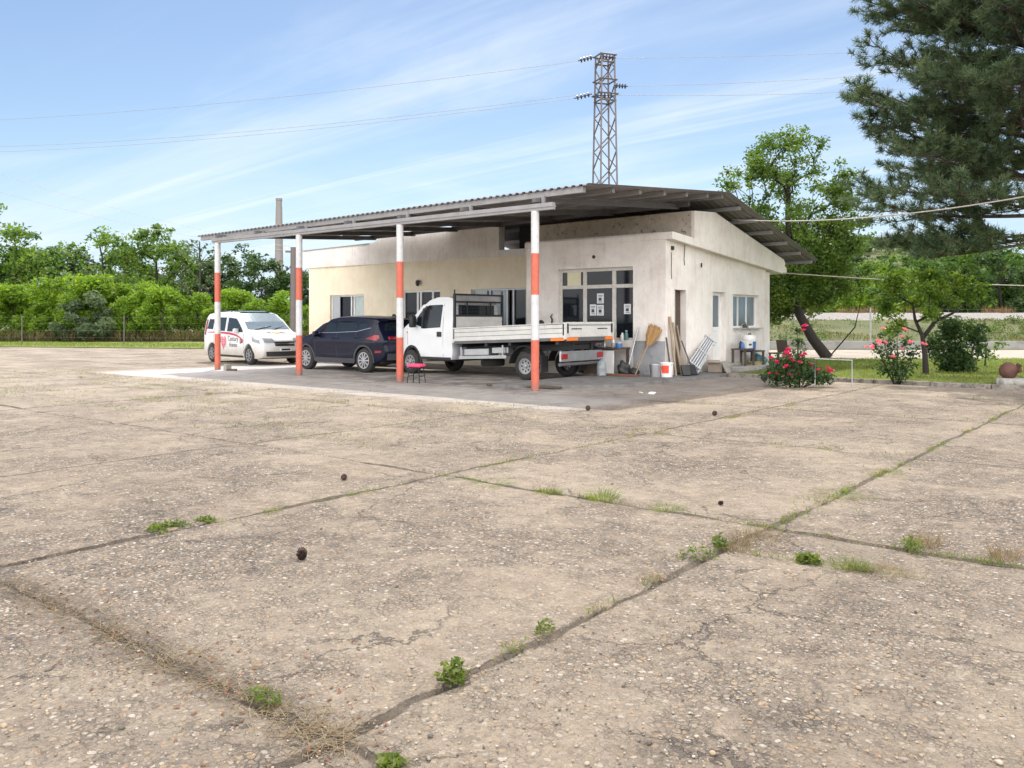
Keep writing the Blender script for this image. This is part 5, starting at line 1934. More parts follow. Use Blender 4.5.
MB().box((.122, 0, .11), (.004, .15, .05)).build('printed_panel', M['ink'], t)
t = thing('paint_pail', 'white and blue plastic pail on the side table', 'pail', (.66, 9.66, TL), 0, 'things on the side table')
MB().lathe([(.175, 0), (.18, .01), (.195, .27)], 22).build('lower_body', M['blue_pl'], t, smooth=True)
MB().lathe([(.195, .27), (.20, .28), (.20, .40), (.16, .46), (.05, .47)], 22).build('upper_body', M['white_pl'], t, smooth=True, ang=40)
MB().lathe([(.04, .47), (.04, .51)], 10).build('cap', M['plastic'], t)
t = thing('wire_hoop', 'thin wire hoop arched over the white and blue pail', 'hoop', (.56, 9.62, TL), 0)
MB().tube([(-.1, -.55 + 1.25 * k / 16, .02 + .78 * math.sin(math.pi * (k * .92) / 16) ** .6) for k in range(17)], .008, 5).build('wire', M['wire'], t)
t = thing('wicker_basket', 'small straw coloured basket on the floor under the side table', 'basket', (.80, 9.72, PZ))
MB().lathe([(.14, 0), (.20, .05), (.22, .20), (.23, .21), (.20, .19), (.13, .03), (.01, .02)], 20).build('basket_body', M['wicker'], t, smooth=True, ang=60)
lump('teal_bag', 'crumpled teal plastic bag under the far half of the side table', 'bag', (.66, 10.35, PZ), (.46, .48, .42), M['teal_bag'], 14)
ch = thing('garden_chair', 'dark brown plastic chair behind the red roses at the wall end', 'chair', (.95, 11.15, PZ), R(-20))
MB().box((0, 0, .42), (.42, .42, .04), bev=.015).build('seat', M['wood_dk'], ch)
MB().box((-.02, .21, .62), (.42, .04, .42), Matrix.Rotation(R(10), 4, 'X'), bev=.015).build('backrest', M['wood_dk'], ch)
for sx in (-.17, .17):
    for sy in (-.17, .17):
        MB().box((sx, sy, .20), (.04, .04, .40)).build('leg', M['wood_dk'], ch)
for k, (x, y) in enumerate(((2.62, 6.05), (2.84, 6.22))):
    t = thing('flower_pot', ('small black flower pot by the kerb, nearer the building', 'small black flower pot by the kerb, nearer the roses')[k], 'pot', (x, y, .0))
    MB().lathe([(.06, 0), (.085, .14), (.092, .14), (.092, .165), (.08, .165), (.06, .03), (.005, .03)], 16).build('pot', M['plastic'], t, smooth=True, ang=40)

# --- stool with a pink cushion by the third post, block and plank by the end post
st = thing('padded_stool', 'black metal stool with a bright pink cushion beside a canopy post', 'stool', (-3.66, .04, 0), R(15))
st.scale = (.86, .86, .93)
mb = MB()
fr_ = MB()
for sx in (-1, 1):
    for sy in (-1, 1):
        MB().tube([(sx * .20, sy * .17, 0), (sx * .155, sy * .13, .40)], .013, 6).build('leg', M['black'], st)
fr_.tube([(-.17, -.14, .40), (.17, -.14, .40), (.17, .14, .40), (-.17, .14, .40), (-.17, -.14, .40)], .013, 6)
fr_.build('seat_frame', M['black'], st)
for sx in (-.18, .18):
    MB().tube([(sx, -.15, .18), (sx, .15, .18)], .010, 6).build('stretcher', M['black'], st)
MB().box((0, 0, .455), (.43, .36, .085), bev=.038).build('cushion', M['pink'], st, smooth=True, ang=60)
t = thing('concrete_block', 'grey concrete block standing on the apron next to the end post', 'block', (-11.72, .02, 0), R(8))
MB().box((0, 0, .09), (.13, .20, .18), bev=.012).build('block', M['brick'], t)
t = thing('timber_offcut', 'short dark timber lying beside the concrete block', 'timber', (-11.38, -.05, 0), R(14))
MB().box((0, 0, .03), (.34, .10, .06), bev=.01).build('beam', M['wood_dk'], t)
lump('brown_dog_blanket', 'brown crumpled blanket on the ground beyond the navy car', 'blanket', (-9.9, 4.4, 0), (.95, .45, .22), M['rust'], 22)
t = thing('litter_scrap', 'white scrap of paper on the dark earth before the platform', 'litter', ground_at(652, 394), 0, 'litter by the platform')
MB().box((0, 0, .02), (.14, .10, .02), Matrix.Rotation(.3, 4, 'X'), bev=.008).build('scrap', M['white_pl'], t)
t = thing('litter_scrap', 'smaller white scrap on the dark earth left of the larger one', 'litter', ground_at(641, 393), .5, 'litter by the platform')
MB().box((0, 0, .012), (.08, .05, .014), Matrix.Rotation(.2, 4, 'Y'), bev=.005).build('scrap', M['white_pl'], t)
t = thing('old_plank', 'long weathered plank lying on the ground at the foot of the right front post', 'plank', (-.75, .55, .0), R(8))
MB().box((0, 0, .035), (1.9, .16, .05), bev=.012).build('plank', M['wood_dk'], t)

# --- notices and things in the glazed front
PY_ = FY + .118


def notice(label, px0, py0, px1, py1, mat_='paper', marks=True, name='paper_notice', group='paper notices in the window'):
    Yd = (PY_ - CY)
    x0, x1 = gy(px0, PY_), gy(px1, PY_)

    def zz(px, py):
        dx, dy = (px - 512) / F_PX * CT - ST, (px - 512) / F_PX * ST + CT
        return EYE + (PY_ - CY) / dy * (HOR - py) / F_PX
    z0, z1 = zz(px0, py1), zz(px0, py0)
    t = thing(name, label, 'notice', ((x0 + x1) / 2, PY_, z0), 0, group)
    w_, h_ = x1 - x0, z1 - z0
    MB().box((0, 0, h_ / 2), (w_, .006, h_)).build('sheet', M[mat_], t)
    if marks:
        mb = MB()
        mb.box((-.02 * w_, -.006, h_ * .42), (w_ * .42, .004, h_ * .30))
        mb.box((0, -.006, h_ * .80), (w_ * .7, .004, h_ * .06)).box((0, -.006, h_ * .68), (w_ * .55, .004, h_ * .04)).box((.05 * w_, -.006, h_ * .15), (w_ * .6, .004, h_ * .05))
        mb.build('print', M['ink'], t)
    return t


notice('white paper notice, uppermost of three in the middle pane', 597, 293.5, 603.8, 303.5)
notice('white paper notice, lower left of three in the middle pane', 590, 304.5, 596.3, 315.5)
notice('white paper notice, lower right of three in the middle pane', 597, 305, 603.8, 315.5)
notice('wide pale notice stuck in the right hand tall pane', 624, 304, 631, 314)
notice('square cream board filling the top left pane', 567.5, 272.5, 581, 286.5, 'cream_board' if False else 'cream_paper', False, 'pane_board', 'boards in the window')
shelf_y = FY + .22
for k, (px, h_, m_, lb) in enumerate(((603, .24, 'white_pl', 'white carton on the window ledge'), (609.5, .22, 'red_pr', 'red carton on the window ledge'), (626, .20, 'white_pl', 'white jug behind the right hand tall pane'), (630, .26, 'teal_bag', 'teal bottle behind the right hand tall pane'))):
    can_('ledge_bottle', lb, 'bottle', gy(px, shelf_y), FY + .03, RW[2] + .0, .055, h_, m_, .5, 'white_pl', 'bottles on the window ledge')
t = thing('ledge_figure', 'dark ornament on the side window ledge', 'ornament', (WX - .03, 10.25, W2[2]))
MB().lathe([(.07, 0), (.08, .05), (.04, .11), (.02, .17)], 12).build('figure', M['wood_dk'], t, smooth=True, ang=60)
for k, (px, r_) in enumerate(((541.5, .09), (552.5, .05))):
    t = thing('wall_fitting', ('round dark fitting on the front wall behind the truck bed', 'slim dark bracket on the front wall beside the glazed front')[k], 'fitting', (gy(px, FY), FY, 1.42))
    if k == 0:
        MB().lathe([(.10, 0), (.10, .05), (.05, .09)], 14, Matrix.Rotation(R(90), 4, 'X')).build('disc', M['plastic'], t)
    else:
        MB().tube([(0, -.04, -.2), (0, -.04, .0), (.03, -.06, .12), (-.03, -.05, .2), (.02, -.04, .27)], .022, 6).build('bracket', M['plastic'], t)

# --- jug on stones on the right verge
p = ground_at(1010, 385, .05)
t = thing('clay_jug', 'brown clay jug tipped on its side upon flat stones', 'jug', (p.x, p.y, .21), R(-10))
mt = Matrix.Translation((-.20, 0, .12)) @ Matrix.Rotation(R(76), 4, 'Y')
MB().lathe([(.09, 0), (.16, .06), (.20, .16), (.18, .26), (.10, .34), (.075, .38), (.10, .42), (.085, .42), (.06, .38), (.01, .3)], 22, mt).build('body', M['clay'], t, smooth=True, ang=50)
MB().tube([(.12, -.02, .24), (.16, -.02, .34), (.24, -.02, .30), (.20, -.02, .20)], .022, 7).build('handle', M['clay'], t)
t = thing('flat_stone', 'large flat grey stone lying under the clay jug', 'stone', (p.x + .15, p.y - .05, .04), .2)
MB().box((0, 0, .085), (.85, .50, .17), bev=.06).build('slab', M['stone'], t, smooth=True, ang=50)
t = thing('round_stone', 'smaller pale stone beside the clay jug', 'stone', (p.x - .02, p.y - .36, .04), .8)
MB().box((0, 0, .09), (.26, .20, .18), bev=.07).build('rock', M['stone'], t, smooth=True, ang=50)

# --- low pipe rail before the grass
a, b = ground_at(852, 387, .05), ground_at(815, 386, .05)
t = thing('pipe_rail', 'low grey pipe rail at the edge of the grass beside the red roses', 'rail', (a.x, a.y, .04))
mb = MB().tube([(0, 0, 0), (0, 0, .60), (b.x - a.x, b.y - a.y, .62), (b.x - a.x, b.y - a.y, 0)], .014, 8)
mb.build('pipe', M['dado'], t, smooth=True, ang=60)

# ================================================================== masts, wires, fences
# --- lattice pylon
TY = 60.0
tp = at(605, TY, 0)
pyl = thing('lattice_pylon', 'dark steel lattice pylon carrying power lines behind the building', 'pylon', tp, TH + R(20))
HT = 20.1
wid = lambda z: lerp(1.62, .98, min(1, z / HT)) / 2
mb = MB()
for sx in (-1, 1):
    for sy in (-1, 1):
        o = MB()
        o.box((0, 0, 0), (0.001, 0.001, 0.001))
        lg = MB().tube([(sx * wid(0), sy * wid(0), 0), (sx * wid(HT), sy * wid(HT), HT)], .075, 4)
        lg.build('leg', M['lattice'], pyl)
levels = [0]
while levels[-1] < HT - .6:
    levels.append(levels[-1] + 1.45 * (1 - .25 * levels[-1] / HT))
levels[-1] = HT
for i in range(len(levels) - 1):
    z0, z1 = levels[i], levels[i + 1]
    a_, b_ = wid(z0), wid(z1)
    s_ = 1 if i % 2 else -1
    for ax in (0, 1):
        for sd in (-1, 1):
            p0, p1 = (s_ * a_, sd * a_, z0), (-s_ * b_, sd * b_, z1)
            if ax:
                p0, p1 = (p0[1], p0[0], p0[2]), (p1[1], p1[0], p1[2])
            mb.tube([p0, p1], .048, 4)
mb.build('bracing', M['lattice'], pyl)
for z, w_ in ((HT, .62), (HT - .5, .50), (18.35, .66), (17.35, .72), (16.9, .60)):
    cb = MB()
    for ax in (0, 1):
        for sd in (-1, 1):
            p0, p1 = Vector((-w_, sd * w_ * .92, z)), Vector((w_, sd * w_ * .92, z))
            if ax:
                p0, p1 = Vector((p0.y, p0.x, z)), Vector((p1.y, p1.x, z))
            cb.tube([p0, p1], .07, 4)
    cb.build('cross_frame', M['lattice'], pyl)


def insulator(world0, world1, parent):
    mi = parent.matrix_basis.inverted()
    a_, b_ = mi @ Vector(world0), mi @ Vector(world1)
    mb = MB().tube([a_, b_], .035, 5)
    d = (b_ - a_)
    for k in range(4):
        c = a_ + d * (.2 + .2 * k)
        q = d.to_track_quat('Z', 'Y').to_matrix().to_4x4()
        mb.lathe([(.06, -.07), (.17, -.03), (.17, .04), (.06, .07)], 10, Matrix.Translation(c) @ q)
    mb.build('insulator', M['insul'], parent, smooth=True, ang=40)


ends = {}
for nm, px, py, qx, qy in (('a', 594, 57, 578, 61), ('b', 592, 94, 574, 98.5), ('c', 614, 85.5, 628, 86.5), ('d', 600, 56, 616, 58), ('e', 594, 96, 612, 95)):
    w0, w1 = at(px, TY - .6), at(qx, TY - .6)
    w0.z = EYE + (HOR - py) / F_PX * (TY - .6)
    w1.z = EYE + (HOR - qy) / F_PX * (TY - .6)
    insulator(w0, w1, pyl)
    ends[nm] = w1


def wire(label, pts, r, n=24, name='power_line', mat_='wire', cat='power line', group=None, sag=0.0):
    a_, b_ = Vector(pts[0]), Vector(pts[1])
    o = MB()
    P_ = []
    for k in range(n + 1):
        t_ = k / n
        q = (b_ - a_) * t_
        q.z -= sag * 4 * t_ * (1 - t_)
        P_.append(q)
    o.tube(P_, r, 5)
    ob = o.build(name, M[mat_], None, smooth=True, ang=180, loc=a_)
    return tag(ob, label, cat, group)


def pp(px, py, Y):
    v = at(px, Y)
    v.z = EYE + (HOR - py) / F_PX * Y
    return v


G_ = 'power lines from the pylon'
wire('topmost power line running left from the pylon head', (ends['a'], pp(-120, 124, 95)), .016, sag=.9, group=G_)
wire('upper of the close pair of power lines left of the pylon', (pp(592, 93, TY), pp(-120, 148, 96)), .016, sag=1.1, group=G_)
wire('lower of the close pair of power lines left of the pylon', (ends['b'], pp(-120, 154, 94)), .016, sag=1.0, group=G_)
wire('topmost power line running right from the pylon head', (ends['d'], pp(1100, 29, 96)), .016, sag=.8, group=G_)
wire('middle power line running right from the pylon', (ends['c'], pp(1100, 50, 95)), .016, sag=.7, group=G_)
wire('lowest power line running right from the pylon', (ends['e'], pp(1100, 66, 94)), .016, sag=1.0, group=G_)
wire('thin wire dropping to the utility pole, upper of two at left', (pp(-80, 146, 44), pp(291, 247, 48)), .009, sag=.5, name='overhead_wire', cat='wire', group='wires to the utility pole')
wire('thin wire dropping to the utility pole, lower of two at left', (pp(-80, 168, 44), pp(291, 251, 48)), .009, sag=.5, name='overhead_wire', cat='wire', group='wires to the utility pole')
wire('thick sagging cable from the gable to the right over the trees', ((.62, 8.55, 4.42), pp(1120, 178, 15.5)), .016, sag=.30, name='overhead_cable', mat_='cable', cat='cable')
wire('thin cable running right from the back corner of the building', ((.55, 12.6, 3.05), pp(1110, 287, 34)), .020, sag=.10, name='overhead_cable', mat_='cable', cat='cable')
# --- utility pole and chimney
p = at(293.5, 48)
up = thing('utility_pole', 'weathered utility pole with a small crosspiece beyond the left end of the building', 'pole', p, TH)
MB().tube([(0, 0, 0), (0, 0, 5.6)], [.22, .16], 10).build('shaft', M['lattice'], up, smooth=True, ang=60)
MB().box((0, 0, 5.35), (.9, .10, .10)).build('crosspiece', M['lattice'], up)
for sx in (-.36, .36):
    MB().lathe([(.05, 0), (.07, .05), (.05, .12), (.07, .16), (.03, .22)], 8, Matrix.Translation((sx, 0, 5.40))).build('insulator', M['white_pl'], up)
p = at(279, 250)
chm = thing('tall_chimney', 'tall slim grey factory chimney far beyond the canopy', 'chimney', p, 0)
MB().lathe([(1.5, 0), (1.28, 12), (1.10, 24), (.92, 34.6), (.86, 34.6), (.86, 36.4), (.95, 36.4), (.95, 37.0), (.6, 37.0), (.6, 36.0)], 20).build('shaft', M['chimney'], chm, smooth=True, ang=40)


# --- fences
def wire_fence(name, label, P0, P1, n, h, rows, post_r, mat_post, base_h=0.0, mesh=0.0, zb=0.0):
    t = thing(name, label, 'fence', (P0.x, P0.y, zb))
    d = P1 - P0
    if base_h:
        L = d.length
        mb = MB().box((d.x / 2, d.y / 2, base_h / 2), (L, .22, base_h), math.atan2(d.y, d.x), bev=.02)
        mb.build('base_wall', M['kerb_light'], t)
    for k in range(n + 1):
        q = d * (k / n)
        MB().tube([(q.x, q.y, 0), (q.x, q.y, h)], post_r, 6).build('post', M[mat_post], t)
    wr = MB()
    for z in rows:
        wr.tube([(0, 0, z), (d.x, d.y, z)], .0018, 4)
    if mesh:
        L = d.length
        k = 0.0
        while k < L:
            q = d * (k / L)
            wr.tube([(q.x, q.y, base_h), (q.x, q.y, rows[-1])], .0025, 3)
            k += mesh
    wr.build('wire_mesh', M['wire'], t)
    return t


mat_kl = mat("pale_kerb_concrete", (0.30, 0.285, 0.275), .95, var=.2, scale=1.2, col2=(.2, .185, .17), c2lo=.5, c2hi=.65)
M['kerb_light'] = mat_kl
wire_fence('wire_mesh_fence', 'wire mesh fence on a low concrete base before the railway bank', Wc(2, 43.5), Wc(76, 44.6), 9, 2.15, [.5, .9, 1.3, 1.7, 2.05], .04, 'dado', .42, .5)
wire_fence('wire_fence', 'thin wire fence with dark posts before the left hedge', ga + gn * 2.2 - gd * 20, gb + gn * 2.2, 8, 1.75, [.5, .9, 1.3, 1.65], .032, 'lattice')

# ================================================================== plants
def unit(rng, n):
    v = rng.normal(size=(n, 3))
    return v / np.linalg.norm(v, axis=1, keepdims=True)


def leaf_quads(C, rng, size, aspect=0.5, droop=0.0, nrm=None, fold=True):
    """one pointed leaf per centre; nrm biases the way the blade faces"""
    n = len(C)
    L = size * rng.uniform(.6, 1.35, n)[:, None]
    a = unit(rng, n)
    a[:, 2] = a[:, 2] * .6 - droop
    a /= np.linalg.norm(a, axis=1, keepdims=True)
    q = unit(rng, n) if nrm is None else nrm + unit(rng, n) * .8
    b = np.cross(a, q)
    b /= np.linalg.norm(b, axis=1, keepdims=True) + 1e-9
    c = np.cross(a, b)
    w = L * aspect
    P0 = C - a * L * .5
    P1 = C + b * w * .5 + a * L * .05 + c * w * .18
    P2 = C + a * L * .5
    P3 = C - b * w * .5 + a * L * .05 + c * w * .18
    V = np.stack([P0, P1, P2, P3], 1).reshape(-1, 3)
    Fq = np.arange(n * 4).reshape(n, 4)
    return V, Fq


def clump_points(rng, clumps, per, shell=.35):
    """leaf centres in clumps (x,y,z,r): dense near the outside, gaps between the clumps"""
    out = []
    for cx, cy, cz, r in clumps:
        n = int(per * r * r) if per > 0 else int(-per)
        d = unit(rng, n)
        rad = r * (1 - np.abs(rng.normal(size=n)) * shell)
        rad = np.clip(rad, 0, None)[:, None]
        p = d * rad
        p[:, 2] *= .75
        out.append(p + np.array([cx, cy, cz]))
    return np.concatenate(out)


def crown_clumps(rng, cx, cy, cz, rx, ry, rz, n, r0, r1, hollow=.55, skew=0.0):
    res = []
    while len(res) < n:
        d = unit(rng, 1)[0]
        t = hollow + (1 - hollow) * rng.rand() ** .6
        x, y, z = cx + d[0] * rx * t, cy + d[1] * ry * t, cz + d[2] * rz * t
        if z < cz - rz * .9:
            continue
        res.append((x + skew * (z - cz), y, z, rng.uniform(r0, r1)))
    return res


def limbs(mb, rng, base, clumps, trunk_pts, r0, r1, frac=.75, n=6, twist=.35):
    """a trunk along trunk_pts; every clump hangs on the nearest wood that is already there, so limbs fork"""
    kp = [Vector(p) for p in trunk_pts]
    tp_ = []
    for a_, b_ in zip(kp[:-1], kp[1:]):
        tp_ += [a_.lerp(b_, j / 6) for j in range(6)]
    tp_.append(kp[-1])
    k = len(tp_)
    mb.tube(tp_, [lerp(r0, r0 * .30, i / (k - 1)) for i in range(k)], 9)
    nodes = [(p, -1) for p in tp_[int(k * .30):]]
    H_ = kp[-1].z
    order = sorted(clumps, key=lambda c: min((Vector(c[:3]) - p).length for p in tp_))
    kids_, par, pos = {}, {}, {}
    for ci, (cx, cy, cz, r) in enumerate(order):
        tgt = Vector((cx, cy, cz))
        best = min(range(len(nodes)), key=lambda i: (tgt - nodes[i][0]).length * (1.0 if nodes[i][1] >= 0 else 1.15) + max(0, nodes[i][0].z - tgt.z + .10 * H_) * 1.6)
        par[ci] = nodes[best]
        pos[ci] = tgt
        nodes.append((tgt, ci))
    cnt = {ci: 1 for ci in par}
    for ci in reversed(range(len(order))):
        p_ = par[ci][1]
        if p_ >= 0:
            cnt[p_] += cnt[ci]
    tip = r1 * .30
    for ci in range(len(order)):
        s, pi_ = par[ci]
        tgt = pos[ci]
        ra = min(r0 * .55, tip * cnt[ci] ** .48 * 1.15)
        rb = tip * max(1, cnt[ci] - 1) ** .48 if cnt[ci] > 1 else tip * .5
        rb = min(rb, ra)
        L_ = (tgt - s).length
        m1 = s.lerp(tgt, .35) + Vector((rng.normal(), rng.normal(), rng.rand())) * twist * .10 * L_
        m2 = s.lerp(tgt, .7) + Vector((rng.normal(), rng.normal(), rng.rand() + .5)) * twist * .12 * L_
        mb.tube([s, m1, m2, tgt], [ra, lerp(ra, rb, .4), lerp(ra, rb, .75), rb], n)


def mesh_of(mb, name):
    me = bpy.data.meshes.new(name)
    me.from_pydata([tuple(p) for p in mb.v], [], mb.f)
    me.shade_smooth()
    return me


L_BRIGHT = leaf_mat('fresh_green_leaves', [(.055, .095, .012), (.085, .145, .016), (.125, .19, .022), (.19, .24, .03)], .5, k=1.55, cs=9)
L_MID = leaf_mat('mid_green_leaves', [(.028, .058, .014), (.045, .085, .018), (.07, .115, .024)], .42, k=1.7, cs=9)
L_DARK = leaf_mat('dark_green_leaves', [(.018, .040, .014), (.030, .060, .018), (.050, .085, .022)], .38, k=1.5, cs=9)
L_GREY = leaf_mat('grey_green_leaves', [(.050, .080, .045), (.075, .105, .058), (.10, .13, .075)], .35, k=1.4, cs=9)
L_ROBINIA = leaf_mat('soft_green_leaves', [(.035, .072, .018), (.058, .105, .022), (.095, .145, .030), (.14, .17, .04)], .48, k=1.6, cs=9)
L_ROSE = leaf_mat('rose_leaves', [(.018, .045, .016), (.030, .066, .020), (.055, .095, .025)], .35, k=1.0, cs=5)
L_PINE = leaf_mat('pine_needles', [(.026, .046, .026), (.042, .066, .034), (.062, .086, .042), (.095, .105, .055)], .25, tcol=(1.3, 1.35, .8), k=1.75, cs=3.0)
L_GRASS = leaf_mat('grass_blades', [(.05, .085, .014), (.085, .125, .02), (.13, .16, .03), (.20, .18, .07)], .45, k=1.5, cs=2.2)
L_DRY = leaf_mat('dry_grass', [(.30, .22, .11), (.40, .30, .16), (.22, .16, .09)], .3, tcol=(1.2, 1.1, .9), k=.75)
L_REED = leaf_mat('dry_orange_reeds', [(.17, .095, .045), (.25, .145, .075), (.13, .11, .05)], .3, tcol=(1.2, 1.0, .8), k=1.0)
L_WEED = leaf_mat('weed_leaves', [(.06, .095, .018), (.10, .135, .025), (.17, .19, .05)], .45, k=1.2)
L_HILL = leaf_mat('hill_wood_leaves', [(.035, .066, .024), (.055, .092, .030), (.085, .125, .04)], .3, k=1.35)


def plant(name, label, cat, loc, trunk_me, crown_me, bark, leaves, group=None, rz=0.0, s=1.0, stem='trunk'):
    t = thing(name, label, cat, loc, rz, group)
    t.scale = (s, s, s)
    if trunk_me is not None:
        o = link(stem, trunk_me, None, t)
        if not trunk_me.materials:
            trunk_me.materials.append(bark)
    o = link('crown', crown_me, None, t)
    if not crown_me.materials:
        crown_me.materials.append(leaves)
    return t


L_WALNUT = leaf_mat('walnut_leaves', [(.028, .055, .012), (.05, .09, .018), (.08, .125, .024), (.13, .165, .035)], .45, k=1.45, cs=1.1)
L_ORCHARD = leaf_mat('orchard_leaves', [(.03, .065, .012), (.06, .105, .018), (.10, .15, .024), (.16, .19, .035)], .48, k=1.5, cs=2.4)
L_BUSH = leaf_mat('bush_leaves', [(.015, .036, .012), (.030, .060, .018), (.06, .095, .024)], .38, k=1.4, cs=3.5)

ORD = ['first', 'second', 'third', 'fourth', 'fifth', 'sixth', 'seventh', 'eighth', 'ninth', 'tenth', 'eleventh', 'twelfth', 'thirteenth', 'fourteenth', 'fifteenth', 'sixteenth', 'seventeenth', 'eighteenth', 'nineteenth', 'twentieth']

# ---- left hedge: bright young shrubs along the fence
rng = np.random.RandomState(11)
shrub_me = []
for k in range(4):
    hh = 1.0
    cl_ = []
    for j in range(24):
        z = rng.uniform(.06, .90)
        w_ = .44 * (1 - abs(z - .3) * .85)
        a = rng.uniform(0, 6.28)
        cl_.append((w_ * math.cos(a) * rng.uniform(.3, 1), w_ * math.sin(a) * rng.uniform(.3, 1), z, rng.uniform(.10, .20)))
    P = clump_points(rng, cl_, 7500, .45)
    P = P[P[:, 2] > .01]
    up = np.zeros_like(P)
    up[:, 2] = .8
    V, Fq = leaf_quads(P, rng, .058, .55, .15, up)
    tm = MB()
    limbs(tm, rng, None, cl_[:9], [(0, 0, 0), (.01, 0, .3), (0, .02, .6)], .02, .012, n=4, twist=.05)
    shrub_me.append((mesh_of(tm, 'shrub_stems'), np_mesh('shrub_crown', V, Fq)))
row = sorted([(-30, 3.6), (-8, 3.2), (14, 4.1), (33, 2.7), (52, 4.3), (72, 3.3), (92, 4.7), (110, 3.9), (127, 3.0), (146, 4.2), (163, 3.8), (180, 2.5), (198, 3.3), (216, 2.7), (236, 3.7), (256, 2.8), (278, 3.4), (302, 2.5)])
for i, (px, h) in enumerate(row):
    tm, cm = shrub_me[i % 4]
    Y = 58.0 + (i * 37 % 5) * .7
    p = at(px, Y)
    b = L_BRIGHT
    plant('hedge_shrub', 'bright yellow green shrub, %s from the left in the hedge row behind the wire fence' % ORD[i], 'shrub', (p.x, p.y, 0), tm, cm, M['bark'], b, 'shrubs of the left hedge', i * 1.7, h * 1.06, 'stems')
# two greyer bushes and low scrub in front
gme = None
rng = np.random.RandomState(17)
cl_ = crown_clumps(rng, 0, 0, .5, .42, .42, .45, 15, .14, .22)
P = clump_points(rng, cl_, 6500, .4)
V, Fq = leaf_quads(P[P[:, 2] > 0], rng, .07, .5, .1)
grey_me = np_mesh('grey_bush_crown', V, Fq)
for lab, px, h, Y in (('grey green bush, left of two in front of the bright hedge', 72, 2.7, 57.2), ('grey green bush, right of two in front of the bright hedge', 96, 3.2, 57.0)):
    p = at(px, Y)
    plant('grey_bush', lab, 'bush', (p.x, p.y, 0), None, grey_me, M['bark'], L_GREY, 'grey bushes at the left hedge', px * .1, h)

# ---- trees behind the hedge
tree_me = []
for k in range(5):
    rng = np.random.RandomState(40 + k)
    cl_ = crown_clumps(rng, 0, 0, .52, .42, .42, .45, 60, .06, .135, .45, rng.uniform(-.1, .1))
    cl_ += [(rng.uniform(-.12, .12), rng.uniform(-.12, .12), rng.uniform(.88, 1.03), rng.uniform(.03, .07)) for _ in range(5)]
    P = clump_points(rng, cl_, 13500 if k != 3 else 7000, .65)
    up = np.zeros_like(P)
    up[:, 2] = .7
    V, Fq = leaf_quads(P, rng, .040, .5, .2, up)
    tm = MB()
    limbs(tm, rng, None, cl_, [(0, 0, 0), (.01, .0, .18), (-.015, .01, .36), (.01, 0, .56), (0, .0, .75)], .024, .010, n=5, twist=.06)
    tree_me.append((mesh_of(tm, 'tree_trunk'), np_mesh('tree_crown', V, Fq)))
rowt = sorted([(-60, 12.6, 74, 0, 'm'), (-20, 11.6, 70, 1, 'r'), (28, 9.4, 76, 2, 'm'), (52, 9.0, 84, 4, 'm'), (76, 8.8, 79, 0, 'd'), (102, 9.9, 72, 3, 'r'), (128, 8.8, 80, 1, 'm'), (156, 9.8, 72, 4, 'r'), (186, 9.2, 80, 3, 'g'), (212, 8.0, 76, 2, 'd'),
               (236, 8.3, 74, 0, 'd'), (262, 7.2, 70, 1, 'd'), (290, 6.6, 72, 2, 'd'), (322, 6.6, 74, 4, 'd'), (12, 8.4, 88, 3, 'm'), (142, 8.2, 90, 0, 'd')])
LK = {'m': (L_MID, 'mid green'), 'r': (L_ROBINIA, 'soft green'), 'd': (L_DARK, 'dark green'), 'g': (L_GREY, 'grey green')}
TREEMATS = {}
for i, (px, h, Y, kind, lm) in enumerate(rowt):
    tm, cm = tree_me[kind]
    key = (kind, lm)
    if key not in TREEMATS:
        c2 = cm.copy()
        c2.materials.clear()
        TREEMATS[key] = c2
    p = at(px, Y)
    plant('broadleaf_tree', '%s tree, %s from the left in the line of trees behind the hedge' % (LK[lm][1], ORD[i]), 'tree', (p.x, p.y, 0), tm, TREEMATS[key], M['bark_dk'], LK[lm][0], 'trees behind the left hedge', i * 2.3, h * .93)
# bare-twigged tree
rng = np.random.RandomState(3)
tm = MB()
cl_ = crown_clumps(rng, 0, 0, .66, .22, .22, .32, 40, .02, .04, .5)
limbs(tm, rng, None, cl_, [(0, 0, 0), (.01, 0, .3), (0, .01, .6), (.01, 0, .9)], .018, .008, n=4, twist=.05)
P = clump_points(rng, cl_, -14, .5)
V, Fq = leaf_quads(P, rng, .03, .5)
p = at(199, 68)
plant('bare_tree', 'sparse grey tree with almost bare twigs behind the hedge next to the end post', 'tree', (p.x, p.y, 0), mesh_of(tm, 'bare_trunk'), np_mesh('bare_crown', V, Fq), M['bark'], L_GREY, None, 0, 8.6)

# ---- the big airy tree behind the building
rng = np.random.RandomState(77)
p = ground_at(828, 358, .05)
tr_pts = [(0, 0, 0), (-.55, .1, .75), (-1.05, .15, 1.7), (-1.35, .1, 2.7), (-1.5, 0, 4.0), (-1.55, 0, 5.6), (-1.5, 0, 7.2)]
frame = Matrix.Rotation(TH, 3, 'Z')


def cam_clumps(lst):
    """clumps given as (right, away, up, r) from the foot, along the road frame"""
    res = []
    for X, Y, z, r in lst:
        v = frame @ Vector((X, Y, z))
        res.append((v.x, v.y, v.z, r))
    return res


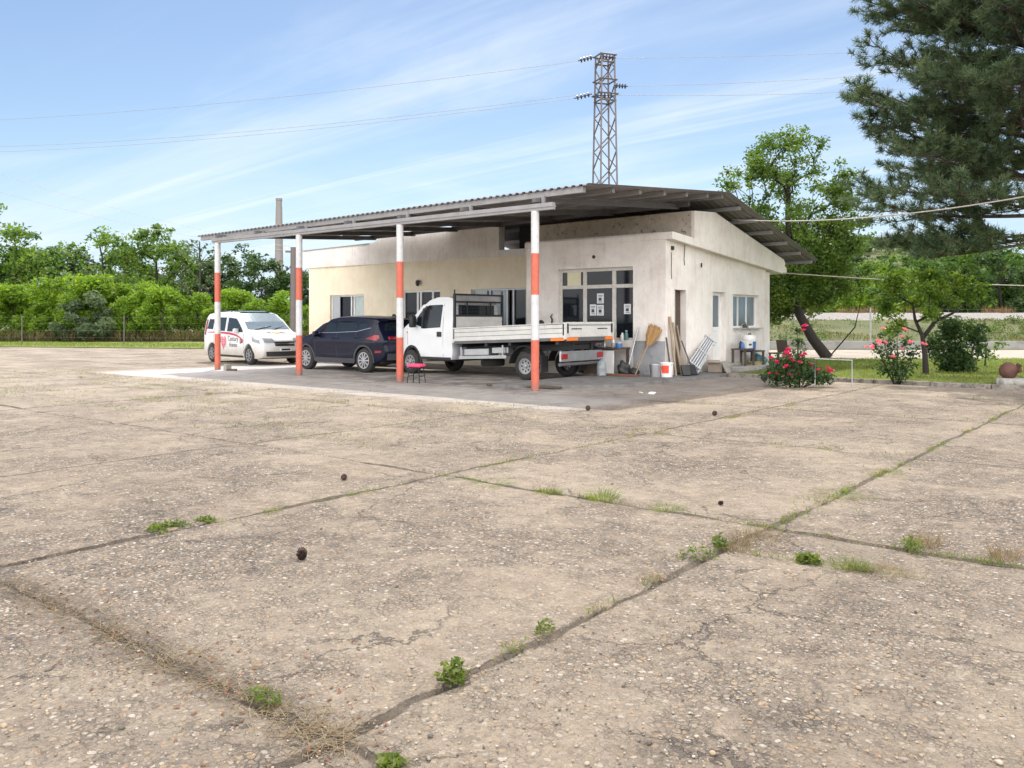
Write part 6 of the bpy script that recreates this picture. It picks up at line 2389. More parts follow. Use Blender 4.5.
dense = [(-1.6, .2, 2.6, 1.05), (-.5, .6, 2.9, 1.0), (-1.8, -.4, 3.7, 1.1), (-.3, -.2, 4.0, 1.05), (.5, .4, 3.4, .8), (.3, .3, 5.0, .8), (-1.1, .5, 4.9, .9), (-2.4, .3, 4.6, .75), (.9, 0, 4.3, .6), (-.6, .9, 2.1, .8), (-1.3, .9, 1.9, .6), (-2.3, .6, 2.3, .8), (-2.6, .2, 3.2, .8), (-1.9, .8, 1.6, .5), (.2, .8, 2.3, .6), (-2.6, .2, 4.0, .7), (.9, .5, 2.7, .5), (.75, .2, 6.0, .5), (.2, -.3, 6.4, .65)]
airy = []
for _ in range(115):
    a = rng.uniform(0, 6.28)
    z = rng.uniform(4.2, 8.5)
    w_ = 3.1 * math.sin(min(1, (9.0 - z) / 3.0) * 1.5)
    airy.append((-1.5 + w_ * math.cos(a) * rng.uniform(.35, 1), w_ * math.sin(a) * rng.uniform(.35, 1), z, rng.uniform(.25, .58)))
airy += [(-4.0, 0, 6.3, .3), (-3.6, .2, 6.6, .35), (-4.3, .1, 6.0, .2), (-1.0, 0, 8.75, .3), (-.2, .1, 8.4, .35), (-2.9, .2, 5.2, .6), (-3.3, 0, 5.7, .45), (-2.6, .1, 7.2, .5), (-3.1, 0, 6.9, .35), (-.4, .2, 7.2, .6), (-1.6, .1, 6.6, .7)]
dc, ac = cam_clumps(dense), cam_clumps(airy)
P1 = clump_points(rng, dc, 2300, .55)
P2 = clump_points(rng, ac, 700, .75)
V1, F1 = leaf_quads(np.concatenate([P1, P2]), rng, .145, .48, .35)
tm = MB()
tpf = [tuple(frame @ Vector(q)) for q in tr_pts]
limbs(tm, rng, None, dc + ac, tpf, .22, .045, n=5, twist=.5)
plant('walnut_tree', 'tall airy tree with a leaning dark trunk behind the right end of the building', 'tree', (p.x, p.y, .04), mesh_of(tm, 'walnut_trunk'), np_mesh('walnut_crown', V1, F1), M['bark_dk'], L_WALNUT)
yv = cam_clumps([(.95, -1.2, 2.9, .28), (1.55, -1.3, 3.35, .2), (.85, -1.1, 2.3, .25)])
P = clump_points(rng, yv, 1500, .5)
V, Fq = leaf_quads(P, rng, .15, .6)
tm = MB().tube([(0, 0, 0), (yv[2][0] * .8, yv[2][1] * .8, 1.2), yv[0][:3], yv[1][:3]], [.03, .025, .015, .006], 5)
plant('vine_shoot', 'yellow leaved climbing shoot in front of the airy tree', 'shoot', (p.x, p.y, .04), mesh_of(tm, 'vine_stem'), np_mesh('vine_crown', V, Fq), M['bark'], L_BRIGHT, stem='stem')

# ---- the small orchard tree on the verge
rng = np.random.RandomState(91)
p = ground_at(926, 374, .05)
tps = [(0, 0, 0), (-.03, 0, .55), (-.10, 0, 1.05), (-.30, 0, 1.50), (-.36, 0, 1.9)]
cl_ = []
for _ in range(30):
    a = rng.uniform(0, 6.28)
    z = rng.uniform(1.55, 2.75)
    w_ = 1.25 * math.sin(min(1, (3.0 - z) / .9) * 1.5)
    cl_.append((-.35 + w_ * math.cos(a) * rng.uniform(.2, 1), w_ * math.sin(a) * rng.uniform(.2, 1), z, rng.uniform(.22, .36)))
cl_ += [(.55, 0, 2.05, .3), (.9, .1, 2.25, .34), (1.3, 0, 2.1, .32), (1.55, .1, 2.35, .3), (1.15, .2, 2.55, .35), (.75, .2, 2.6, .35), (-1.1, 0, 1.7, .34), (-1.2, .1, 2.0, .3), (-.75, 0, 1.35, .3), (-.95, .1, 1.15, .22), (1.75, 0, 2.0, .2)]
cl_ = cam_clumps(cl_)
P = clump_points(rng, cl_, 1500, .6)
V, Fq = leaf_quads(P, rng, .12, .5, .35)
tm = MB()
limbs(tm, rng, None, cl_[:], [tuple(frame @ Vector(q)) for q in tps], .085, .028, n=6, twist=.25)
tm.tube([frame @ Vector(q) for q in ((-.08, 0, 1.0), (.25, 0, 1.45), (.7, 0, 1.65), (1.2, .05, 2.0))], [.06, .05, .035, .015], 6)
plant('orchard_tree', 'small round-headed tree with a forked dark trunk on the grass verge', 'tree', (p.x, p.y, .04), mesh_of(tm, 'orchard_trunk'), np_mesh('orchard_crown', V, Fq), M['bark_dk'], L_ORCHARD)
# branch stub reaching left is part of the crown limbs; dark bush behind the small tree
rng = np.random.RandomState(93)
p = ground_at(958, 372, .05)
cl_ = cam_clumps(crown_clumps(rng, 0, 0, .68, .80, .6, .78, 40, .22, .36, .35))
P = clump_points(rng, cl_, 2200, .5)
P = P[P[:, 2] > .02]
V, Fq = leaf_quads(P, rng, .10, .55, .2)
tm = MB()
limbs(tm, rng, None, cl_[:10], [(0, 0, 0), (.02, 0, .4), (0, 0, .9)], .05, .02, n=5, twist=.1)
plant('dark_bush', 'dense dark green bush on the verge right of the small tree', 'bush', (p.x, p.y, .04), mesh_of(tm, 'bush_stems'), np_mesh('bush_crown', V, Fq), M['bark_dk'], L_BUSH, stem='stems')
p = at(985, 27, .05)
cl_ = cam_clumps(crown_clumps(rng, 0, 0, .8, .55, .4, .75, 14, .14, .26, .5))
P = clump_points(rng, cl_, 1000, .6)
V, Fq = leaf_quads(P[P[:, 2] > 0], rng, .10, .5, .2)
tm = MB()
limbs(tm, rng, None, cl_, [(0, 0, 0), (.02, 0, .4), (0, 0, .9)], .03, .012, n=4, twist=.1)
plant('thin_shrub', 'loose thin green shrub right of the dense dark bush', 'shrub', (p.x, p.y, .04), mesh_of(tm, 'thin_shrub_stems'), np_mesh('thin_shrub_crown', V, Fq), M['bark'], L_ROBINIA, stem='stems')


# ---- roses
def bloom_mesh(seed, r):
    rng = np.random.RandomState(seed)
    mb = MB()
    for ring, (n, rad, tilt, sz) in enumerate(((7, .62, .35, .75), (6, .42, .8, .62), (4, .2, 1.2, .5))):
        for k in range(n):
            a = 2 * math.pi * k / n + ring * .5 + rng.rand() * .3
            mt = Matrix.Rotation(a, 4, 'Z') @ Matrix.Translation((rad * r, 0, ring * .16 * r)) @ Matrix.Rotation(-tilt, 4, 'Y')
            w_ = sz * r
            mb.add([(-.5 * w_, -.3 * w_, 0), (.1 * w_, -.6 * w_, .05 * w_), (.6 * w_, -.3 * w_, .16 * w_), (.6 * w_, .3 * w_, .16 * w_), (.1 * w_, .6 * w_, .05 * w_), (-.5 * w_, .3 * w_, 0)], [(0, 1, 2, 3, 4, 5)], mt)
    me = bpy.data.meshes.new('bloom')
    me.from_pydata([tuple(p) for p in mb.v], [], mb.f)
    me.shade_smooth()
    return me


def petal_mat(name, a, b):
    return leaf_mat(name, [a, b], .35, .5, tcol=(1.5, 1.0, 1.0))


P_RED = petal_mat('crimson_petals', (.46, .014, .085), (.62, .04, .15))
P_PINK = petal_mat('pink_petals', (.78, .17, .23), (.82, .33, .36))


def rose_bush(label, base, clumps, stems, blooms, pm, br, leafn, seed, leaf=.075, group=None):
    rng = np.random.RandomState(seed)
    t = thing('rose_bush', label, 'rose bush', base, 0, group)
    cl = cam_clumps(clumps)
    P = clump_points(rng, cl, leafn, .55)
    P = P[P[:, 2] > .03]
    V, Fq = leaf_quads(P, rng, leaf, .6, .1)
    c = link('crown', np_mesh('rose_crown', V, Fq), L_ROSE, t)
    tm = MB()
    for q in stems:
        pts = [frame @ Vector(v) for v in q]
        tm.tube(pts, [.016 - .009 * i / max(1, len(pts) - 1) for i in range(len(pts))], 5)
    for cx, cy, cz, r in cl:
        tm.tube([(cx * .15, cy * .15, 0), (cx * .6, cy * .6, cz * .55), (cx, cy, cz)], [.013, .010, .005], 5)
    me = mesh_of(tm, 'rose_stems')
    link('stems', me, M['bark_dk'], t)
    bm_ = [bloom_mesh(seed + k, br) for k in range(3)]
    for m_ in bm_:
        m_.materials.append(pm)
    for i, (X, Y, z) in enumerate(blooms):
        o = bpy.data.objects.new('bloom', bm_[i % 3])
        COL.objects.link(o)
        o.parent = t
        o.location = frame @ Vector((X, Y, z))
        o.rotation_euler = (rng.uniform(-.5, .8), rng.uniform(-.6, .6), rng.uniform(0, 6.28))
        s_ = rng.uniform(.75, 1.2)
        o.scale = (s_, s_, s_)
    return t


p = ground_at(800, 386, .03)
S_ = (386 - HOR) / EYE                       # pixels a metre at that distance
rp = [(776, 361), (783, 352), (787, 349), (779, 355), (785, 357), (788, 354), (799, 355), (801, 353), (796, 361), (791, 360), (808, 363), (808, 365), (769, 357), (768, 372), (775, 373), (780, 371), (783, 379), (790, 377), (797, 373), (798, 376), (785, 373), (795, 369), (816, 369), (826, 370), (825, 367), (828, 369),
      (799, 326), (805, 325), (800, 330), (782, 365), (789, 367)]
rng = np.random.RandomState(6)
bl_ = [((px - 800) / S_ * 1.0, rng.uniform(-.38, -.05), (386 - py) / S_) for px, py in rp]
cl_ = [(-.45, 0, .40, .36), (-.25, .1, .58, .36), (0, 0, .48, .36), (-.15, -.2, .25, .34), (.2, .05, .32, .30), (.45, .1, .22, .26), (-.6, .05, .24, .28), (.62, .05, .22, .22), (.3, -.1, .18, .26), (-.35, -.2, .2, .3), (.05, .2, .72, .16), (.02, .2, 1.05, .14), (.0, .2, 1.3, .12)]
rose_bush('wide rose bush with crimson blooms at the corner of the platform', (p.x, p.y, .0), cl_, [[(0, .2, 0), (.02, .2, .7), (.0, .2, 1.38)], [(-.2, 0, 0), (-.35, 0, .4), (-.4, 0, .78)]], bl_, P_RED, .062, 3000, 31)
p = ground_at(897, 384, .05)
S_ = (384 - HOR) / (EYE - .05)
rp = [(881, 328), (883, 342), (876, 341), (869, 345), (866, 347), (873, 343), (897, 336), (905, 342), (906, 341), (921, 344), (918, 343), (889, 356), (899, 348), (901, 329), (863, 346)]
rng = np.random.RandomState(8)
bl_ = [((px - 897) / S_, rng.uniform(-.35, -.1), (384 - py) / S_) for px, py in rp]
cl_ = [(-.25, 0, .35, .30), (.15, 0, .40, .32), (-.05, .1, .65, .30), (.35, .05, .70, .24), (-.40, 0, .72, .20), (-.15, .0, .95, .22), (.25, .1, .98, .20), (-.5, 0, .90, .12), (.05, .1, 1.2, .13), (-.3, .1, 1.15, .13), (.5, .05, .85, .10), (.0, -.1, .2, .25)]
rose_bush('tall rose bush with pale pink blooms in front of the small tree', (p.x, p.y, .04), cl_, [], bl_, P_PINK, .062, 2400, 57)
# white flowering bush behind the leaning trunk
rng = np.random.RandomState(61)
p = at(797, 33, .05)
cl_ = cam_clumps(crown_clumps(rng, 0, 0, .45, .38, .3, .4, 10, .12, .2, .4))
P = clump_points(rng, cl_, 1500, .5)
V, Fq = leaf_quads(P[P[:, 2] > 0], rng, .085, .6)
plant('silver_bush', 'pale silver leaved bush at the foot of the leaning trunk', 'bush', (p.x, p.y, .04), None, np_mesh('silver_crown', V, Fq), None, leaf_mat('silver_leaves', [(.20, .23, .17), (.30, .32, .26), (.12, .16, .09)], .3))


# ---- the pine
def pine():
    rng = np.random.RandomState(123)
    base = at(1042, 21.5, .05)
    t = thing('black_pine', 'big black pine whose boughs fill the upper right, with long needles', 'pine tree', (base.x, base.y, .03))
    H = 13.5
    tm = MB()
    tm.tube([(0, 0, 0), (.05, 0, 3), (0, .05, 6), (.06, 0, 9), (0, 0, H)], [.26, .22, .17, .11, .03], 10)
    tips, dirs = [], []
    woody = []

    def bough(z0, az, L, rise, sag, r):
        """a limb with side twigs; tips of twigs carry needle tufts"""
        d = Vector((math.cos(az), math.sin(az), 0))
        s = Vector((-math.sin(az), math.cos(az), 0))
        pts = []
        n = 9
        for i in range(n + 1):
            u = i / n
            z = z0 + rise * L * u - sag * L * u * (1 - u) * 1.6 + .16 * L * max(0, u - .7) ** 1.2
            pts.append(d * (L * u) + s * (math.sin(u * 5 + az * 7) * .06 * L * u) + Vector((0, 0, z)))
        woody.append((pts, [max(.008, r * (1 - .85 * i / n)) for i in range(n + 1)], 6))
        for i in range(2, n + 1):
            u = i / n
            k = 3 if L > 2 else 2
            for q in range(k):
                sd = 1 if (q + i) % 2 else -1
                l2 = (L * .36 * (1.15 - u * .75) + .25) * rng.uniform(.6, 1.15)
                a2 = az + sd * rng.uniform(.35, 1.05)
                p0 = pts[i - 1].lerp(pts[i], rng.rand())
                d2 = Vector((math.cos(a2), math.sin(a2), rng.uniform(-.12, .38)))
                p1 = p0 + d2 * l2 * .5 + Vector((0, 0, -.03))
                p2 = p0 + d2 * l2 + Vector((0, 0, .10 * l2))
                woody.append(([p0, p1, p2], [.014, .010, .006], 4))
                m = max(2, int(l2 / .17))
                for j in range(m):
                    w = (j + 1) / m
                    if w < .3:
                        continue
                    c = p0.lerp(p1, w * 2) if w < .5 else p1.lerp(p2, w * 2 - 1)
                    for e in range(1):
                        a3 = a2 + rng.uniform(-1.3, 1.3)
                        d3 = Vector((math.cos(a3), math.sin(a3), rng.uniform(-.1, .8))).normalized()
                        l3 = rng.uniform(.10, .30)
                        e3 = c + d3 * l3
                        woody.append(([c, e3], [.006, .004], 3))
                        tips.append(e3)
                        dirs.append((d3 + Vector((0, 0, .35))).normalized())
                tips.append(p2)
                dirs.append((d2 + Vector((0, 0, .4))).normalized())
        tips.append(pts[-1])
        dirs.append((pts[-1] - pts[-2]).normalized())
    left = TH + math.pi                       # azimuth of the picture's left
    # named boughs seen against the sky, then whorls all round
    bough(4.15, left + .10, 4.5, .02, .05, .065)
    bough(4.6, left - .25, 4.0, .10, .06, .065)
    bough(5.0, left + .3, 3.9, .10, .05, .065)
    bough(4.3, left + .55, 3.5, .02, .04, .055)
    bough(3.7, left - .15, 3.6, -.10, .02, .050)
    bough(3.5, left + .05, 3.0, -.16, .02, .045)
    bough(3.6, left - .6, 3.0, -.10, .02, .045)
    z = 5.0
    w_i = 0
    while z < H - .4:
        n = 7
        Lmax = 4.75 * math.sin(min(1, (H + .6 - z) / 6.5) * 1.45)
        a0 = w_i * 1.1 + rng.uniform(0, .5)
        w_i += 1
        for k in range(n):
            az = a0 + 2 * math.pi * k / n + rng.uniform(-.25, .25)
            L_ = Lmax * rng.uniform(.70, 1.04)
            if math.cos(az - left - 1.2) > .55:      # boughs towards the yard stay shorter
                L_ *= .82
            bough(z + rng.uniform(-.25, .25), az, L_, rng.uniform(.16, .50), rng.uniform(.0, .10), .024 + Lmax * .008)
        z += .62
    for pts, rad, nn in woody:
        tm.tube(pts, rad, nn, cap=False)
    link('trunk', mesh_of(tm, 'pine_trunk'), M['pine_bark'], t)
    T, Dv = np.array([tuple(v) for v in tips]), np.array([tuple(v) for v in dirs])
    NN = 44
    n = len(T) * NN
    Tn, Dn = np.repeat(T, NN, 0), np.repeat(Dv, NN, 0)
    u = rng.uniform(-.13, .03, n)[:, None]
    st = Tn + Dn * u
    nd = unit(rng, n) * .85 + Dn * .75
    nd /= np.linalg.norm(nd, axis=1, keepdims=True)
    L = rng.uniform(.13, .21, n)[:, None]
    wv = np.cross(nd, unit(rng, n))
    wv /= np.linalg.norm(wv, axis=1, keepdims=True) + 1e-9
    w = .0112
    V = np.stack([st - wv * w * .6, st + wv * w * .6, st + nd * L + wv * w * .35, st + nd * L - wv * w * .35], 1).reshape(-1, 3)
    link('crown', np_mesh('pine_crown', V, np.arange(n * 4).reshape(n, 4)), L_PINE, t)
    print('needles', n, 'tips', len(tips))
    return n


N_NEEDLES = pine()


# ---- pine cones in the yard
def cone_mesh():
    mb = MB()
    k = 0
    for i in range(11):
        z = .006 + i * .0062
        r_ = .026 * math.sin(math.pi * min(.98, (i + 1.6) / 13)) ** .7
        for j in range(8):
            a = k * 2.39996
            k += 1
            mt = Matrix.Rotation(a, 4, 'Z') @ Matrix.Translation((r_, 0, z)) @ Matrix.Rotation(-.35, 4, 'Y')
            mb.add([(-.012, -.003, 0), (.002, -.009, .001), (.011, 0, .005), (.002, .009, .001), (-.012, .003, .004)], [(0, 1, 2, 3, 4)], mt)
    mb.lathe([(.004, 0), (.016, .01), (.018, .04), (.004, .072)], 8)
    me = bpy.data.meshes.new('pine_cone')
    me.from_pydata([tuple(p) for p in mb.v], [], mb.f)
    me.materials.append(M['cone'])
    return me


cme = cone_mesh()
for px, py, s_, lb in ((302, 560, 1.1, 'upright dark pine cone alone in the middle of the front slab'), (343, 481, .9, 'pine cone lying on the yard well behind the front upright one'), (718, 505, .6, 'small reddish pine cone near the weedy joint crossing'),
                       (588, 411, 1.3, 'pine cone on the lit edge of the yard near the right front post'), (713, 416, 1.2, 'pine cone on the yard towards the rose bushes')):
    p = ground_at(px, py)
    o = bpy.data.objects.new('pine_cone', cme)
    COL.objects.link(o)
    o.location = (p.x, p.y, .0)
    o.scale = (s_, s_, s_)
    o.rotation_euler = (.25, .1, px) if px == 302 else (1.25, .2, px)
    if px != 302:
        o.location.z = .022 * s_
    tag(o, lb, 'pine cone', 'pine cones on the yard')


# ---- weeds in the joints
def tuft(name, label, base, r, h, n, lm, seed, wide=.012, leaf=False, group=None):
    rng = np.random.RandomState(seed)
    a = rng.uniform(0, 6.28, n)
    rr_ = r * np.sqrt(rng.rand(n)) * .55
    B = np.stack([rr_ * np.cos(a), rr_ * np.sin(a), np.full(n, -.012)], 1)
    lean = rng.uniform(.1, 1.0, n) * r
    a2 = a + rng.normal(size=n) * .8
    hh = h * rng.uniform(.45, 1.1, n)
    Mid = B + np.stack([np.cos(a2) * lean * .35, np.sin(a2) * lean * .35, hh * .6], 1)
    Tp = B + np.stack([np.cos(a2) * lean, np.sin(a2) * lean, hh * (.75 if leaf else .95)], 1)
    sd = np.stack([-np.sin(a2 + .7), np.cos(a2 + .7), np.zeros(n)], 1) * wide
    if leaf:
        V = np.stack([B, Mid + sd, Tp, Mid - sd], 1).reshape(-1, 3)
        Fq = np.arange(n * 4).reshape(n, 4)
    else:
        V = np.stack([B - sd * .5, B + sd * .5, Mid + sd * .4, Mid - sd * .4, Tp], 1).reshape(-1, 3)
        i = np.arange(n)[:, None] * 5
        Fq = np.concatenate([i + np.array([[0, 1, 2, 3]]), i + np.array([[3, 2, 4, 4]])], 0)
        Fq = np.concatenate([i + np.array([[0, 1, 2, 3]])], 0)
        T3 = i + np.array([[3, 2, 4]])
        me = bpy.data.meshes.new(name)
        me.from_pydata(V.tolist(), [], Fq.tolist() + T3.tolist())
        o = link(name, me, lm)
        o.location = base
        return tag(o, label, 'weed', group)
    o = link(name, np_mesh(name, V, Fq), lm)
    o.location = base
    return tag(o, label, 'weed', group)


G1 = 'leafy weeds in the slab joints'
for i, (px, py, r, h, lb) in enumerate(((264, 702, .11, .075, 'bright leafy weed on the littered joint at lower left'), (453, 682, .11, .105, 'tall leafy weed on the slab joint in the centre front'), (392, 772, .09, .06, 'leafy weed cut by the bottom edge of the picture'),
                                        (697, 557, .12, .10, 'leafy weed just left of the dry tuft at the joint crossing'), (720, 547, .09, .10, 'small upright weed close beside the dry tuft at the joint crossing'), (808, 562, .10, .06, 'round leafy weed on the broken joint right of the crossing'),
                                        (545, 630, .07, .06, 'small weed on the long joint beyond the tall leafy one'), (156, 531, .12, .07, 'leafy weed on the far left joint, larger of its cluster'), (174, 527, .10, .06, 'leafy weed right of the larger one on the far left joint'),
                                        (913, 551, .16, .10, 'green weed at the foot of the dry stalks near the right edge'), (205, 522, .09, .05, 'little weed farther along the far left joint'))):
    p = ground_at(px, py)
    rg_ = np.random.RandomState(200 + i)
    n_ = int(900 * r + 30)
    an, rr_ = rg_.uniform(0, 6.28, n_), r * .75 * rg_.rand(n_) ** .6 * rg_.uniform(.6, 1.3)
    P = np.stack([rr_ * np.cos(an) * 1.3, rr_ * np.sin(an) * .8, h * (1 - (rr_ / r) ** 2) * rg_.uniform(.1, 1.0, n_)], 1)
    up = np.zeros_like(P)
    up[:, 2] = 1.0
    V, Fq = leaf_quads(P, rg_, .026 + .012 * (i % 3), .42 + .12 * (i % 2), -.2, up)
    o = link('leafy_weed', np_mesh('leafy_weed', V, Fq), L_WEED)
    o.location = (p.x, p.y, -.004)
    o.rotation_euler = (0, 0, i * 1.3)
    tag(o, lb, 'weed', G1)
G2 = 'grass tufts in the slab joints'
for i, (px, py, r, h, m_, lb) in enumerate(((753, 540, .34, .14, 'd', 'large dry grass tuft at the crossing of the slab joints'), (735, 548, .22, .11, 'd', 'lower dry tuft on the near side of the joint crossing'), (602, 499, .26, .14, 'g', 'green grass tuft with seed stalks on the middle joint'), (665, 509, .24, .07, 'g', 'low green tuft right of the stalky one on the middle joint'),
                                           (548, 492, .20, .06, 'g', 'low green tuft left of the stalky one on the middle joint'), (490, 484, .30, .06, 'g', 'spreading green tuft where the middle joint begins'), (850, 566, .22, .08, 'g', 'green tuft on the broken joint below the dry stalks'), (926, 545, .20, .16, 'd', 'tall dry stalks near the right edge of the yard'),
                                           (1003, 558, .18, .14, 'd', 'dry stalks at the right edge of the photo'), (886, 572, .26, .06, 'd', 'flat dry tuft at the end of the broken joint'), (838, 494, .35, .05, 'g', 'green strip of grass on the long joint past the crossing'), (880, 473, .30, .06, 'g', 'green tuft farther along the long joint'),
                                           (650, 577, .14, .05, 'd', 'small dry tuft on the long joint before the crossing'), (112, 632, .16, .05, 'd', 'straw coloured tuft on the littered joint at left'), (175, 664, .20, .05, 'd', 'broad straw tuft lying over the littered joint'), (215, 680, .13, .035, 'd', 'straw tuft beside the bright leafy weed'))):
    p = ground_at(px, py)
    tuft('grass_tuft', lb, (p.x, p.y, -.005), r * .85, h * .85, int((90 + 330 * r) * (1 if m_ == 'g' else .8)), L_GRASS if m_ == 'g' else L_DRY, 300 + i, .0042, False, G2)


# stuff along the joints and over the yard: countless little sprigs, straw, grit
def blades(name, B, h, wide, lm, seed, lean=.5, flat=False, patchy=0.0):
    rng = np.random.RandomState(seed)
    n = len(B)
    a = rng.uniform(0, 6.28, n)
    hh = (h * rng.uniform(.4, 1.2, n))[:, None]
    if patchy:
        hh = hh * np.clip(.35 + 5.0 * fbm(B[:, 0] * patchy, B[:, 1] * patchy, seed), .15, 3.2)[:, None]
    d = np.stack([np.cos(a), np.sin(a), np.zeros(n)], 1)
    sd = np.stack([-np.sin(a), np.cos(a), np.zeros(n)], 1) * (wide * rng.uniform(.6, 1.3, n))[:, None]
    up = np.array([[0, 0, 1.0]])
    if flat:
        T = B + d * hh + up * .012 * rng.rand(n)[:, None]
        V = np.stack([B - sd, B + sd, T + sd * .6, T - sd * .6], 1).reshape(-1, 3)
    else:
        Mi = B + d * hh * lean * .3 + up * hh * .6
        T = B + d * hh * lean + up * hh
        V = np.stack([B - sd, Mi + sd * .3, T, Mi - sd * .9], 1).reshape(-1, 3)
    o = link(name, np_mesh(name, V, np.arange(n * 4).reshape(n, 4)), lm)
    return tag(o, kind='stuff')


rng = np.random.RandomState(5)
B = []
for k in range(420):
    if rng.rand() < .5:
        x = JX0 + JXS * rng.randint(-5, 3) + rng.normal() * .03
        y = rng.uniform(-9.5, 6) + 0
    else:
        y = JY0 + JYS * rng.randint(1, 5) + rng.normal() * .03
        x = rng.uniform(-12, 14)
    if -8 < y and not (x < 3.6 and y > -2.4):
        m = rng.randint(6, 26)
        sp_ = rng.uniform(.04, .22)
        B.append(np.stack([x + rng.normal(size=m) * sp_, y + rng.normal(size=m) * sp_, np.full(m, -.005)], 1))
for k in range(170):                                  # mossy patches far left
    x, y = rng.uniform(-16, 4), rng.uniform(-8, -2.6)
    m = rng.randint(10, 50)
    B.append(np.stack([x + rng.normal(size=m) * .35, y + rng.normal(size=m) * .10, np.full(m, -.004)], 1))
for (x0, y0, x1, y1, cnt) in ((5.3, -8.42, 10.4, -8.42, 24), (8.65, -8.4, 8.65, 1.5, 32), (5.32, -11.8, 5.45, 1.0, 26), (8.62, -12.0, 8.62, -8.6, 7), (8.8, -9.2, 9.9, -9.0, 12)):
    for _ in range(cnt):
        u_ = rng.rand()
        m = rng.randint(5, 30)
        sp_ = rng.uniform(.02, .10)
        dx_, dy_ = (x1 - x0), (y1 - y0)
        along = rng.normal(size=m) * sp_ * 1.6
        perp = rng.normal(size=m) * .022
        if abs(dx_) > abs(dy_):
            bx_, by_ = x0 + dx_ * u_ + along, y0 + dy_ * u_ + perp
        else:
            bx_, by_ = x0 + dx_ * u_ + perp, y0 + dy_ * u_ + along
        B.append(np.stack([bx_, by_, np.full(m, -.006)], 1))
blades('joint_straw', np.concatenate(B[::2]), .05, .0035, L_DRY, 9, .9)
blades('joint_grass', np.concatenate(B), .038, .006, L_GRASS, 6, .9)
n = 1300
x = rng.uniform(5.6, 8.7, n)
B = np.stack([x, JY0 + rng.normal(size=n) * .07 * (0.6 + rng.rand(n)), np.full(n, .004)], 1)
x2 = np.full(220, 8.60) + rng.normal(size=220) * .13
B2 = np.stack([x2, JY0 + rng.normal(size=220) * .06, np.full(220, .005)], 1)
blades('straw_litter', np.concatenate([B, B2]), .075, .0016, L_DRY, 7, flat=True)
n = 260
B = np.stack([rng.uniform(5.8, 8.9, n), JY0 + rng.normal(size=n) * .22, np.full(n, .004)], 1)
blades('fallen_leaves', B, .022, .007, leaf_mat('brown_dead_leaves', [(.16, .06, .03), (.22, .10, .05), (.10, .05, .03)], .2), 8, flat=True)


def grit():
    rng = np.random.RandomState(15)
    base = bmesh.new()
    bmesh.ops.create_icosphere(base, subdivisions=1, radius=1)
    bv = np.array([tuple(v.co) for v in base.verts])
    bf = np.array([[v.index for v in f.verts] for f in base.faces])
    base.free()
    n = 9000
    d = 1.6 + 9 * rng.rand(n) ** 1.6
    ang = TH + math.pi / 2 + rng.uniform(-.62, .62, n)
    x, y = CX + d * np.cos(ang), CY + d * np.sin(ang)
    r = rng.uniform(.0022, .0065, n) * (1 + (rng.rand(n) < .05) * 1.1)
    S = np.stack([r * rng.uniform(.8, 1.5, n), r * rng.uniform(.8, 1.5, n), r * rng.uniform(.45, .8, n)], 1)
    ca = rng.uniform(0, 6.28, n)
    V = bv[None] * S[:, None] * rng.uniform(.75, 1.2, (n, len(bv), 1))
    c, s = np.cos(ca)[:, None], np.sin(ca)[:, None]
    X = V[:, :, 0] * c - V[:, :, 1] * s + x[:, None]
    Y = V[:, :, 0] * s + V[:, :, 1] * c + y[:, None]
    # sit on the relief of the slabs
    zoff = fbm(x * .7, y * .7, 21) * .03 + fbm(x * 3.1, y * 3.1, 31) * .012
    Z = V[:, :, 2] + (zoff + r * .35)[:, None]
    V = np.stack([X, Y, Z], -1).reshape(-1, 3)
    Fq = (bf[None] + (np.arange(n) * len(bv))[:, None, None]).reshape(-1, 3)
    o = link('loose_gravel', np_mesh('loose_gravel', V, Fq), leaf_mat('loose_stones', [(.10, .088, .075), (.22, .19, .155), (.36, .31, .24), (.40, .28, .17), (.50, .46, .40)], 0.0, .85))
    tag(o, kind='stuff')


grit()

# ---- grass
rng = np.random.RandomState(21)


def verge_points(n, X0, X1, Y0, Y1, ymin):
    X, Y = rng.uniform(X0, X1, n), rng.uniform(Y0, Y1, n)
    x, y = CX + X * CT - Y * ST, CY + X * ST + Y * CT
    ok = (y > ymin) & ~((x < 1.35) & (y < 13.2))
    return np.stack([x, y, np.full(n, .045)], 1)[ok]


blades('verge_grass', verge_points(60000, 4, 20, 18, 32, 6.98), .075, .011, L_GRASS, 22, .7)
blades('dry_verge_grass', verge_points(9000, 4, 20, 18, 27, 6.98), .06, .009, L_DRY, 23, .9)
blades('bank_grass', np.concatenate([np.stack([*(Wc(X, Y)[:2]), z]) [None] for X, Y, z in
       [(rng.uniform(4, 60), yy, np.interp(yy, [46.2, 49, 54, 59, 62], [0, .25, .8, 1.2, 1.5])) for yy in rng.uniform(46.5, 61.8, 16000)]]), .22, .06, leaf_mat('bank_herbs', [(.055, .085, .02), (.085, .115, .028), (.15, .14, .055), (.19, .15, .075)], .4), 24, .6, patchy=.35)
rs_ = np.random.RandomState(44)
Cc = []
for _ in range(260):
    X, Y = rs_.uniform(6, 60), rs_.uniform(47, 61.5)
    if fbm(np.array([X * .22]), np.array([Y * .35]), 12)[0] < -.02:
        continue
    q = Wc(X, Y)
    r_ = rs_.uniform(.22, .62)
    Cc.append((q.x, q.y, np.interp(Y, [46.2, 49, 54, 59, 62], [0, .25, .8, 1.2, 1.5]) + r_ * .4, r_))
P = clump_points(rs_, Cc, 420, .5)
V, Fq = leaf_quads(P, rs_, .13, .55, .1)
tag(link('bank_scrub', np_mesh('bank_scrub', V, Fq), leaf_mat('bank_scrub_leaves', [(.03, .055, .014), (.06, .095, .02), (.10, .14, .03)], .42, k=1.25, cs=.5)), kind='stuff')
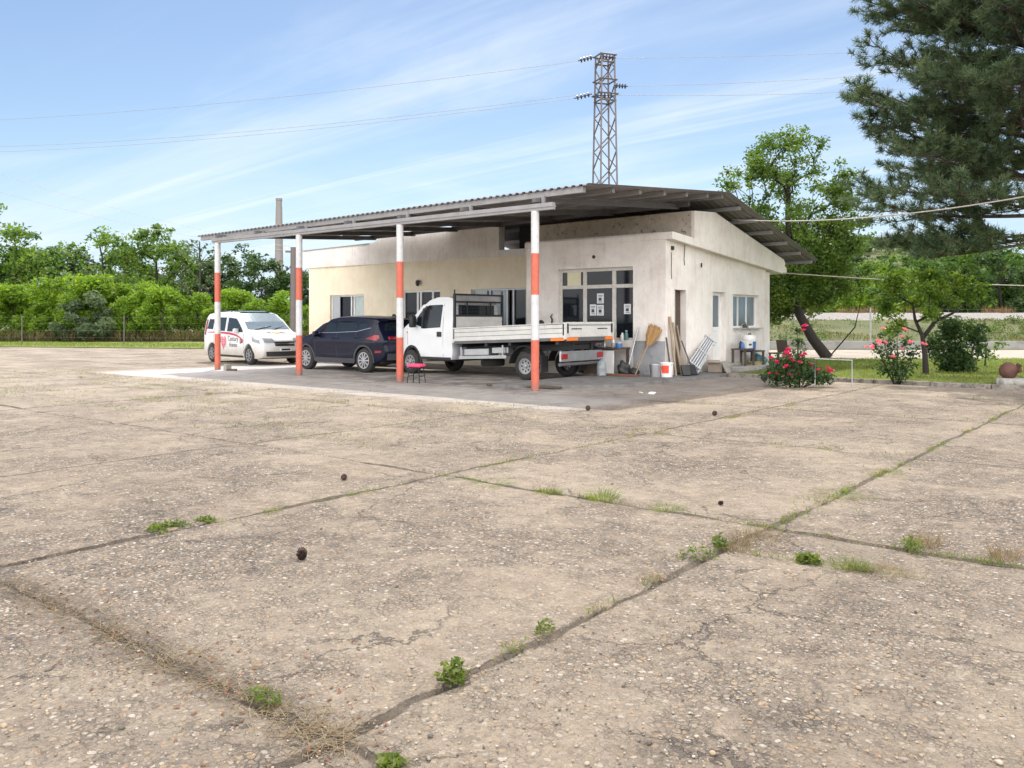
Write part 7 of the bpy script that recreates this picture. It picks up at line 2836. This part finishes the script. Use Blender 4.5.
Bl = []
for _ in range(16000):
    u, v = rng.uniform(-38, 48), rng.uniform(.1, 6)
    q = ga + gd * u + gn * v
    Bl.append((q.x, q.y, .02))
blades('left_verge_grass', np.array(Bl), .16, .03, L_GRASS, 25, .6)
# rough undergrowth at the hedge foot
Bl = []
for _ in range(9000):
    X = rng.uniform(-44, -8)
    Y = rng.uniform(56.5, 60)
    q = Wc(X, Y)
    Bl.append((q.x, q.y, 0))
blades('hedge_undergrowth', np.array(Bl), .75, .06, leaf_mat('undergrowth', [(.05, .07, .02), (.11, .09, .045), (.16, .11, .06), (.04, .07, .02)], .35), 26, .5)

# ---- far side of the railway: shrubs, dry reeds, trees
rng = np.random.RandomState(70)
for i, (px, h) in enumerate(((776, 2.9), (797, 3.4), (818, 3.0), (842, 3.5), (868, 3.2))):
    p = at(px, 77)
    tm, cm = shrub_me[i % 4]
    plant('railway_shrub', 'fresh green shrub, %s from the left in the row beyond the gravel bank' % ORD[i], 'shrub', (p.x, p.y, .6), tm, cm, M['bark'], L_BRIGHT, 'shrubs beyond the railway', i * 1.3, h, 'stems')
R_ = []
for px0, px1, n in ((762, 812, 500), (838, 880, 420), (905, 940, 260), (982, 1012, 420)):
    for _ in range(n):
        q = at(rng.uniform(px0, px1), rng.uniform(71, 73.5))
        R_.append((q.x, q.y, 1.2))
blades('dry_reeds', np.array(R_), 1.35, .05, L_REED, 71, .35)
far = [(885, 78, 7.2, 1, 'r'), (915, 84, 8.4, 0, 'm'), (946, 80, 8.6, 2, 'm'), (972, 86, 9.6, 4, 'r'), (1000, 78, 8.0, 1, 'd'), (1030, 80, 9.0, 0, 'm'), (862, 88, 8.0, 4, 'd'), (838, 92, 8.2, 2, 'm'), (812, 96, 7.8, 0, 'd'), (1060, 82, 9, 2, 'm'), (782, 90, 8.0, 1, 'm')]
far.sort()
for i, (px, Y, h, kind, lm) in enumerate(far):
    tm, cm = tree_me[kind]
    key = (kind, lm)
    if key not in TREEMATS:
        c2 = cm.copy()
        c2.materials.clear()
        TREEMATS[key] = c2
    p = at(px, Y)
    plant('railway_tree', '%s tree, %s from the left in the line beyond the gravel bank' % (LK[lm][1], ORD[i]), 'tree', (p.x, p.y, 0), tm, TREEMATS[key], M['bark_dk'], LK[lm][0], 'trees beyond the railway', i * 1.9 + .4, h)


def hill_wood():
    rng = np.random.RandomState(80)
    n = 1500
    X = rng.uniform(20, 330, n)
    Y = 212 + 200 * rng.rand(n) ** 1.3
    Cc = []
    for a, b in zip(X, Y):
        q = Wc(a, b)
        Cc.append((q.x, q.y, hz(a, b) + rng.uniform(.5, 3.0), rng.uniform(2.2, 4.6)))
    P = clump_points(rng, Cc, -46, .35)
    V, Fq = leaf_quads(P, rng, 1.5, .7, 0, np.tile(np.array([[0, 0, .8]]), (len(P), 1)))
    tag(link('hill_wood', np_mesh('hill_wood', V, Fq), L_HILL), kind='stuff')


hill_wood()
